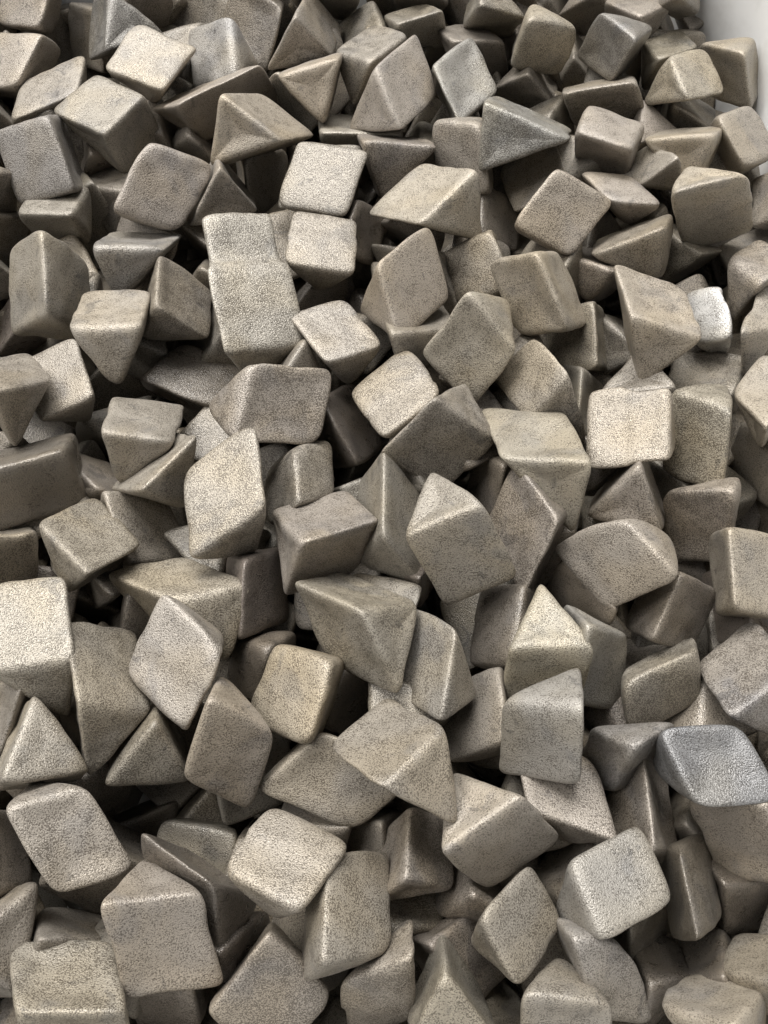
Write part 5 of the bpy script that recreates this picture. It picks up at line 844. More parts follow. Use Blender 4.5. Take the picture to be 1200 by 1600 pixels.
-5109 4422 -646 -5609 3778 -1320 -5265 4723 -1648 -4094 4288 -1251 -4594 3644 -1926 -4249 4589 -2254
-2620 3362 -1826 -2746 3904 -846 -1719 3594 -1191 -2253 4500 -2004 -2378 5042 -1025 -1352 4732 -1370
-7740 5059 -604 -7294 5603 -1443 -6856 4657 -1109 -8444 4507 -1258 -7998 5051 -2097 -7559 4105 -1763
-6728 4561 -1900 -6747 4546 -856 -5880 4839 -1357 -6976 5478 -1770 -6995 5463 -726 -6128 5756 -1228
-5136 5421 -1068 -5934 6061 -1540 -5077 5677 -2164 -5162 3988 -796 -5960 4628 -1268 -5104 4244 -1892
-4996 6051 -1967 -4227 5403 -1660 -4872 5829 -947 -5314 4792 -1779 -4545 4144 -1472 -5190 4569 -758
-2170 5724 -2009 -2964 5871 -1279 -3204 5523 -2282 -2114 4710 -1539 -2908 4858 -809 -3148 4509 -1812
-2053 5059 -2284 -2291 4613 -1284 -1393 4263 -1854 -1609 5861 -1874 -1847 5415 -875 -949 5064 -1445
2409 4766 -2216 2781 4631 -1225 2855 5585 -1698 1465 4612 -1790 1838 4478 -799 1911 5432 -1272
3447 4814 -2330 3199 5205 -1380 3887 4408 -1460 4143 5712 -2063 3895 6104 -1113 4583 5306 -1192
2792 6164 -703 2337 5615 -1509 3107 6336 -1718 3305 5223 -1013 2850 4674 -1818 3620 5395 -2027
3982 5442 -1838 4974 5329 -2273 4741 6204 -1669 4371 4995 -953 5363 4882 -1388 5130 5757 -784
-8400 5191 -1975 -8051 5592 -1062 -7367 5178 -1752 -7955 6333 -1913 -7606 6735 -1000 -6923 6320 -1691
-4439 6192 -2188 -4629 5408 -1515 -3671 5522 -1933 -4305 6972 -1526 -4495 6188 -853 -3537 6302 -1271
-2382 6282 -1957 -3290 5683 -1862 -2697 5919 -976 -3090 7229 -1861 -3998 6629 -1767 -3405 6866 -880
4443 5251 -1546 4736 6317 -1952 3941 5666 -2527 3997 5946 -626 4291 7011 -1032 3496 6361 -1607
-5852 6235 -2456 -6095 6981 -1668 -5977 5908 -1400 -4907 6579 -1738 -5150 7326 -950 -5032 6252 -682
3466 7031 -656 4417 7382 -1142 4118 6301 -1208 2484 6985 -1403 3435 7336 -1888 3136 6255 -1954
5066 6112 -2111 4802 6226 -1102 5500 6877 -1539 4179 6848 -1896 3915 6961 -886 4612 7613 -1323
-7202 7554 -1105 -7606 7351 -2176 -8025 6750 -1273 -8420 7942 -867 -8823 7739 -1938 -9243 7139 -1035
-4752 7155 -2357 -4052 7732 -1661 -4991 8238 -2075 -5023 6827 -1187 -4323 7404 -490 -5262 7910 -905
-4421 6452 -1689 -4315 7169 -906 -3483 6569 -1195 -4191 7308 -2309 -4086 8024 -1527 -3253 7424 -1816
-4217 7529 -745 -3109 7369 -731 -3737 6866 -1508 -3814 8637 -1053 -2707 8478 -1038 -3335 7975 -1816
960 7282 -1970 1387 7017 -1074 1606 7927 -1498 -10 7629 -1602 418 7364 -706 637 8274 -1130
5169 8929 -1559 5584 8401 -730 4558 8692 -718 5030 8044 -2209 5445 7516 -1380 4418 7808 -1367
-7686 7634 -1166 -8550 8273 -1469 -7985 8505 -534 -6848 8581 -1502 -7712 9220 -1805 -7146 9453 -871
-5186 8826 -984 -5828 7984 -1175 -5632 8698 -1955 -4083 8581 -1182 -4725 7739 -1372 -4529 8453 -2153
-3884 8727 -1675 -3068 7920 -1645 -3145 8625 -2547 -3322 9281 -635 -2506 8474 -605 -2583 9179 -1507
-1580 8305 -1771 -1238 8618 -839 -1765 9278 -1448 -2627 7756 -1831 -2284 8069 -899 -2811 8728 -1508
-2735 8724 -1348 -2250 8766 -339 -1619 8685 -1261 -3033 9882 -1747 -2547 9923 -738 -1917 9842 -1661
-856 10130 -1477 -406 9408 -766 -1471 9310 -1054 -482 9617 -2360 -31 8896 -1649 -1097 8798 -1938
649 8647 -1413 581 9601 -942 1006 9517 -1916 -323 8838 -1571 -390 9793 -1100 35 9708 -2074
1724 10339 -1114 2275 9542 -1620 2076 9473 -548 868 9676 -1618 1418 8880 -2124 1219 8810 -1052
2660 8896 -1092 3694 8509 -1139 3116 8654 -2069 2868 9912 -851 3901 9525 -897 3324 9671 -1828
-8278 10052 -1714 -7610 9273 -1253 -8139 10019 -598 -9286 9474 -1961 -8618 8695 -1500 -9147 9441 -845
-5846 10058 -1186 -5356 9132 -1146 -6179 9317 -523 -6773 9511 -1546 -6283 8585 -1506 -7107 8770 -883
-4873 -6085 -1549 -5866 -6196 -1903 -5066 -6095 -2592 -4515 -7126 -990 -5509 -7237 -1344 -4709 -7137 -2033
-4521 -6598 -2735 -4309 -6757 -1647 -3538 -6279 -2304 -5248 -5826 -2284 -5036 -5985 -1196 -4265 -5507 -1853
-3404 -6798 -1174 -3209 -6024 -1835 -2763 -6949 -1974 -4033 -7078 -1965 -3838 -6304 -2626 -3392 -7229 -2766
1372 -6013 -2570 747 -5631 -1722 259 -6138 -2594 1387 -6872 -1875 762 -6490 -1028 274 -6997 -1899
2030 -6725 -2482 1666 -5747 -2039 990 -6658 -2034 2736 -7078 -1497 2371 -6099 -1054 1696 -7010 -1049
-323 -5691 -1067 223 -4984 -1697 403 -6057 -1799 -787 -6185 -2020 -241 -5477 -2650 -61 -6551 -2751
2018 -4455 -1946 2249 -5322 -1390 1242 -5047 -1545 1821 -5437 -2537 2053 -6304 -1981 1045 -6030 -2137
-2839 -4618 -1919 -2532 -5683 -1675 -2849 -5412 -2730 -1746 -4188 -1858 -1439 -5252 -1613 -1756 -4981 -2668
-4331 -4492 -2054 -4420 -4508 -987 -4417 -3574 -1510 -5315 -4769 -2604 -5404 -4785 -1537 -5400 -3851 -2060
-4099 -4032 -2004 -3627 -4750 -2748 -3138 -3745 -2539 -3671 -3944 -865 -3198 -4662 -1610 -2709 -3657 -1400
-3162 -4014 -1828 -2871 -4897 -2377 -2823 -3927 -2849 -2353 -3712 -971 -2062 -4595 -1521 -2013 -3625 -1993
-1704 -3375 -2646 -1275 -3319 -1635 -2311 -3662 -1775 -1390 -4462 -2532 -961 -4405 -1521 -1997 -4748 -1662
-6044 -3142 -2076 -5690 -4072 -1601 -5150 -3656 -2467 -5196 -2461 -1599 -4841 -3390 -1123 -4302 -2974 -1990
-384 -3049 -2671 -873 -3126 -1647 -786 -4049 -2306 609 -3335 -2391 120 -3413 -1367 208 -4335 -2026
57 -3011 -1073 100 -3409 -2057 881 -2783 -1702 334 -3999 -864 376 -4396 -1848 1158 -3771 -1493
965 -2872 -1888 1226 -3716 -1157 263 -3772 -1777 1620 -3156 -2791 1880 -4000 -2061 918 -4055 -2681
-3816 -3098 -2048 -3911 -2042 -1918 -4168 -2490 -2853 -4740 -3060 -1609 -4836 -2004 -1479 -5092 -2452 -2414
-821 -1103 -2036 -1859 -1501 -1634 -1433 -1896 -2664 -190 -1962 -1704 -1228 -2360 -1302 -803 -2755 -2332
315 -2015 -1220 918 -2698 -1902 -80 -3049 -1484 -31 -1378 -2044 572 -2060 -2727 -426 -2411 -2309
4301 -1581 -1524 4269 -2602 -1485 3821 -2106 -2258 5258 -1509 -1766 5226 -2529 -1728 4778 -2033 -2501
1483 -1023 -1139 1851 -314 -1893 2261 -1333 -1850 519 -1581 -1610 887 -872 -2364 1297 -1890 -2321
1925 -1100 -2058 2079 -1901 -2731 2663 -1023 -2811 2204 -1428 -1113 2358 -2229 -1786 2942 -1351 -1866
5125 -1884 -2525 4576 -1679 -1564 5698 -1603 -1598 5332 -668 -2587 4783 -462 -1626 5906 -386 -1660
3354 160 -1986 2697 -304 -2527 3574 -695 -2389 3003 -312 -1232 2346 -776 -1773 3223 -1166 -1635
-5652 88 -1381 -5156 -125 -2318 -5583 852 -2142 -4671 329 -1082 -4175 117 -2019 -4602 1094 -1843
-3003 316 -2530 -3742 -51 -1846 -3196 -736 -2462 -2211 527 -1856 -2950 160 -1172 -2404 -525 -1788
-543 338 -1154 -836 889 -2117 181 364 -2043 -362 -968 -1214 -655 -417 -2177 362 -942 -2103
1785 -266 -2579 1729 -449 -1461 2685 -682 -2026 2281 614 -2387 2224 431 -1268 3180 198 -1834
3664 658 -882 2904 45 -1435 3072 1118 -1718 4384 206 -1623 3623 -407 -2176 3792 666 -2459
1348 1718 -1798 1355 927 -972 423 1068 -1621 1755 1198 -2700 1762 406 -1873 830 548 -2522
2684 886 -2431 2770 430 -1487 3480 226 -2236 3170 1741 -2301 3255 1285 -1357 3965 1081 -2107
5344 1762 -1676 5212 1165 -2561 5619 721 -1669 4516 1539 -1007 4384 942 -1893 4790 498 -1001
-2976 1138 -2116 -2834 2155 -2062 -3361 1669 -1324 -2341 843 -1233 -2199 1860 -1179 -2725 1375 -441
-1898 2117 -1288 -2589 1652 -2022 -2989 2086 -1081 -1941 3216 -1692 -2632 2750 -2426 -3032 3185 -1485
-732 2491 -1591 -1178 2112 -2572 -1537 1680 -1577 -1520 3356 -1577 -1965 2977 -2559 -2324 2545 -1564
753 2040 -911 1441 1776 -1743 346 1835 -1925 232 3112 -1330 920 2848 -2163 -175 2907 -2344
5775 2297 -2431 5234 1449 -1984 6151 1830 -1507 4968 2797 -1813 4426 1949 -1365 5343 2330 -889
-5505 3071 -2202 -5592 2586 -1243 -5319 2012 -2115 -4473 3344 -1780 -4561 2860 -821 -4288 2286 -1692
4533 3600 -2182 4113 2626 -2097 5023 2858 -1598 3743 4152 -1584 3324 3178 -1500 4234 3410 -1001
-7395 4700 -1635 -7380 3730 -1070 -8264 3993 -1711 -6896 4189 -2477 -6882 3218 -1912 -7765 3482 -2553
-5495 4088 -2270 -5353 3744 -1214 -6186 4448 -1467 -6060 3128 -2502 -5919 2784 -1446 -6751 3489 -1699
-1143 2815 -2254 -427 3450 -2749 -1353 3863 -2387 -1124 3254 -1122 -408 3888 -1616 -1334 4301 -1254
-247 3510 -2049 454 4251 -2573 -40 4534 -1578 682 3206 -1622 1382 3946 -2146 889 4230 -1151
-256 3724 -2087 -519 4189 -1047 156 4780 -1798 -1021 4149 -2725 -1284 4615 -1685 -610 5205 -2436
1963 5172 -1583 957 5544 -1819 1450 4829 -2491 1700 4141 -1330 695 4514 -1567 1187 3798 -2239
3430 4021 -2280 3378 5076 -2428 2482 4504 -2348 3533 4522 -1196 3481 5576 -1343 2585 5004 -1263
258 4552 -1623 415 5411 -2406 -593 4813 -2387 -569 5005 -766 -411 5864 -1549 -1420 5266 -1530
5044 4712 -781 6092 4772 -1181 5223 4706 -1889 5085 5748 -1139 6133 5808 -1539 5265 5741 -2248
-1494 6144 -2074 -2431 5601 -2259 -1730 5242 -1493 -1984 6740 -1274 -2921 6197 -1459 -2221 5838 -693
-498 5784 -1912 493 6176 -2343 120 6554 -1324 -103 4713 -1395 887 5106 -1826 515 5484 -807
1313 5137 -1211 299 5383 -1126 1019 5946 -617 1645 5399 -2280 631 5645 -2195 1351 6209 -1685
-1802 7059 -1872 -2884 7184 -2173 -2330 6235 -2437 -2118 6818 -859 -3201 6943 -1160 -2647 5994 -1424
1638 6751 -930 1814 6056 -1785 819 6077 -1279 1255 7653 -1726 1432 6958 -2581 437 6979 -2074
-5841 7592 -1415 -6875 7609 -1094 -6551 8241 -1911 -6094 6719 -1862 -7128 6736 -1541 -6805 7368 -2358
-5412 7582 -1776 -5680 7443 -814 -5943 8290 -1293 -5953 6634 -2007 -6221 6495 -1046 -6484 7342 -1525
-1722 7371 -1195 -1488 8062 -2055 -1050 8262 -1036 -897 6531 -1503 -663 7221 -2363 -225 7422 -1343
3145 8111 -1072 3655 7251 -1480 2636 7161 -1135 2614 7623 -2177 3124 6763 -2586 2105 6673 -2240
4710 6760 -2119 3677 7248 -2041 4187 6834 -1103 4992 7746 -1883 3959 8235 -1805 4469 7821 -867
-7619 7520 -2142 -7935 7584 -1152 -7721 8451 -1687 -8488 7774 -2428 -8804 7838 -1439 -8590 8705 -1973
-7385 7805 -1190 -6528 8370 -840 -6467 7291 -927 -6973 8283 -2157 -6116 8847 -1808 -6055 7768 -1894
-1885 8356 -2100 -2775 8073 -2643 -2295 7362 -1986 -2545 8587 -1379 -3435 8304 -1922 -2955 7594 -1265
-304 7183 -1706 -788 7756 -917 177 8074 -1307 -809 7792 -2497 -1292 8365 -1708 -327 8683 -2098
646 8770 -1578 714 7761 -1899 1109 8538 -2504 1519 8748 -1006 1588 7739 -1327 1982 8516 -1932
3069 8568 -2093 2881 8200 -1144 2464 7737 -1970 3820 7972 -1958 3633 7604 -1009 3216 7141 -1835
-1151 9333 -1997 -1422 9125 -949 -1908 8566 -1765 -713 8393 -1831 -984 8185 -783 -1470 7626 -1599
3029 9701 -1657 2141 9095 -1799 2969 9016 -2495 3011 8557 -1162 2123 7951 -1305 2951 7873 -2001
3627 8775 -2360 3144 8601 -1400 4176 8288 -1555 4202 9697 -2285 3719 9523 -1325 4751 9211 -1481
-6973 9450 -691 -7925 9637 -1353 -7009 10369 -1421 -6842 8821 -1712 -7793 9009 -2373 -6877 9740 -2442
-7088 10013 -1797 -6833 8987 -1384 -6994 9126 -2499 -5864 10100 -1398 -5609 9074 -985 -5770 9213 -2099
-4559 9449 -743 -4166 9768 -1774 -3430 9436 -957 -4469 8445 -1025 -4076 8764 -2056 -3340 8432 -1239
-4731 -6223 -2344 -5035 -7272 -1888 -5655 -6304 -1609 -5318 -6594 -3122 -5622 -7642 -2666 -6241 -6674 -2386
-2171 -5785 -2462 -2855 -6780 -2646 -1638 -6874 -2610 -1866 -6177 -1370 -2550 -7172 -1553 -1333 -7266 -1518
-1954 -6061 -2684 -2103 -6897 -3350 -1114 -6489 -3209 -1443 -6414 -1753 -1592 -7249 -2420 -603 -6842 -2278
1823 -6725 -2587 1208 -7728 -2884 1127 -7277 -1761 774 -5964 -2833 159 -6967 -3130 78 -6515 -2007
1737 -6536 -3259 1496 -6794 -2283 2460 -6945 -2636 1864 -5546 -2857 1622 -5804 -1881 2587 -5955 -2234
3487 -5931 -2550 3143 -6949 -2823 3959 -6819 -2084 2974 -6018 -1491 2629 -7036 -1764 3446 -6906 -1025
4261 -6079 -2216 5080 -6695 -2060 4440 -6474 -1274 3540 -6688 -2432 4360 -7305 -2275 3720 -7083 -1489
5640 -6526 -2836 5552 -6465 -1785 5176 -5688 -2393 4702 -6936 -2953 4614 -6875 -1902 4238 -6097 -2510
-5009 -5914 -2004 -4297 -5875 -2771 -5273 -6195 -2978 -5458 -4908 -1815 -4746 -4869 -2582 -5722 -5189 -2788
-3686 -5676 -3203 -4324 -6483 -2796 -3343 -6267 -2333 -4095 -4914 -2563 -4732 -5722 -2156 -3751 -5506 -1693
-2746 -6238 -3061 -3701 -5792 -3119 -3566 -6682 -2567 -2228 -5667 -2249 -3184 -5221 -2307 -3049 -6111 -1755
-845 -6493 -2810 -1109 -6019 -1876 -595 -5456 -2641 -1743 -6433 -3097 -2007 -5959 -2164 -1493 -5396 -2929
495 -5204 -1850 1386 -5173 -2489 1081 -6116 -2017 26 -5672 -2784 918 -5641 -3423 613 -6584 -2951
2772 -6087 -2040 3116 -5157 -2631 3157 -6200 -3122 1540 -5720 -2103 1884 -4790 -2694 1925 -5833 -3185
3626 -4708 -2087 3189 -5370 -2723 4155 -5504 -2435 3106 -5294 -1473 2669 -5956 -2110 3635 -6090 -1821
3511 -5816 -2217 3894 -6036 -3187 3877 -5029 -2836 4457 -6099 -1762 4840 -6319 -2732 4823 -5312 -2381
-5443 -4411 -2129 -6226 -4976 -2719 -5320 -5520 -2317 -5995 -4436 -1238 -6778 -5001 -1829 -5871 -5545 -1426
-3000 -5254 -1941 -3699 -5893 -2582 -4081 -5426 -1611 -2902 -4496 -2866 -3600 -5135 -3506 -3983 -4669 -2535
-1805 -4643 -3392 -1227 -5451 -2859 -906 -4374 -2767 -2240 -4512 -2422 -1661 -5320 -1889 -1340 -4242 -1797
1477 -3985 -2454 1736 -4660 -3208 2249 -4671 -2298 636 -4752 -2273 895 -5427 -3027 1408 -5439 -2117
2136 -5613 -2438 1870 -4575 -2071 2591 -5218 -1478 2875 -4898 -2843 2608 -3860 -2476 3329 -4502 -1883
3092 -4975 -2079 3422 -4222 -2706 3914 -4406 -1816 3861 -5633 -2353 4191 -4881 -2980 4683 -5065 -2090
4636 -5689 -1793 4628 -5686 -2902 4164 -4849 -2342 5425 -4963 -2051 5417 -4961 -3159 4953 -4124 -2600
-5278 -4045 -2379 -6170 -3675 -2809 -6156 -4633 -2363 -5850 -3823 -1427 -6741 -3453 -1857 -6728 -4411 -1411
-5706 -5181 -2334 -6281 -4387 -2781 -5663 -4186 -1921 -4776 -4571 -2664 -5351 -3776 -3111 -4733 -3576 -2251
-4125 -3370 -2665 -3344 -3206 -1895 -3941 -4140 -1888 -3451 -3836 -3477 -2670 -3672 -2708 -3267 -4606 -2701
-1697 -3317 -2798 -1494 -3763 -1891 -1811 -4335 -2687 -677 -3523 -3011 -474 -3970 -2104 -790 -4542 -2901
-637 -4703 -2002 67 -4579 -2749 -934 -4414 -2949 -649 -3614 -2186 55 -3491 -2933 -946 -3326 -3133
4002 -4878 -2929 4285 -3753 -3025 3167 -4076 -3048 4320 -4937 -1833 4603 -3813 -1930 3485 -4135 -1953
5443 -4053 -2500 5056 -5067 -2291 5289 -4381 -1456 4569 -3267 -2685 4182 -4280 -2476 4415 -3595 -1641
-6936 -3378 -2154 -5942 -3783 -1898 -6149 -3439 -2925 -6811 -2264 -2033 -5818 -2669 -1776 -6024 -2325 -2804
-3964 -3312 -2115 -4113 -2723 -3105 -4859 -3564 -2811 -4787 -2721 -1563 -4936 -2132 -2553 -5682 -2973 -2259
-2728 -3889 -2961 -2429 -3267 -2090 -1680 -3532 -2867 -2809 -2644 -3077 -2510 -2023 -2206 -1761 -2288 -2983
-655 -3226 -1729 -1206 -4096 -1771 -1596 -3260 -1310 -964 -2610 -2608 -1515 -3480 -2650 -1905 -2644 -2189
110 -3813 -2623 510 -3072 -3411 -370 -2769 -2730 1124 -3503 -1993 1524 -2762 -2781 644 -2459 -2099
1612 -2669 -1656 2487 -2952 -2257 1859 -3729 -1801 1204 -2818 -2690 2078 -3101 -3291 1451 -3878 -2835
3279 -2672 -1634 3802 -3609 -2067 2994 -3059 -2686 4398 -2271 -1734 4921 -3207 -2167 4113 -2658 -2786
5619 -4056 -1998 5593 -3033 -1767 5858 -3345 -2732 4753 -3857 -2637 4727 -2835 -2406 4992 -3147 -3371
-7067 -1830 -1769 -7211 -1353 -2724 -6247 -1758 -2464 -6886 -2870 -2126 -7030 -2393 -3082 -6066 -2799 -2821
-5966 -2687 -2267 -5298 -1991 -1857 -5026 -3001 -1926 -5788 -2094 -3160 -5120 -1398 -2750 -4848 -2408 -2819
-3612 -2645 -1903 -3572 -3043 -2785 -4405 -2675 -2457 -3262 -1824 -2237 -3222 -2222 -3118 -4056 -1854 -2791
-2816 -1765 -2079 -2319 -2752 -2072 -3422 -2689 -2100 -2933 -1227 -3179 -2436 -2214 -3171 -3540 -2151 -3199
-1186 -2702 -2233 -450 -2137 -2863 -1318 -2659 -3346 -1919 -1959 -1945 -1184 -1394 -2575 -2051 -1916 -3058
2983 -3121 -2696 3409 -2186 -2272 2908 -2169 -3265 1988 -3150 -1885 2413 -2214 -1462 1913 -2198 -2454
3775 -1538 -2665 3173 -1657 -1745 2767 -1991 -2719 4183 -2463 -2488 3580 -2582 -1568 3175 -2916 -2542
4931 -2796 -1629 4834 -1813 -2056 5730 -2386 -2222 4545 -3308 -2547 4448 -2325 -2973 5343 -2898 -3140
-6087 -1894 -2514 -6174 -1174 -1743 -5873 -876 -2713 -7149 -1789 -2764 -7235 -1069 -1993 -6935 -771 -2963
-4758 -1173 -2864 -5567 -1684 -2368 -4790 -2251 -2854 -4281 -1307 -1985 -5090 -1817 -1488 -4313 -2384 -1975
-4371 -979 -3162 -3748 -803 -2361 -4745 -1009 -2202 -4250 -1917 -3033 -3627 -1741 -2232 -4624 -1947 -2074
-3117 -1237 -2348 -2729 -1784 -1434 -2513 -2189 -2471 -2045 -951 -2661 -1657 -1499 -1748 -1441 -1903 -2784
-207 -1301 -2898 852 -1094 -3114 400 -730 -2179 269 -2038 -2233 1327 -1831 -2449 875 -1467 -1514
5306 -1804 -2597 4481 -1421 -3255 4792 -2498 -3314 4347 -1621 -1774 3522 -1238 -2431 3833 -2315 -2491
-5593 -720 -1347 -6446 -1356 -1740 -6576 -234 -1638 -5179 -741 -2363 -6032 -1377 -2755 -6162 -255 -2653
-4478 -243 -3040 -3945 -144 -2113 -4685 -914 -2228 -3186 -606 -3091 -2654 -508 -2163 -3394 -1278 -2278
-1806 -653 -3567 -1217 -943 -2680 -2058 -235 -2578 -2691 -1129 -2923 -2102 -1418 -2036 -2943 -711 -1933
1681 -1055 -2077 1875 -355 -2819 1512 -1293 -3073 856 -566 -1878 1049 134 -2619 687 -804 -2874
1793 -957 -3102 1882 -308 -2209 1908 -1410 -2098 2809 -784 -3530 2899 -135 -2637 2925 -1237 -2526
2958 -319 -2867 3384 -1328 -3085 4056 -496 -2762 2701 -855 -1961 3127 -1865 -2179 3799 -1033 -1856
5116 -190 -1700 5051 -788 -2560 5028 -1232 -1609 4065 -401 -2036 4000 -1000 -2896 3977 -1444 -1945
5012 -1388 -2589 5937 -1401 -1856 6109 -1358 -3023 4650 -302 -2814 5575 -314 -2081 5747 -271 -3248
-7134 -859 -1914 -6121 -714 -2339 -7007 -703 -3003 -7141 187 -1279 -6129 332 -1704 -7015 343 -2368
-5739 -753 -2439 -5007 87 -2384 -5796 84 -3174 -6272 -393 -1491 -5540 447 -1437 -6329 444 -2226
-5393 678 -2554 -5455 -367 -2260 -5060 -100 -3237 -4484 649 -2219 -4546 -396 -1924 -4151 -129 -2901
-3428 475 -2756 -4329 -40 -3091 -3538 -597 -2587 -3668 815 -1681 -4569 300 -2017 -3779 -257 -1513
-2282 923 -2729 -1639 28 -3087 -1274 689 -2207 -2267 -132 -1785 -1624 -1027 -2143 -1259 -366 -1264
-1599 390 -1800 -906 -591 -1578 -1265 -343 -2718 -804 1297 -2461 -111 316 -2239 -470 564 -3380
-616 280 -3336 -529 -504 -2574 268 -370 -3317 -90 880 -2493 -2 96 -1731 794 230 -2474
1827 995 -3243 2447 1198 -2302 1578 453 -2266 2555 210 -3248 3175 414 -2307 2306 -332 -2270
3011 281 -2246 3817 -422 -2144 3300 -329 -3081 3745 1184 -2292 4551 481 -2191 4034 573 -3128
4809 699 -2043 5373 -81 -1592 4312 -92 -1537 4850 142 -2942 5414 -637 -2490 4353 -648 -2436
-6068 614 -2763 -6596 1188 -1891 -7021 1257 -2978 -7237 -2 -2845 -7764 572 -1973 -8190 641 -3060
-6204 1052 -1561 -6954 1622 -2128 -5926 2001 -2042 -6378 457 -2568 -7128 1028 -3135 -6100 1406 -3049
-5774 1708 -2953 -5866 781 -2368 -5248 799 -3277 -5093 1902 -2062 -5185 975 -1477 -4566 992 -2386
-3835 505 -2934 -4555 1195 -3531 -4972 507 -2693 -3937 1159 -1804 -4657 1849 -2401 -5074 1160 -1562
-2949 1958 -2509 -2062 1344 -2709 -2295 1654 -1682 -3480 1023 -2358 -2593 409 -2557 -2826 719 -1531
-2575 1167 -2593 -1717 606 -2071 -2122 228 -3079 -1297 1775 -2484 -439 1214 -1962 -844 836 -2971
1469 619 -2774 467 250 -2302 1000 1196 -1874 799 1246 -3460 -203 877 -2989 330 1823 -2560
2817 697 -3142 2995 388 -2093 3387 1358 -2459 1916 1371 -3279 2093 1063 -2230 2485 2033 -2597
5271 498 -3093 4132 371 -2993 4832 -55 -2185 4868 1460 -2484 3729 1333 -2383 4429 907 -1575
-6711 1716 -2766 -7724 1805 -3120 -7396 894 -2648 -7105 1945 -1808 -8118 2034 -2163 -7791 1123 -1690
-5205 1987 -2271 -4565 2989 -2204 -4221 2022 -1600 -4286 1601 -3082 -3647 2603 -3015 -3303 1636 -2411
-3128 2053 -1778 -2557 1619 -2587 -3517 1201 -2318 -3543 3034 -2001 -2972 2600 -2810 -3933 2183 -2541
703 2091 -2751 345 1154 -2352 423 2019 -1711 -216 1944 -3320 -574 1007 -2922 -496 1872 -2280
219 1354 -2054 362 2485 -2170 1033 1892 -1456 1315 1203 -2597 1458 2334 -2713 2129 1742 -1999
3999 1598 -3190 3938 892 -2369 4346 1883 -2204 3051 2096 -2903 2990 1390 -2082 3398 2381 -1917
-7138 2469 -3265 -7286 1960 -2326 -6548 2741 -2406 -7904 3025 -2795 -8052 2516 -1856 -7314 3297 -1935
-6374 2352 -2671 -5902 1943 -1805 -5669 2936 -2122 -7239 3038 -2483 -6767 2629 -1617 -6534 3622 -1934
-4484 2246 -2543 -5273 2432 -1770 -4717 3293 -2222 -5328 2428 -3184 -6117 2615 -2412 -5561 3476 -2864
-802 3492 -2329 330 3480 -2244 -279 2614 -1833 -770 2688 -3105 363 2677 -3020 -246 1811 -2609
1322 3568 -2388 209 3666 -2106 532 3731 -3210 1566 2283 -2444 454 2381 -2162 777 2446 -3266
1608 2228 -2065 2538 2670 -2050 2410 1757 -2507 1117 2632 -2899 2047 3074 -2884 1919 2160 -3341
2873 2576 -1771 3104 1868 -2432 2313 1755 -1837 2818 3567 -2580 3049 2859 -3242 2258 2746 -2647
5089 3194 -1740 5517 3340 -2784 6032 2638 -2051 4543 2412 -2163 4971 2558 -3207 5486 1856 -2474
-4735 3413 -2881 -5102 4488 -2628 -5875 3640 -2824 -4886 2867 -1826 -5253 3942 -1573 -6026 3094 -1769
-4407 2541 -2267 -4159 2857 -1219 -3370 2389 -1866 -4369 3661 -2783 -4120 3978 -1735 -3331 3510 -2383
-2654 3811 -2635 -3110 2781 -2704 -1988 2900 -2654 -3152 3973 -1474 -3608 2942 -1543 -2487 3061 -1492
1319 3111 -1267 2227 2820 -1760 1324 2262 -1925 1159 3640 -2021 2067 3349 -2514 1165 2792 -2679
2797 3078 -2035 3138 3109 -3075 2190 3579 -2796 3181 4006 -1449 3522 4036 -2489 2573 4506 -2210
3127 3696 -2867 3730 2804 -2895 4194 3771 -2987 3123 4161 -1782 3726 3269 -1810 4190 4236 -1903
-7116 4713 -1827 -8056 5079 -2302 -7317 4499 -2903 -8018 3918 -1193 -8958 4284 -1668 -8219 3704 -2269
-6427 4730 -2972 -6748 4873 -1925 -6850 3883 -2404 -5546 4478 -2460 -5866 4621 -1413 -5969 3631 -1892
-4048 4118 -2970 -4475 4633 -2112 -5004 3795 -2562 -3421 3966 -1963 -3848 4482 -1105 -4377 3644 -1554
-3526 3651 -2350 -2934 3609 -3208 -3388 4506 -2931 -2685 3994 -1595 -2092 3952 -2453 -2547 4850 -2176
-1806 3775 -1745 -1565 3708 -2762 -1999 4583 -2383 -1010 4182 -1155 -769 4115 -2171 -1203 4989 -1793
30 4820 -1756 -632 5336 -2560 456 5019 -2819 -127 3768 -2098 -789 4283 -2902 298 3967 -3161
1503 4342 -2307 1006 3441 -2291 2033 3461 -2336 1530 4275 -1380 1033 3375 -1364 2060 3394 -1409
3297 4998 -2344 4166 4460 -1964 3209 3947 -2068 3580 4557 -3209 4449 4020 -2830 3493 3507 -2933
-7155 5237 -2732 -8106 5670 -2938 -8034 4638 -2685 -7304 5506 -1596 -8254 5939 -1802 -8182 4907 -1549
-5192 4419 -2438 -4739 5368 -2610 -5544 5042 -3228 -5822 4130 -1343 -5369 5079 -1516 -6174 4753 -2134
-4890 5563 -2475 -3855 5240 -2533 -4172 5908 -1738 -5080 4605 -1972 -4045 4283 -2031 -4361 4951 -1236
-3529 5323 -2509 -4036 4300 -2533 -2898 4372 -2486 -4132 5421 -1446 -4639 4398 -1469 -3500 4471 -1423
-3119 4839 -2924 -3614 5090 -2050 -2644 4731 -2010 -3243 5932 -3031 -3739 6182 -2157 -2769 5824 -2117
27 4734 -2686 12 5436 -1760 904 4710 -1924 540 5534 -3299 524 6236 -2373 1417 5510 -2537
2713 5852 -1983 3041 4853 -2153 2278 5049 -1435 1686 5649 -2581 2013 4649 -2751 1251 4845 -2033
-7735 5432 -2746 -7982 6389 -2396 -7885 5592 -1721 -6736 5584 -2570 -6983 6541 -2220 -6886 5744 -1545
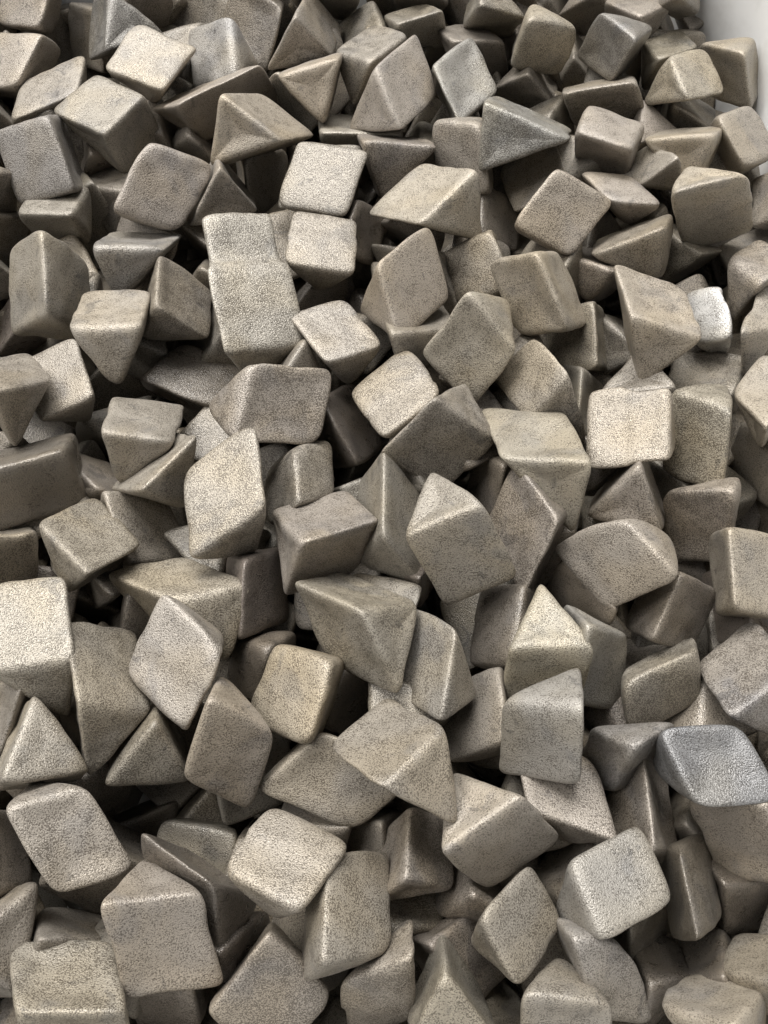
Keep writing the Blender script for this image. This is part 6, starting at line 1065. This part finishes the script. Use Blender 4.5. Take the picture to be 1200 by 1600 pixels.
-6042 5609 -2797 -5721 5244 -1810 -6261 6198 -1895 -7031 5176 -2508 -6711 4811 -1521 -7251 5766 -1606
-5424 5227 -2455 -4658 5854 -1878 -4887 6096 -2974 -6340 5709 -2015 -5575 6335 -1438 -5804 6577 -2534
-4067 6007 -3214 -5131 5934 -2724 -4200 5470 -2179 -3678 6851 -2489 -4742 6778 -1998 -3812 6314 -1454
-1946 5328 -2264 -1709 5946 -3172 -2371 6363 -2366 -1056 5652 -1458 -819 6270 -2366 -1481 6687 -1560
-160 4846 -2198 -781 5509 -1481 257 5865 -1845 -843 5148 -3063 -1464 5810 -2347 -425 6167 -2711
2207 6345 -1693 1585 6724 -2523 2263 5868 -2688 1689 5500 -1354 1067 5879 -2184 1745 5024 -2348
2559 5742 -2095 2905 6483 -2731 3208 6468 -1740 3468 5115 -2387 3814 5856 -3023 4117 5841 -2033
5263 5862 -2617 4638 5429 -1916 5264 6206 -1641 4282 6400 -3037 3657 5967 -2336 4283 6744 -2061
-7652 6488 -2662 -8065 5658 -2191 -7323 6210 -1715 -8411 7022 -2416 -8824 6191 -1946 -8081 6743 -1470
-7568 6678 -2643 -7139 7351 -1909 -7290 6306 -1663 -6386 6801 -2983 -5957 7474 -2249 -6108 6429 -2003
-4811 7386 -1591 -5789 7576 -2208 -4758 7481 -2758 -4538 6329 -1785 -5516 6520 -2403 -4486 6424 -2952
-3531 7014 -3461 -4242 6795 -2624 -3312 6183 -2744 -3046 7247 -2333 -3757 7028 -1495 -2827 6415 -1616
-1754 7506 -2018 -1000 6762 -2195 -1645 6681 -1340 -2475 6952 -2474 -1722 6208 -2650 -2366 6127 -1795
806 6715 -3151 1323 6621 -2256 906 7534 -2522 -56 6418 -2744 461 6325 -1849 44 7237 -2116
4041 6866 -2319 3679 5949 -1956 3361 6850 -1519 3631 6841 -3371 3270 5925 -3007 2952 6825 -2570
4316 6663 -2619 5343 6069 -2497 5349 7201 -2870 4329 7061 -1662 5356 6467 -1540 5363 7599 -1913
-8772 8320 -1850 -9300 8028 -2804 -8173 8069 -2773 -8435 7251 -1499 -8963 6959 -2453 -7836 7001 -2422
-8018 7395 -2391 -7296 6528 -2077 -6899 7412 -2733 -7594 7997 -1473 -6873 7130 -1160 -6475 8014 -1815
-6417 7107 -1838 -5807 7913 -1410 -5324 7079 -1935 -6687 7334 -2801 -6077 8140 -2373 -5594 7306 -2898
-4275 6789 -2684 -5187 7470 -2683 -4530 7398 -1757 -3678 7825 -2664 -4589 8506 -2664 -3932 8434 -1737
-3737 8343 -1809 -3358 7469 -1339 -4196 7403 -1987 -3196 8143 -2661 -2817 7269 -2191 -3656 7202 -2840
-2103 8511 -2113 -2402 8072 -3103 -1377 7875 -2687 -2258 7351 -1781 -2557 6911 -2771 -1532 6715 -2356
-1909 7673 -2537 -1049 8329 -2107 -1609 7577 -1416 -1378 6707 -2903 -517 7363 -2472 -1078 6611 -1782
1379 7363 -2389 1161 8026 -1511 755 8285 -2524 269 6919 -2302 51 7582 -1424 -355 7842 -2437
1565 8292 -2118 2333 7508 -1889 1243 7271 -1787 1500 7501 -2998 2268 6717 -2769 1178 6480 -2667
2229 8029 -1594 3019 7218 -1801 2234 7474 -2602 3128 8419 -2291 3918 7608 -2497 3132 7864 -3299
4054 8044 -1679 4108 8005 -2736 4589 7263 -2153 3124 7410 -1996 3178 7371 -3054 3659 6628 -2471
4811 7245 -3264 5660 7700 -2609 4723 8339 -2874 4439 6810 -2284 5287 7265 -1629 4350 7904 -1893
-7985 8595 -3156 -8721 8292 -2351 -7962 7544 -2734 -7407 9181 -2364 -8144 8878 -1558 -7384 8130 -1942
-6967 7621 -2015 -6109 8197 -1681 -6385 8193 -2731 -7835 8316 -2114 -6978 8892 -1781 -7254 8888 -2831
-6266 8962 -2406 -6694 7980 -2490 -5882 8268 -3131 -5853 8616 -1534 -6280 7634 -1617 -5468 7922 -2258
-4513 8492 -1657 -4072 8251 -2486 -4960 7912 -2293 -4498 9399 -2158 -4057 9158 -2987 -4945 8820 -2794
-4214 8180 -1888 -3329 7797 -2310 -4214 7829 -2880 -4010 9355 -1882 -3125 8973 -2304 -4009 9004 -2874
-2945 9066 -2414 -1993 9372 -1838 -2624 8477 -1476 -1978 8484 -3010 -1027 8790 -2435 -1658 7895 -2072
-1002 9064 -2322 83 9304 -2509 -281 9122 -1458 -934 8050 -2604 151 8290 -2791 -212 8108 -1740
1809 8143 -1706 1220 8643 -2581 1952 9279 -1932 2560 7454 -2392 1971 7954 -3267 2703 8590 -2617
4002 9056 -2628 4188 8147 -3119 4559 8306 -2150 3080 8512 -2328 3266 7602 -2819 3637 7762 -1850
-9535 8866 -1637 -8574 9501 -1521 -8499 8351 -1627 -8954 8985 -2777 -7993 9620 -2660 -7917 8470 -2766
-6986 9071 -2498 -6027 8597 -2384 -6211 9246 -3222 -6841 10016 -1863 -5882 9543 -1749 -6066 10192 -2587
-5790 8488 -2815 -6151 8904 -1902 -5404 8142 -1882 -4852 9133 -2722 -5213 9550 -1809 -4467 8788 -1789
-2289 9016 -2103 -3192 8623 -2440 -3111 8982 -1467 -2444 9888 -2717 -3347 9495 -3053 -3266 9854 -2081
-1436 10028 -2647 -2327 9783 -2150 -1956 9154 -2903 -884 9573 -1914 -1775 9328 -1417 -1404 8699 -2171
968 9235 -1594 311 8462 -2145 -183 9300 -1522 763 9772 -2533 106 8999 -3084 -387 9836 -2461
-5471 -7104 -2855 -6156 -6522 -3475 -6150 -6386 -2392 -4630 -6509 -3032 -5316 -5928 -3652 -5310 -5791 -2569
-4799 -7110 -2317 -4366 -6064 -2524 -3714 -6998 -2685 -5466 -7029 -3248 -5034 -5982 -3455 -4381 -6917 -3616
-3134 -6898 -3604 -3019 -6279 -2614 -3560 -5807 -3542 -4148 -7360 -3378 -4033 -6741 -2388 -4574 -6268 -3316
-1966 -7412 -3347 -2397 -6772 -2633 -1475 -6523 -3073 -2456 -6923 -4076 -2887 -6284 -3362 -1966 -6035 -3802
-430 -6082 -3152 -416 -7084 -3599 515 -6634 -3231 -546 -6527 -2096 -532 -7530 -2542 398 -7080 -2174
1699 -6543 -3505 1359 -6877 -2551 1006 -5953 -2949 937 -7175 -3959 598 -7509 -3005 245 -6585 -3403
1697 -7632 -3111 1278 -6912 -2475 2281 -7194 -2359 1876 -6871 -3847 1457 -6151 -3210 2460 -6433 -3094
2895 -7426 -2419 3643 -6634 -2093 3999 -7551 -2665 2704 -6553 -3106 3452 -5761 -2779 3808 -6678 -3352
4061 -7019 -2390 4638 -6991 -3343 3524 -6957 -3364 4122 -5955 -2437 4699 -5927 -3390 3585 -5893 -3411
5401 -6615 -3713 5691 -5829 -3040 4674 -6175 -3055 5771 -7475 -3118 6062 -6689 -2445 5044 -7035 -2460
-5655 -6522 -3733 -5532 -6095 -2788 -5129 -5626 -3630 -6708 -6221 -3637 -6584 -5794 -2692 -6181 -5325 -3534
-3079 -6237 -3066 -2562 -5555 -3806 -2348 -5455 -2699 -2024 -6809 -3110 -1506 -6127 -3850 -1292 -6027 -2743
-1199 -6336 -2609 -229 -5853 -2526 -368 -6676 -3222 -1533 -5768 -3275 -563 -5284 -3192 -702 -6108 -3888
691 -6423 -3058 559 -5459 -3490 1007 -5555 -2530 1773 -6151 -3275 1641 -5187 -3707 2090 -5283 -2746
2140 -6191 -4048 2584 -6717 -3168 3017 -5747 -3516 1438 -5266 -3679 1883 -5792 -2799 2315 -4822 -3147
3594 -5955 -2396 3864 -6262 -3335 2894 -5999 -3142 3345 -4814 -2256 3615 -5120 -3195 2644 -4857 -3002
4811 -6219 -3247 5244 -5203 -3255 4616 -5529 -2406 5517 -6484 -2535 5950 -5468 -2543 5322 -5794 -1695
-6197 -4536 -2096 -5378 -5138 -2591 -6394 -5056 -3081 -6257 -3741 -3065 -5438 -4343 -3560 -6454 -4261 -4050
-5743 -4716 -2535 -5789 -4102 -3488 -4963 -3917 -2733 -4807 -5254 -2801 -4852 -4640 -3753 -4026 -4455 -2998
-3178 -3810 -3715 -3378 -4811 -4144 -2457 -4636 -3555 -3784 -4116 -2887 -3984 -5117 -3316 -3063 -4941 -2727
-1974 -3991 -2908 -2614 -4731 -2327 -2841 -4518 -3421 -1491 -5081 -3205 -2131 -5821 -2625 -2358 -5608 -3719
-455 -4879 -3680 -1456 -5150 -3208 -501 -5657 -2848 90 -4098 -2943 -911 -4368 -2471 44 -4875 -2111
139 -5799 -2545 -449 -4934 -3017 -170 -4899 -1905 636 -4619 -3276 48 -3754 -3748 326 -3719 -2636
1073 -5448 -2790 1565 -4521 -2641 1974 -5237 -3307 497 -5445 -3718 989 -4518 -3569 1398 -5234 -4235
3457 -3848 -2409 4032 -4738 -2846 2947 -4871 -2499 3109 -3885 -3505 3685 -4776 -3942 2600 -4908 -3596
4321 -3755 -2874 5052 -4099 -3565 4711 -4740 -2790 3476 -4555 -3176 4206 -4899 -3867 3865 -5541 -3092
5855 -3658 -3110 4995 -4153 -2672 5088 -4079 -3750 5727 -4882 -3103 4867 -5377 -2665 4960 -5303 -3743
-6092 -4200 -2319 -5919 -3151 -2704 -5700 -4040 -3367 -6997 -3895 -2843 -6823 -2846 -3228 -6605 -3735 -3891
-4403 -4688 -3373 -5100 -4107 -2807 -4256 -4550 -2323 -4216 -3470 -3511 -4913 -2889 -2945 -4069 -3332 -2461
-1466 -4682 -3566 -1899 -4602 -2575 -1100 -3933 -2872 -2335 -3831 -3608 -2768 -3752 -2617 -1968 -3083 -2914
-331 -4141 -2649 -430 -4127 -3764 -826 -3274 -3157 809 -3945 -2518 711 -3931 -3633 315 -3078 -3026
1527 -4127 -2373 1032 -3326 -2938 1220 -4299 -3413 662 -4506 -1824 166 -3705 -2389 354 -4678 -2864
2576 -3284 -3228 1793 -4133 -3047 2925 -4399 -3177 2025 -3393 -2037 1242 -4243 -1855 2374 -4509 -1986
-5858 -2257 -3026 -6453 -3154 -2739 -6073 -3048 -3781 -5104 -2834 -2420 -5699 -3731 -2133 -5319 -3625 -3175
-4345 -4032 -3192 -4619 -3002 -2751 -4137 -3072 -3796 -5560 -3439 -3408 -5834 -2409 -2967 -5352 -2479 -4012
-3531 -2996 -2426 -3992 -3741 -3124 -4591 -2867 -2761 -3044 -2246 -3125 -3505 -2991 -3823 -4105 -2117 -3461
-830 -3479 -3354 -1488 -3224 -2581 -1319 -2554 -3366 -1929 -3623 -3674 -2586 -3369 -2901 -2418 -2698 -3686
-1092 -3301 -3342 -1595 -2469 -2845 -1392 -3391 -2296 -21 -3102 -3026 -524 -2271 -2529 -321 -3192 -1980
-13 -2646 -2432 688 -3037 -3170 -348 -3376 -3169 -151 -1865 -3066 550 -2256 -3803 -486 -2595 -3803
1875 -2162 -3173 1417 -2407 -4072 2017 -3103 -3588 1353 -2969 -2447 895 -3214 -3345 1495 -3909 -2862
1942 -3316 -3721 1849 -3776 -2697 2854 -3726 -3203 2596 -2242 -3646 2503 -2702 -2622 3508 -2652 -3127
3861 -2856 -3509 3692 -3496 -2685 4234 -2597 -2554 2891 -2476 -3362 2722 -3116 -2538 3264 -2218 -2407
-7628 -1115 -3039 -7868 -2249 -2937 -7746 -1772 -3991 -6557 -1670 -2879 -6798 -2804 -2777 -6675 -2327 -3831
-6927 -1919 -2787 -6042 -2392 -2274 -6454 -2847 -3219 -6179 -1527 -3462 -5294 -2000 -2949 -5707 -2454 -3893
-4298 -1929 -2783 -4631 -2472 -3652 -4334 -1440 -3743 -3160 -2016 -2679 -3493 -2559 -3548 -3196 -1527 -3639
-1638 -1388 -3748 -1520 -2463 -3403 -1171 -1612 -2739 -2694 -1211 -3340 -2576 -2285 -2995 -2227 -1434 -2331
953 -1835 -2658 -122 -1873 -2583 345 -1661 -3531 1199 -2810 -3059 125 -2848 -2984 591 -2635 -3932
2129 -1478 -3715 2116 -1196 -2650 1568 -2089 -2990 3043 -2141 -3786 3030 -1860 -2722 2483 -2753 -3062
4025 -2030 -3286 3597 -1272 -2664 3216 -1433 -3650 3322 -2824 -3029 2894 -2066 -2407 2513 -2227 -3393
5783 -1339 -3108 5515 -1402 -2058 4742 -1446 -2819 5679 -2342 -3277 5411 -2405 -2226 4638 -2448 -2988
-5993 -971 -3537 -6518 -1769 -2893 -6486 -672 -2539 -7146 -838 -3847 -7671 -1636 -3202 -7639 -539 -2848
-5096 -1795 -3271 -4639 -931 -3678 -5551 -848 -3146 -4693 -1049 -2376 -4236 -185 -2783 -5148 -102 -2251
-3598 -1311 -2198 -3058 -348 -2466 -2470 -1309 -2325 -4214 -1627 -3312 -3674 -665 -3580 -3085 -1626 -3438
-577 -1687 -2653 -521 -693 -3153 -1093 -1524 -3628 -1384 -1299 -1997 -1328 -305 -2497 -1900 -1136 -2972
-1177 -553 -2683 -1195 -1501 -3312 -1073 -488 -3815 60 -373 -2691 42 -1321 -3320 164 -308 -3822
42 -674 -2549 179 -303 -3613 1010 -886 -3104 -91 -1798 -2860 47 -1427 -3925 877 -2010 -3415
4996 -987 -2764 3978 -1184 -2451 4170 -498 -3268 4841 -1695 -3535 3822 -1892 -3222 4015 -1206 -4039
5996 -885 -3102 5097 -437 -2764 5233 -641 -3795 5668 -1972 -3218 4769 -1524 -2881 4905 -1727 -3912
-7204 175 -2413 -7685 -789 -2703 -7981 157 -3213 -6293 159 -3067 -6774 -805 -3357 -7070 142 -3867
-6095 -15 -3292 -5445 -412 -2465 -5189 -635 -3537 -5567 951 -3533 -4916 554 -2706 -4661 332 -3779
-3427 -932 -3509 -2781 -722 -2658 -2511 -360 -3648 -4123 -148 -3242 -3477 62 -2391 -3207 424 -3382
-2024 292 -2759 -2506 -647 -3134 -1943 15 -3842 -962 15 -2539 -1445 -925 -2915 -882 -262 -3622
3489 -367 -2771 3319 485 -3500 3206 -589 -3847 2470 -543 -2566 2300 309 -3295 2188 -765 -3642
4705 -530 -3310 3808 -765 -2655 4608 -49 -2287 4127 186 -3686 3230 -48 -3031 4030 668 -2662
4129 551 -3225 4444 -213 -3835 5110 504 -3525 4763 291 -2336 5077 -474 -2945 5743 243 -2636
-6022 891 -3312 -6742 225 -2728 -5736 -189 -3075 -5743 1643 -2508 -6463 977 -1924 -5458 563 -2271
-3486 876 -2410 -4374 1147 -2966 -3396 1302 -3400 -3576 -258 -2538 -4464 12 -3094 -3486 168 -3529
-2277 -104 -3048 -2884 526 -3670 -3322 20 -2831 -2373 746 -2362 -2979 1377 -2985 -3417 871 -2145
-2824 1480 -3503 -2545 894 -2610 -2382 475 -3618 -1851 1775 -3507 -1572 1190 -2613 -1409 771 -3621
-1273 116 -3400 -142 291 -3575 -912 1082 -3927 -1342 1135 -2592 -210 1310 -2766 -980 2101 -3118
530 417 -3671 1173 119 -2810 1640 486 -3755 684 1413 -3276 1327 1115 -2415 1794 1482 -3359
5750 1029 -2901 5439 919 -3923 5172 174 -3197 4771 1531 -2678 4459 1420 -3700 4192 675 -2974
-6304 1320 -2615 -5284 1063 -2874 -6094 811 -3547 -6398 2242 -3085 -5378 1985 -3344 -6188 1732 -4018
-5489 2075 -3035 -4610 1953 -2390 -5239 1087 -2631 -4715 1895 -3797 -3836 1772 -3152 -4465 906 -3393
-3492 1061 -3052 -2516 1548 -2777 -2922 1653 -3821 -3765 2188 -2725 -2788 2676 -2450 -3195 2780 -3494
-982 2299 -2739 -1403 1252 -2667 -2066 2143 -2456 -885 2092 -3844 -1306 1045 -3772 -1969 1936 -3561
588 2501 -2424 343 1518 -2368 460 1960 -3273 1455 2136 -2457 1210 1153 -2400 1327 1595 -3305
2950 2439 -3329 2962 1391 -3486 3007 1779 -2501 1935 2372 -3238 1948 1323 -3395 1992 1712 -2410
4308 1899 -2407 3488 1697 -3009 3975 2608 -3085 4941 1371 -3138 4122 1169 -3740 4609 2080 -3816
5244 1475 -1865 4368 1134 -2126 4592 2071 -2278 5707 1801 -2752 4831 1460 -3013 5055 2397 -3165
-8603 2632 -2637 -7967 2161 -3402 -8400 3156 -3582 -7726 3095 -2396 -7091 2625 -3161 -7523 3620 -3341
-5753 2455 -2908 -6452 2960 -2156 -6450 3294 -3250 -6529 1627 -3222 -7227 2133 -2471 -7226 2467 -3565
-5660 2260 -4024 -5907 3039 -3257 -6431 2049 -3240 -5329 1908 -2952 -5576 2687 -2185 -6101 1697 -2168
-4303 2280 -2403 -3700 2776 -3173 -3983 1723 -3291 -5024 3091 -2947 -4420 3586 -3716 -4703 2534 -3835
-2277 2692 -1788 -3126 2454 -2407 -2433 3220 -2714 -1713 2043 -2200 -2563 1805 -2819 -1870 2572 -3127
-659 3026 -4048 -1671 2580 -3812 -729 1993 -3594 -874 3251 -2888 -1885 2804 -2652 -943 2218 -2434
3189 3084 -2966 3491 2247 -3639 4177 2585 -2826 2661 2679 -2136 2963 1841 -2810 3649 2179 -1997
3948 2596 -2345 4664 2258 -3153 3553 2297 -3362 4083 3629 -2759 4799 3291 -3567 3688 3331 -3777
5121 3298 -2890 5717 3154 -3804 6002 2639 -2875 4509 2337 -2980 5104 2193 -3893 5389 1679 -2964
-8496 4137 -3319 -8729 3143 -2948 -8071 3262 -3804 -7835 4200 -2346 -8068 3206 -1974 -7410 3326 -2830
-6615 3969 -2889 -7542 4270 -3178 -7203 3348 -3439 -6526 3444 -1925 -7452 3745 -2214 -7113 2823 -2474
-6381 3027 -1939 -6876 3274 -2860 -6091 3905 -2486 -5505 2635 -2244 -5999 2882 -3166 -5215 3513 -2791
-3684 3107 -3255 -4035 3889 -2507 -4223 4041 -3618 -4509 2528 -2739 -4860 3310 -1990 -5048 3462 -3102
-1895 2297 -3250 -1380 3313 -3190 -2459 3241 -3554 -2602 3002 -2407 -2087 4018 -2346 -3166 3946 -2711
-95 4327 -2738 477 3395 -2616 -406 3585 -1987 -768 3864 -3287 -196 2932 -3165 -1079 3123 -2536
1201 3510 -2404 593 3123 -3184 744 4170 -3099 2028 3090 -3013 1420 2703 -3792 1571 3751 -3707
1619 3673 -3376 2178 3154 -2551 2701 3403 -3513 2025 4693 -3090 2583 4174 -2266 3106 4424 -3228
5195 3650 -2005 4569 4014 -2836 5536 3529 -3046 4761 2702 -2072 4135 3066 -2902 5102 2581 -3113
-9328 4646 -3155 -8654 3943 -2546 -8519 4025 -3684 -8429 5375 -2711 -7755 4672 -2102 -7621 4754 -3240
-6750 4624 -3564 -7647 3994 -3506 -6662 3569 -3272 -7293 5150 -2737 -8190 4520 -2680 -7205 4095 -2446
-5329 3762 -2389 -4971 4137 -3379 -5922 3553 -3314 -5761 4835 -2366 -5403 5209 -3356 -6354 4625 -3290
-4254 4462 -3829 -5369 4791 -3593 -5076 3642 -3586 -4060 4459 -2773 -5175 4789 -2537 -4882 3639 -2530
-3272 3863 -2390 -3700 3440 -3256 -4315 3912 -2541 -2825 4858 -2581 -3252 4436 -3448 -3867 4907 -2733
-3142 4775 -2345 -2452 5117 -3052 -2116 4689 -2159 -3335 4035 -2977 -2645 4377 -3684 -2310 3949 -2791
-1735 4726 -2124 -2297 3767 -2103 -2632 4593 -2767 -1070 4277 -3003 -1632 3318 -2982 -1967 4144 -3646
-305 5299 -3504 402 4773 -2871 -447 5284 -2429 -1334 4627 -3791 -626 4102 -3157 -1475 4612 -2715
759 4709 -3227 430 3772 -3048 1410 3992 -2943 830 5398 -2324 502 4460 -2144 1481 4680 -2040
5411 4236 -2348 5019 3921 -3294 4412 3853 -2414 4760 5154 -2578 4369 4838 -3524 3762 4770 -2644
-8726 6087 -3389 -8809 5525 -2482 -9292 5179 -3372 -7656 5671 -3445 -7740 5109 -2538 -8223 4763 -3428
-7983 5277 -2789 -8186 6275 -3164 -7476 6134 -2356 -7077 4825 -3408 -7281 5823 -3784 -6570 5682 -2975
-5643 5602 -2636 -6095 4974 -3444 -5888 4529 -2438 -6612 6351 -2506 -7064 5722 -3313 -6858 5278 -2307
-6151 4615 -3124 -5509 5033 -3950 -6312 5671 -3482 -5393 4875 -2397 -4751 5293 -3223 -5554 5931 -2755
-5171 5079 -3466 -4498 6006 -3408 -5079 5661 -2482 -4416 4328 -3154 -3743 5254 -3096 -4324 4909 -2170
-2831 5498 -1875 -2655 4595 -2431 -3375 5311 -2783 -2104 5834 -2432 -1928 4931 -2987 -2647 5647 -3340
-286 5893 -3632 94 4902 -3410 777 5741 -3485 -545 5969 -2580 -164 4978 -2358 519 5817 -2433
2076 5384 -3728 3016 5275 -3220 2319 6028 -2904 1193 4970 -2964 2133 4861 -2456 1436 5614 -2140
2952 5881 -3300 2447 4959 -3191 3491 5013 -3030 2515 6119 -2334 2010 5196 -2225 3053 5250 -2064
3778 4663 -3515 4268 5581 -3139 3289 5646 -3651 3438 4492 -2521 3928 5410 -2146 2949 5475 -2657
4776 6211 -2693 4677 5931 -3840 5453 5354 -3154 4035 5380 -2659 3937 5099 -3806 4712 4523 -3120
-6982 6877 -3437 -7105 5898 -3870 -6137 6213 -3516 -7149 6713 -2303 -7272 5734 -2736 -6304 6049 -2382
-5438 5621 -3074 -5637 6363 -2396 -5336 6604 -3345 -6504 5381 -3175 -6703 6122 -2497 -6401 6363 -3446
-3595 6374 -3557 -4194 6863 -2859 -4333 5847 -3044 -2808 6158 -2828 -3407 6647 -2131 -3546 5631 -2316
-2809 6616 -3006 -1939 7069 -3623 -1914 7117 -2466 -2457 5553 -2967 -1587 6006 -3584 -1563 6054 -2427
-477 6586 -3401 -1549 6804 -3614 -1126 5801 -3853 -721 6116 -2363 -1792 6335 -2576 -1370 5332 -2815
48 6893 -3124 -894 6854 -3722 -243 5951 -3647 -113 6313 -2074 -1054 6274 -2671 -403 5371 -2596
1176 6052 -3405 741 5436 -2666 1173 6361 -2395 213 6416 -3696 -221 5799 -2957 210 6724 -2686
3004 5961 -3699 2356 6815 -3425 2001 5779 -3268 3676 5933 -2817 3028 6787 -2543 2673 5751 -2385
4785 5845 -3149 5665 5236 -2662 5864 5896 -3615 4794 6718 -2491 5674 6109 -2004 5872 6769 -2957
-8822 5983 -2647 -9112 6676 -3315 -9703 6452 -2533 -7903 6627 -2378 -8194 7321 -3045 -8785 7097 -2264
-6995 7295 -2388 -7183 7412 -3396 -7296 6486 -2953 -7872 7544 -2025 -8060 7660 -3033 -8173 6735 -2591
-7246 7617 -3032 -7272 6665 -3428 -6681 7389 -3864 -6603 7639 -2162 -6628 6687 -2557 -6037 7411 -2993
-5306 8565 -2942 -4366 8021 -3366 -4828 7680 -2352 -6132 7741 -3260 -5192 7198 -3683 -5655 6857 -2669
-3124 6974 -2554 -3533 7909 -2888 -3296 7141 -3600 -4278 6752 -2665 -4687 7687 -2999 -4450 6919 -3711
-3226 6899 -2079 -3650 7063 -3001 -2900 7681 -2662 -2464 6269 -2535 -2887 6434 -3457 -2138 7051 -3118
-801 7081 -3534 -1522 6346 -3224 -887 6817 -2495 -1525 7967 -3678 -2246 7232 -3368 -1611 7702 -2640
-1561 7157 -2649 -709 6704 -3188 -1187 7620 -3580 -631 7645 -2225 221 7193 -2763 -256 8109 -3155
841 8045 -2362 1188 7886 -3372 1688 7401 -2547 -78 7430 -2743 269 7271 -3753 769 6786 -2928
2925 7519 -2977 2464 6582 -3329 2459 6829 -2255 2037 8129 -3175 1576 7192 -3527 1572 7439 -2453
6014 7868 -3286 5596 7804 -2239 4901 7756 -3129 5703 6612 -3421 5284 6548 -2374 4590 6499 -3264
-9792 8164 -2559 -9365 7544 -3504 -9243 8745 -3464 -8781 8106 -2130 -8354 7487 -3075 -8232 8688 -3035
-7431 8218 -1990 -6471 8140 -2577 -7285 7372 -2723 -7826 9057 -2774 -6866 8979 -3361 -7680 8212 -3507
-1673 7978 -2682 -2099 8731 -3333 -1964 7719 -3693 -2670 7970 -2449 -3096 8724 -3100 -2961 7711 -3459
-75 7751 -2652 -480 8543 -3501 -472 8865 -2314 1126 7949 -2976 721 8742 -3825 729 9064 -2638
-9619 9785 -2349 -9520 8746 -1950 -9892 8912 -2991 -8814 9397 -3122 -8715 8357 -2723 -9087 8523 -3764
-8188 8413 -2480 -8591 8397 -3427 -9082 8887 -2667 -7570 9262 -2538 -7973 9246 -3486 -8465 9735 -2725
-5810 8733 -3646 -5749 8781 -2550 -5247 7969 -3094 -4964 9635 -3222 -4903 9683 -2127 -4401 8871 -2670
-4601 9019 -3076 -3872 8416 -2527 -3775 8539 -3609 -3907 9901 -2927 -3179 9299 -2377 -3082 9422 -3460
-3311 8867 -3218 -2546 8528 -2452 -2318 8438 -3559 -2700 9759 -3127 -1935 9421 -2361 -1707 9331 -3469
-799 9420 -3294 -1377 8479 -3404 -335 8449 -3022 -1147 10028 -2312 -1725 9086 -2421 -683 9057 -2040
1781 8417 -3138 694 8332 -3046 1310 8470 -2152 1784 9617 -2774 697 9531 -2682 1313 9669 -1788
2162 9964 -2594 2074 9473 -3573 2926 9244 -2918 1812 8712 -2575 1724 8221 -3553 2575 7991 -2899
3838 9059 -3919 3548 9686 -3059 2836 8950 -3470 4399 8641 -2950 4108 9268 -2090 3396 8532 -2501
""".strip().splitlines()
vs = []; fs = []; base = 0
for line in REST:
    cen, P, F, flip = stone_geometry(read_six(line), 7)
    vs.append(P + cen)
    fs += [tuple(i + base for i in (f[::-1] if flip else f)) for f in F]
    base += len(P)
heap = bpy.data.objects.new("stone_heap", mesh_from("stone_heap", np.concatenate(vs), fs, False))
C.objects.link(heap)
heap.color = (.20, .175, .14, .5)  # darker base colour than the top stones, adds shade to the gaps
heap["kind"] = "stuff"
heap["label"] = "deeper abrasive stones half seen in the gaps under the top ones"
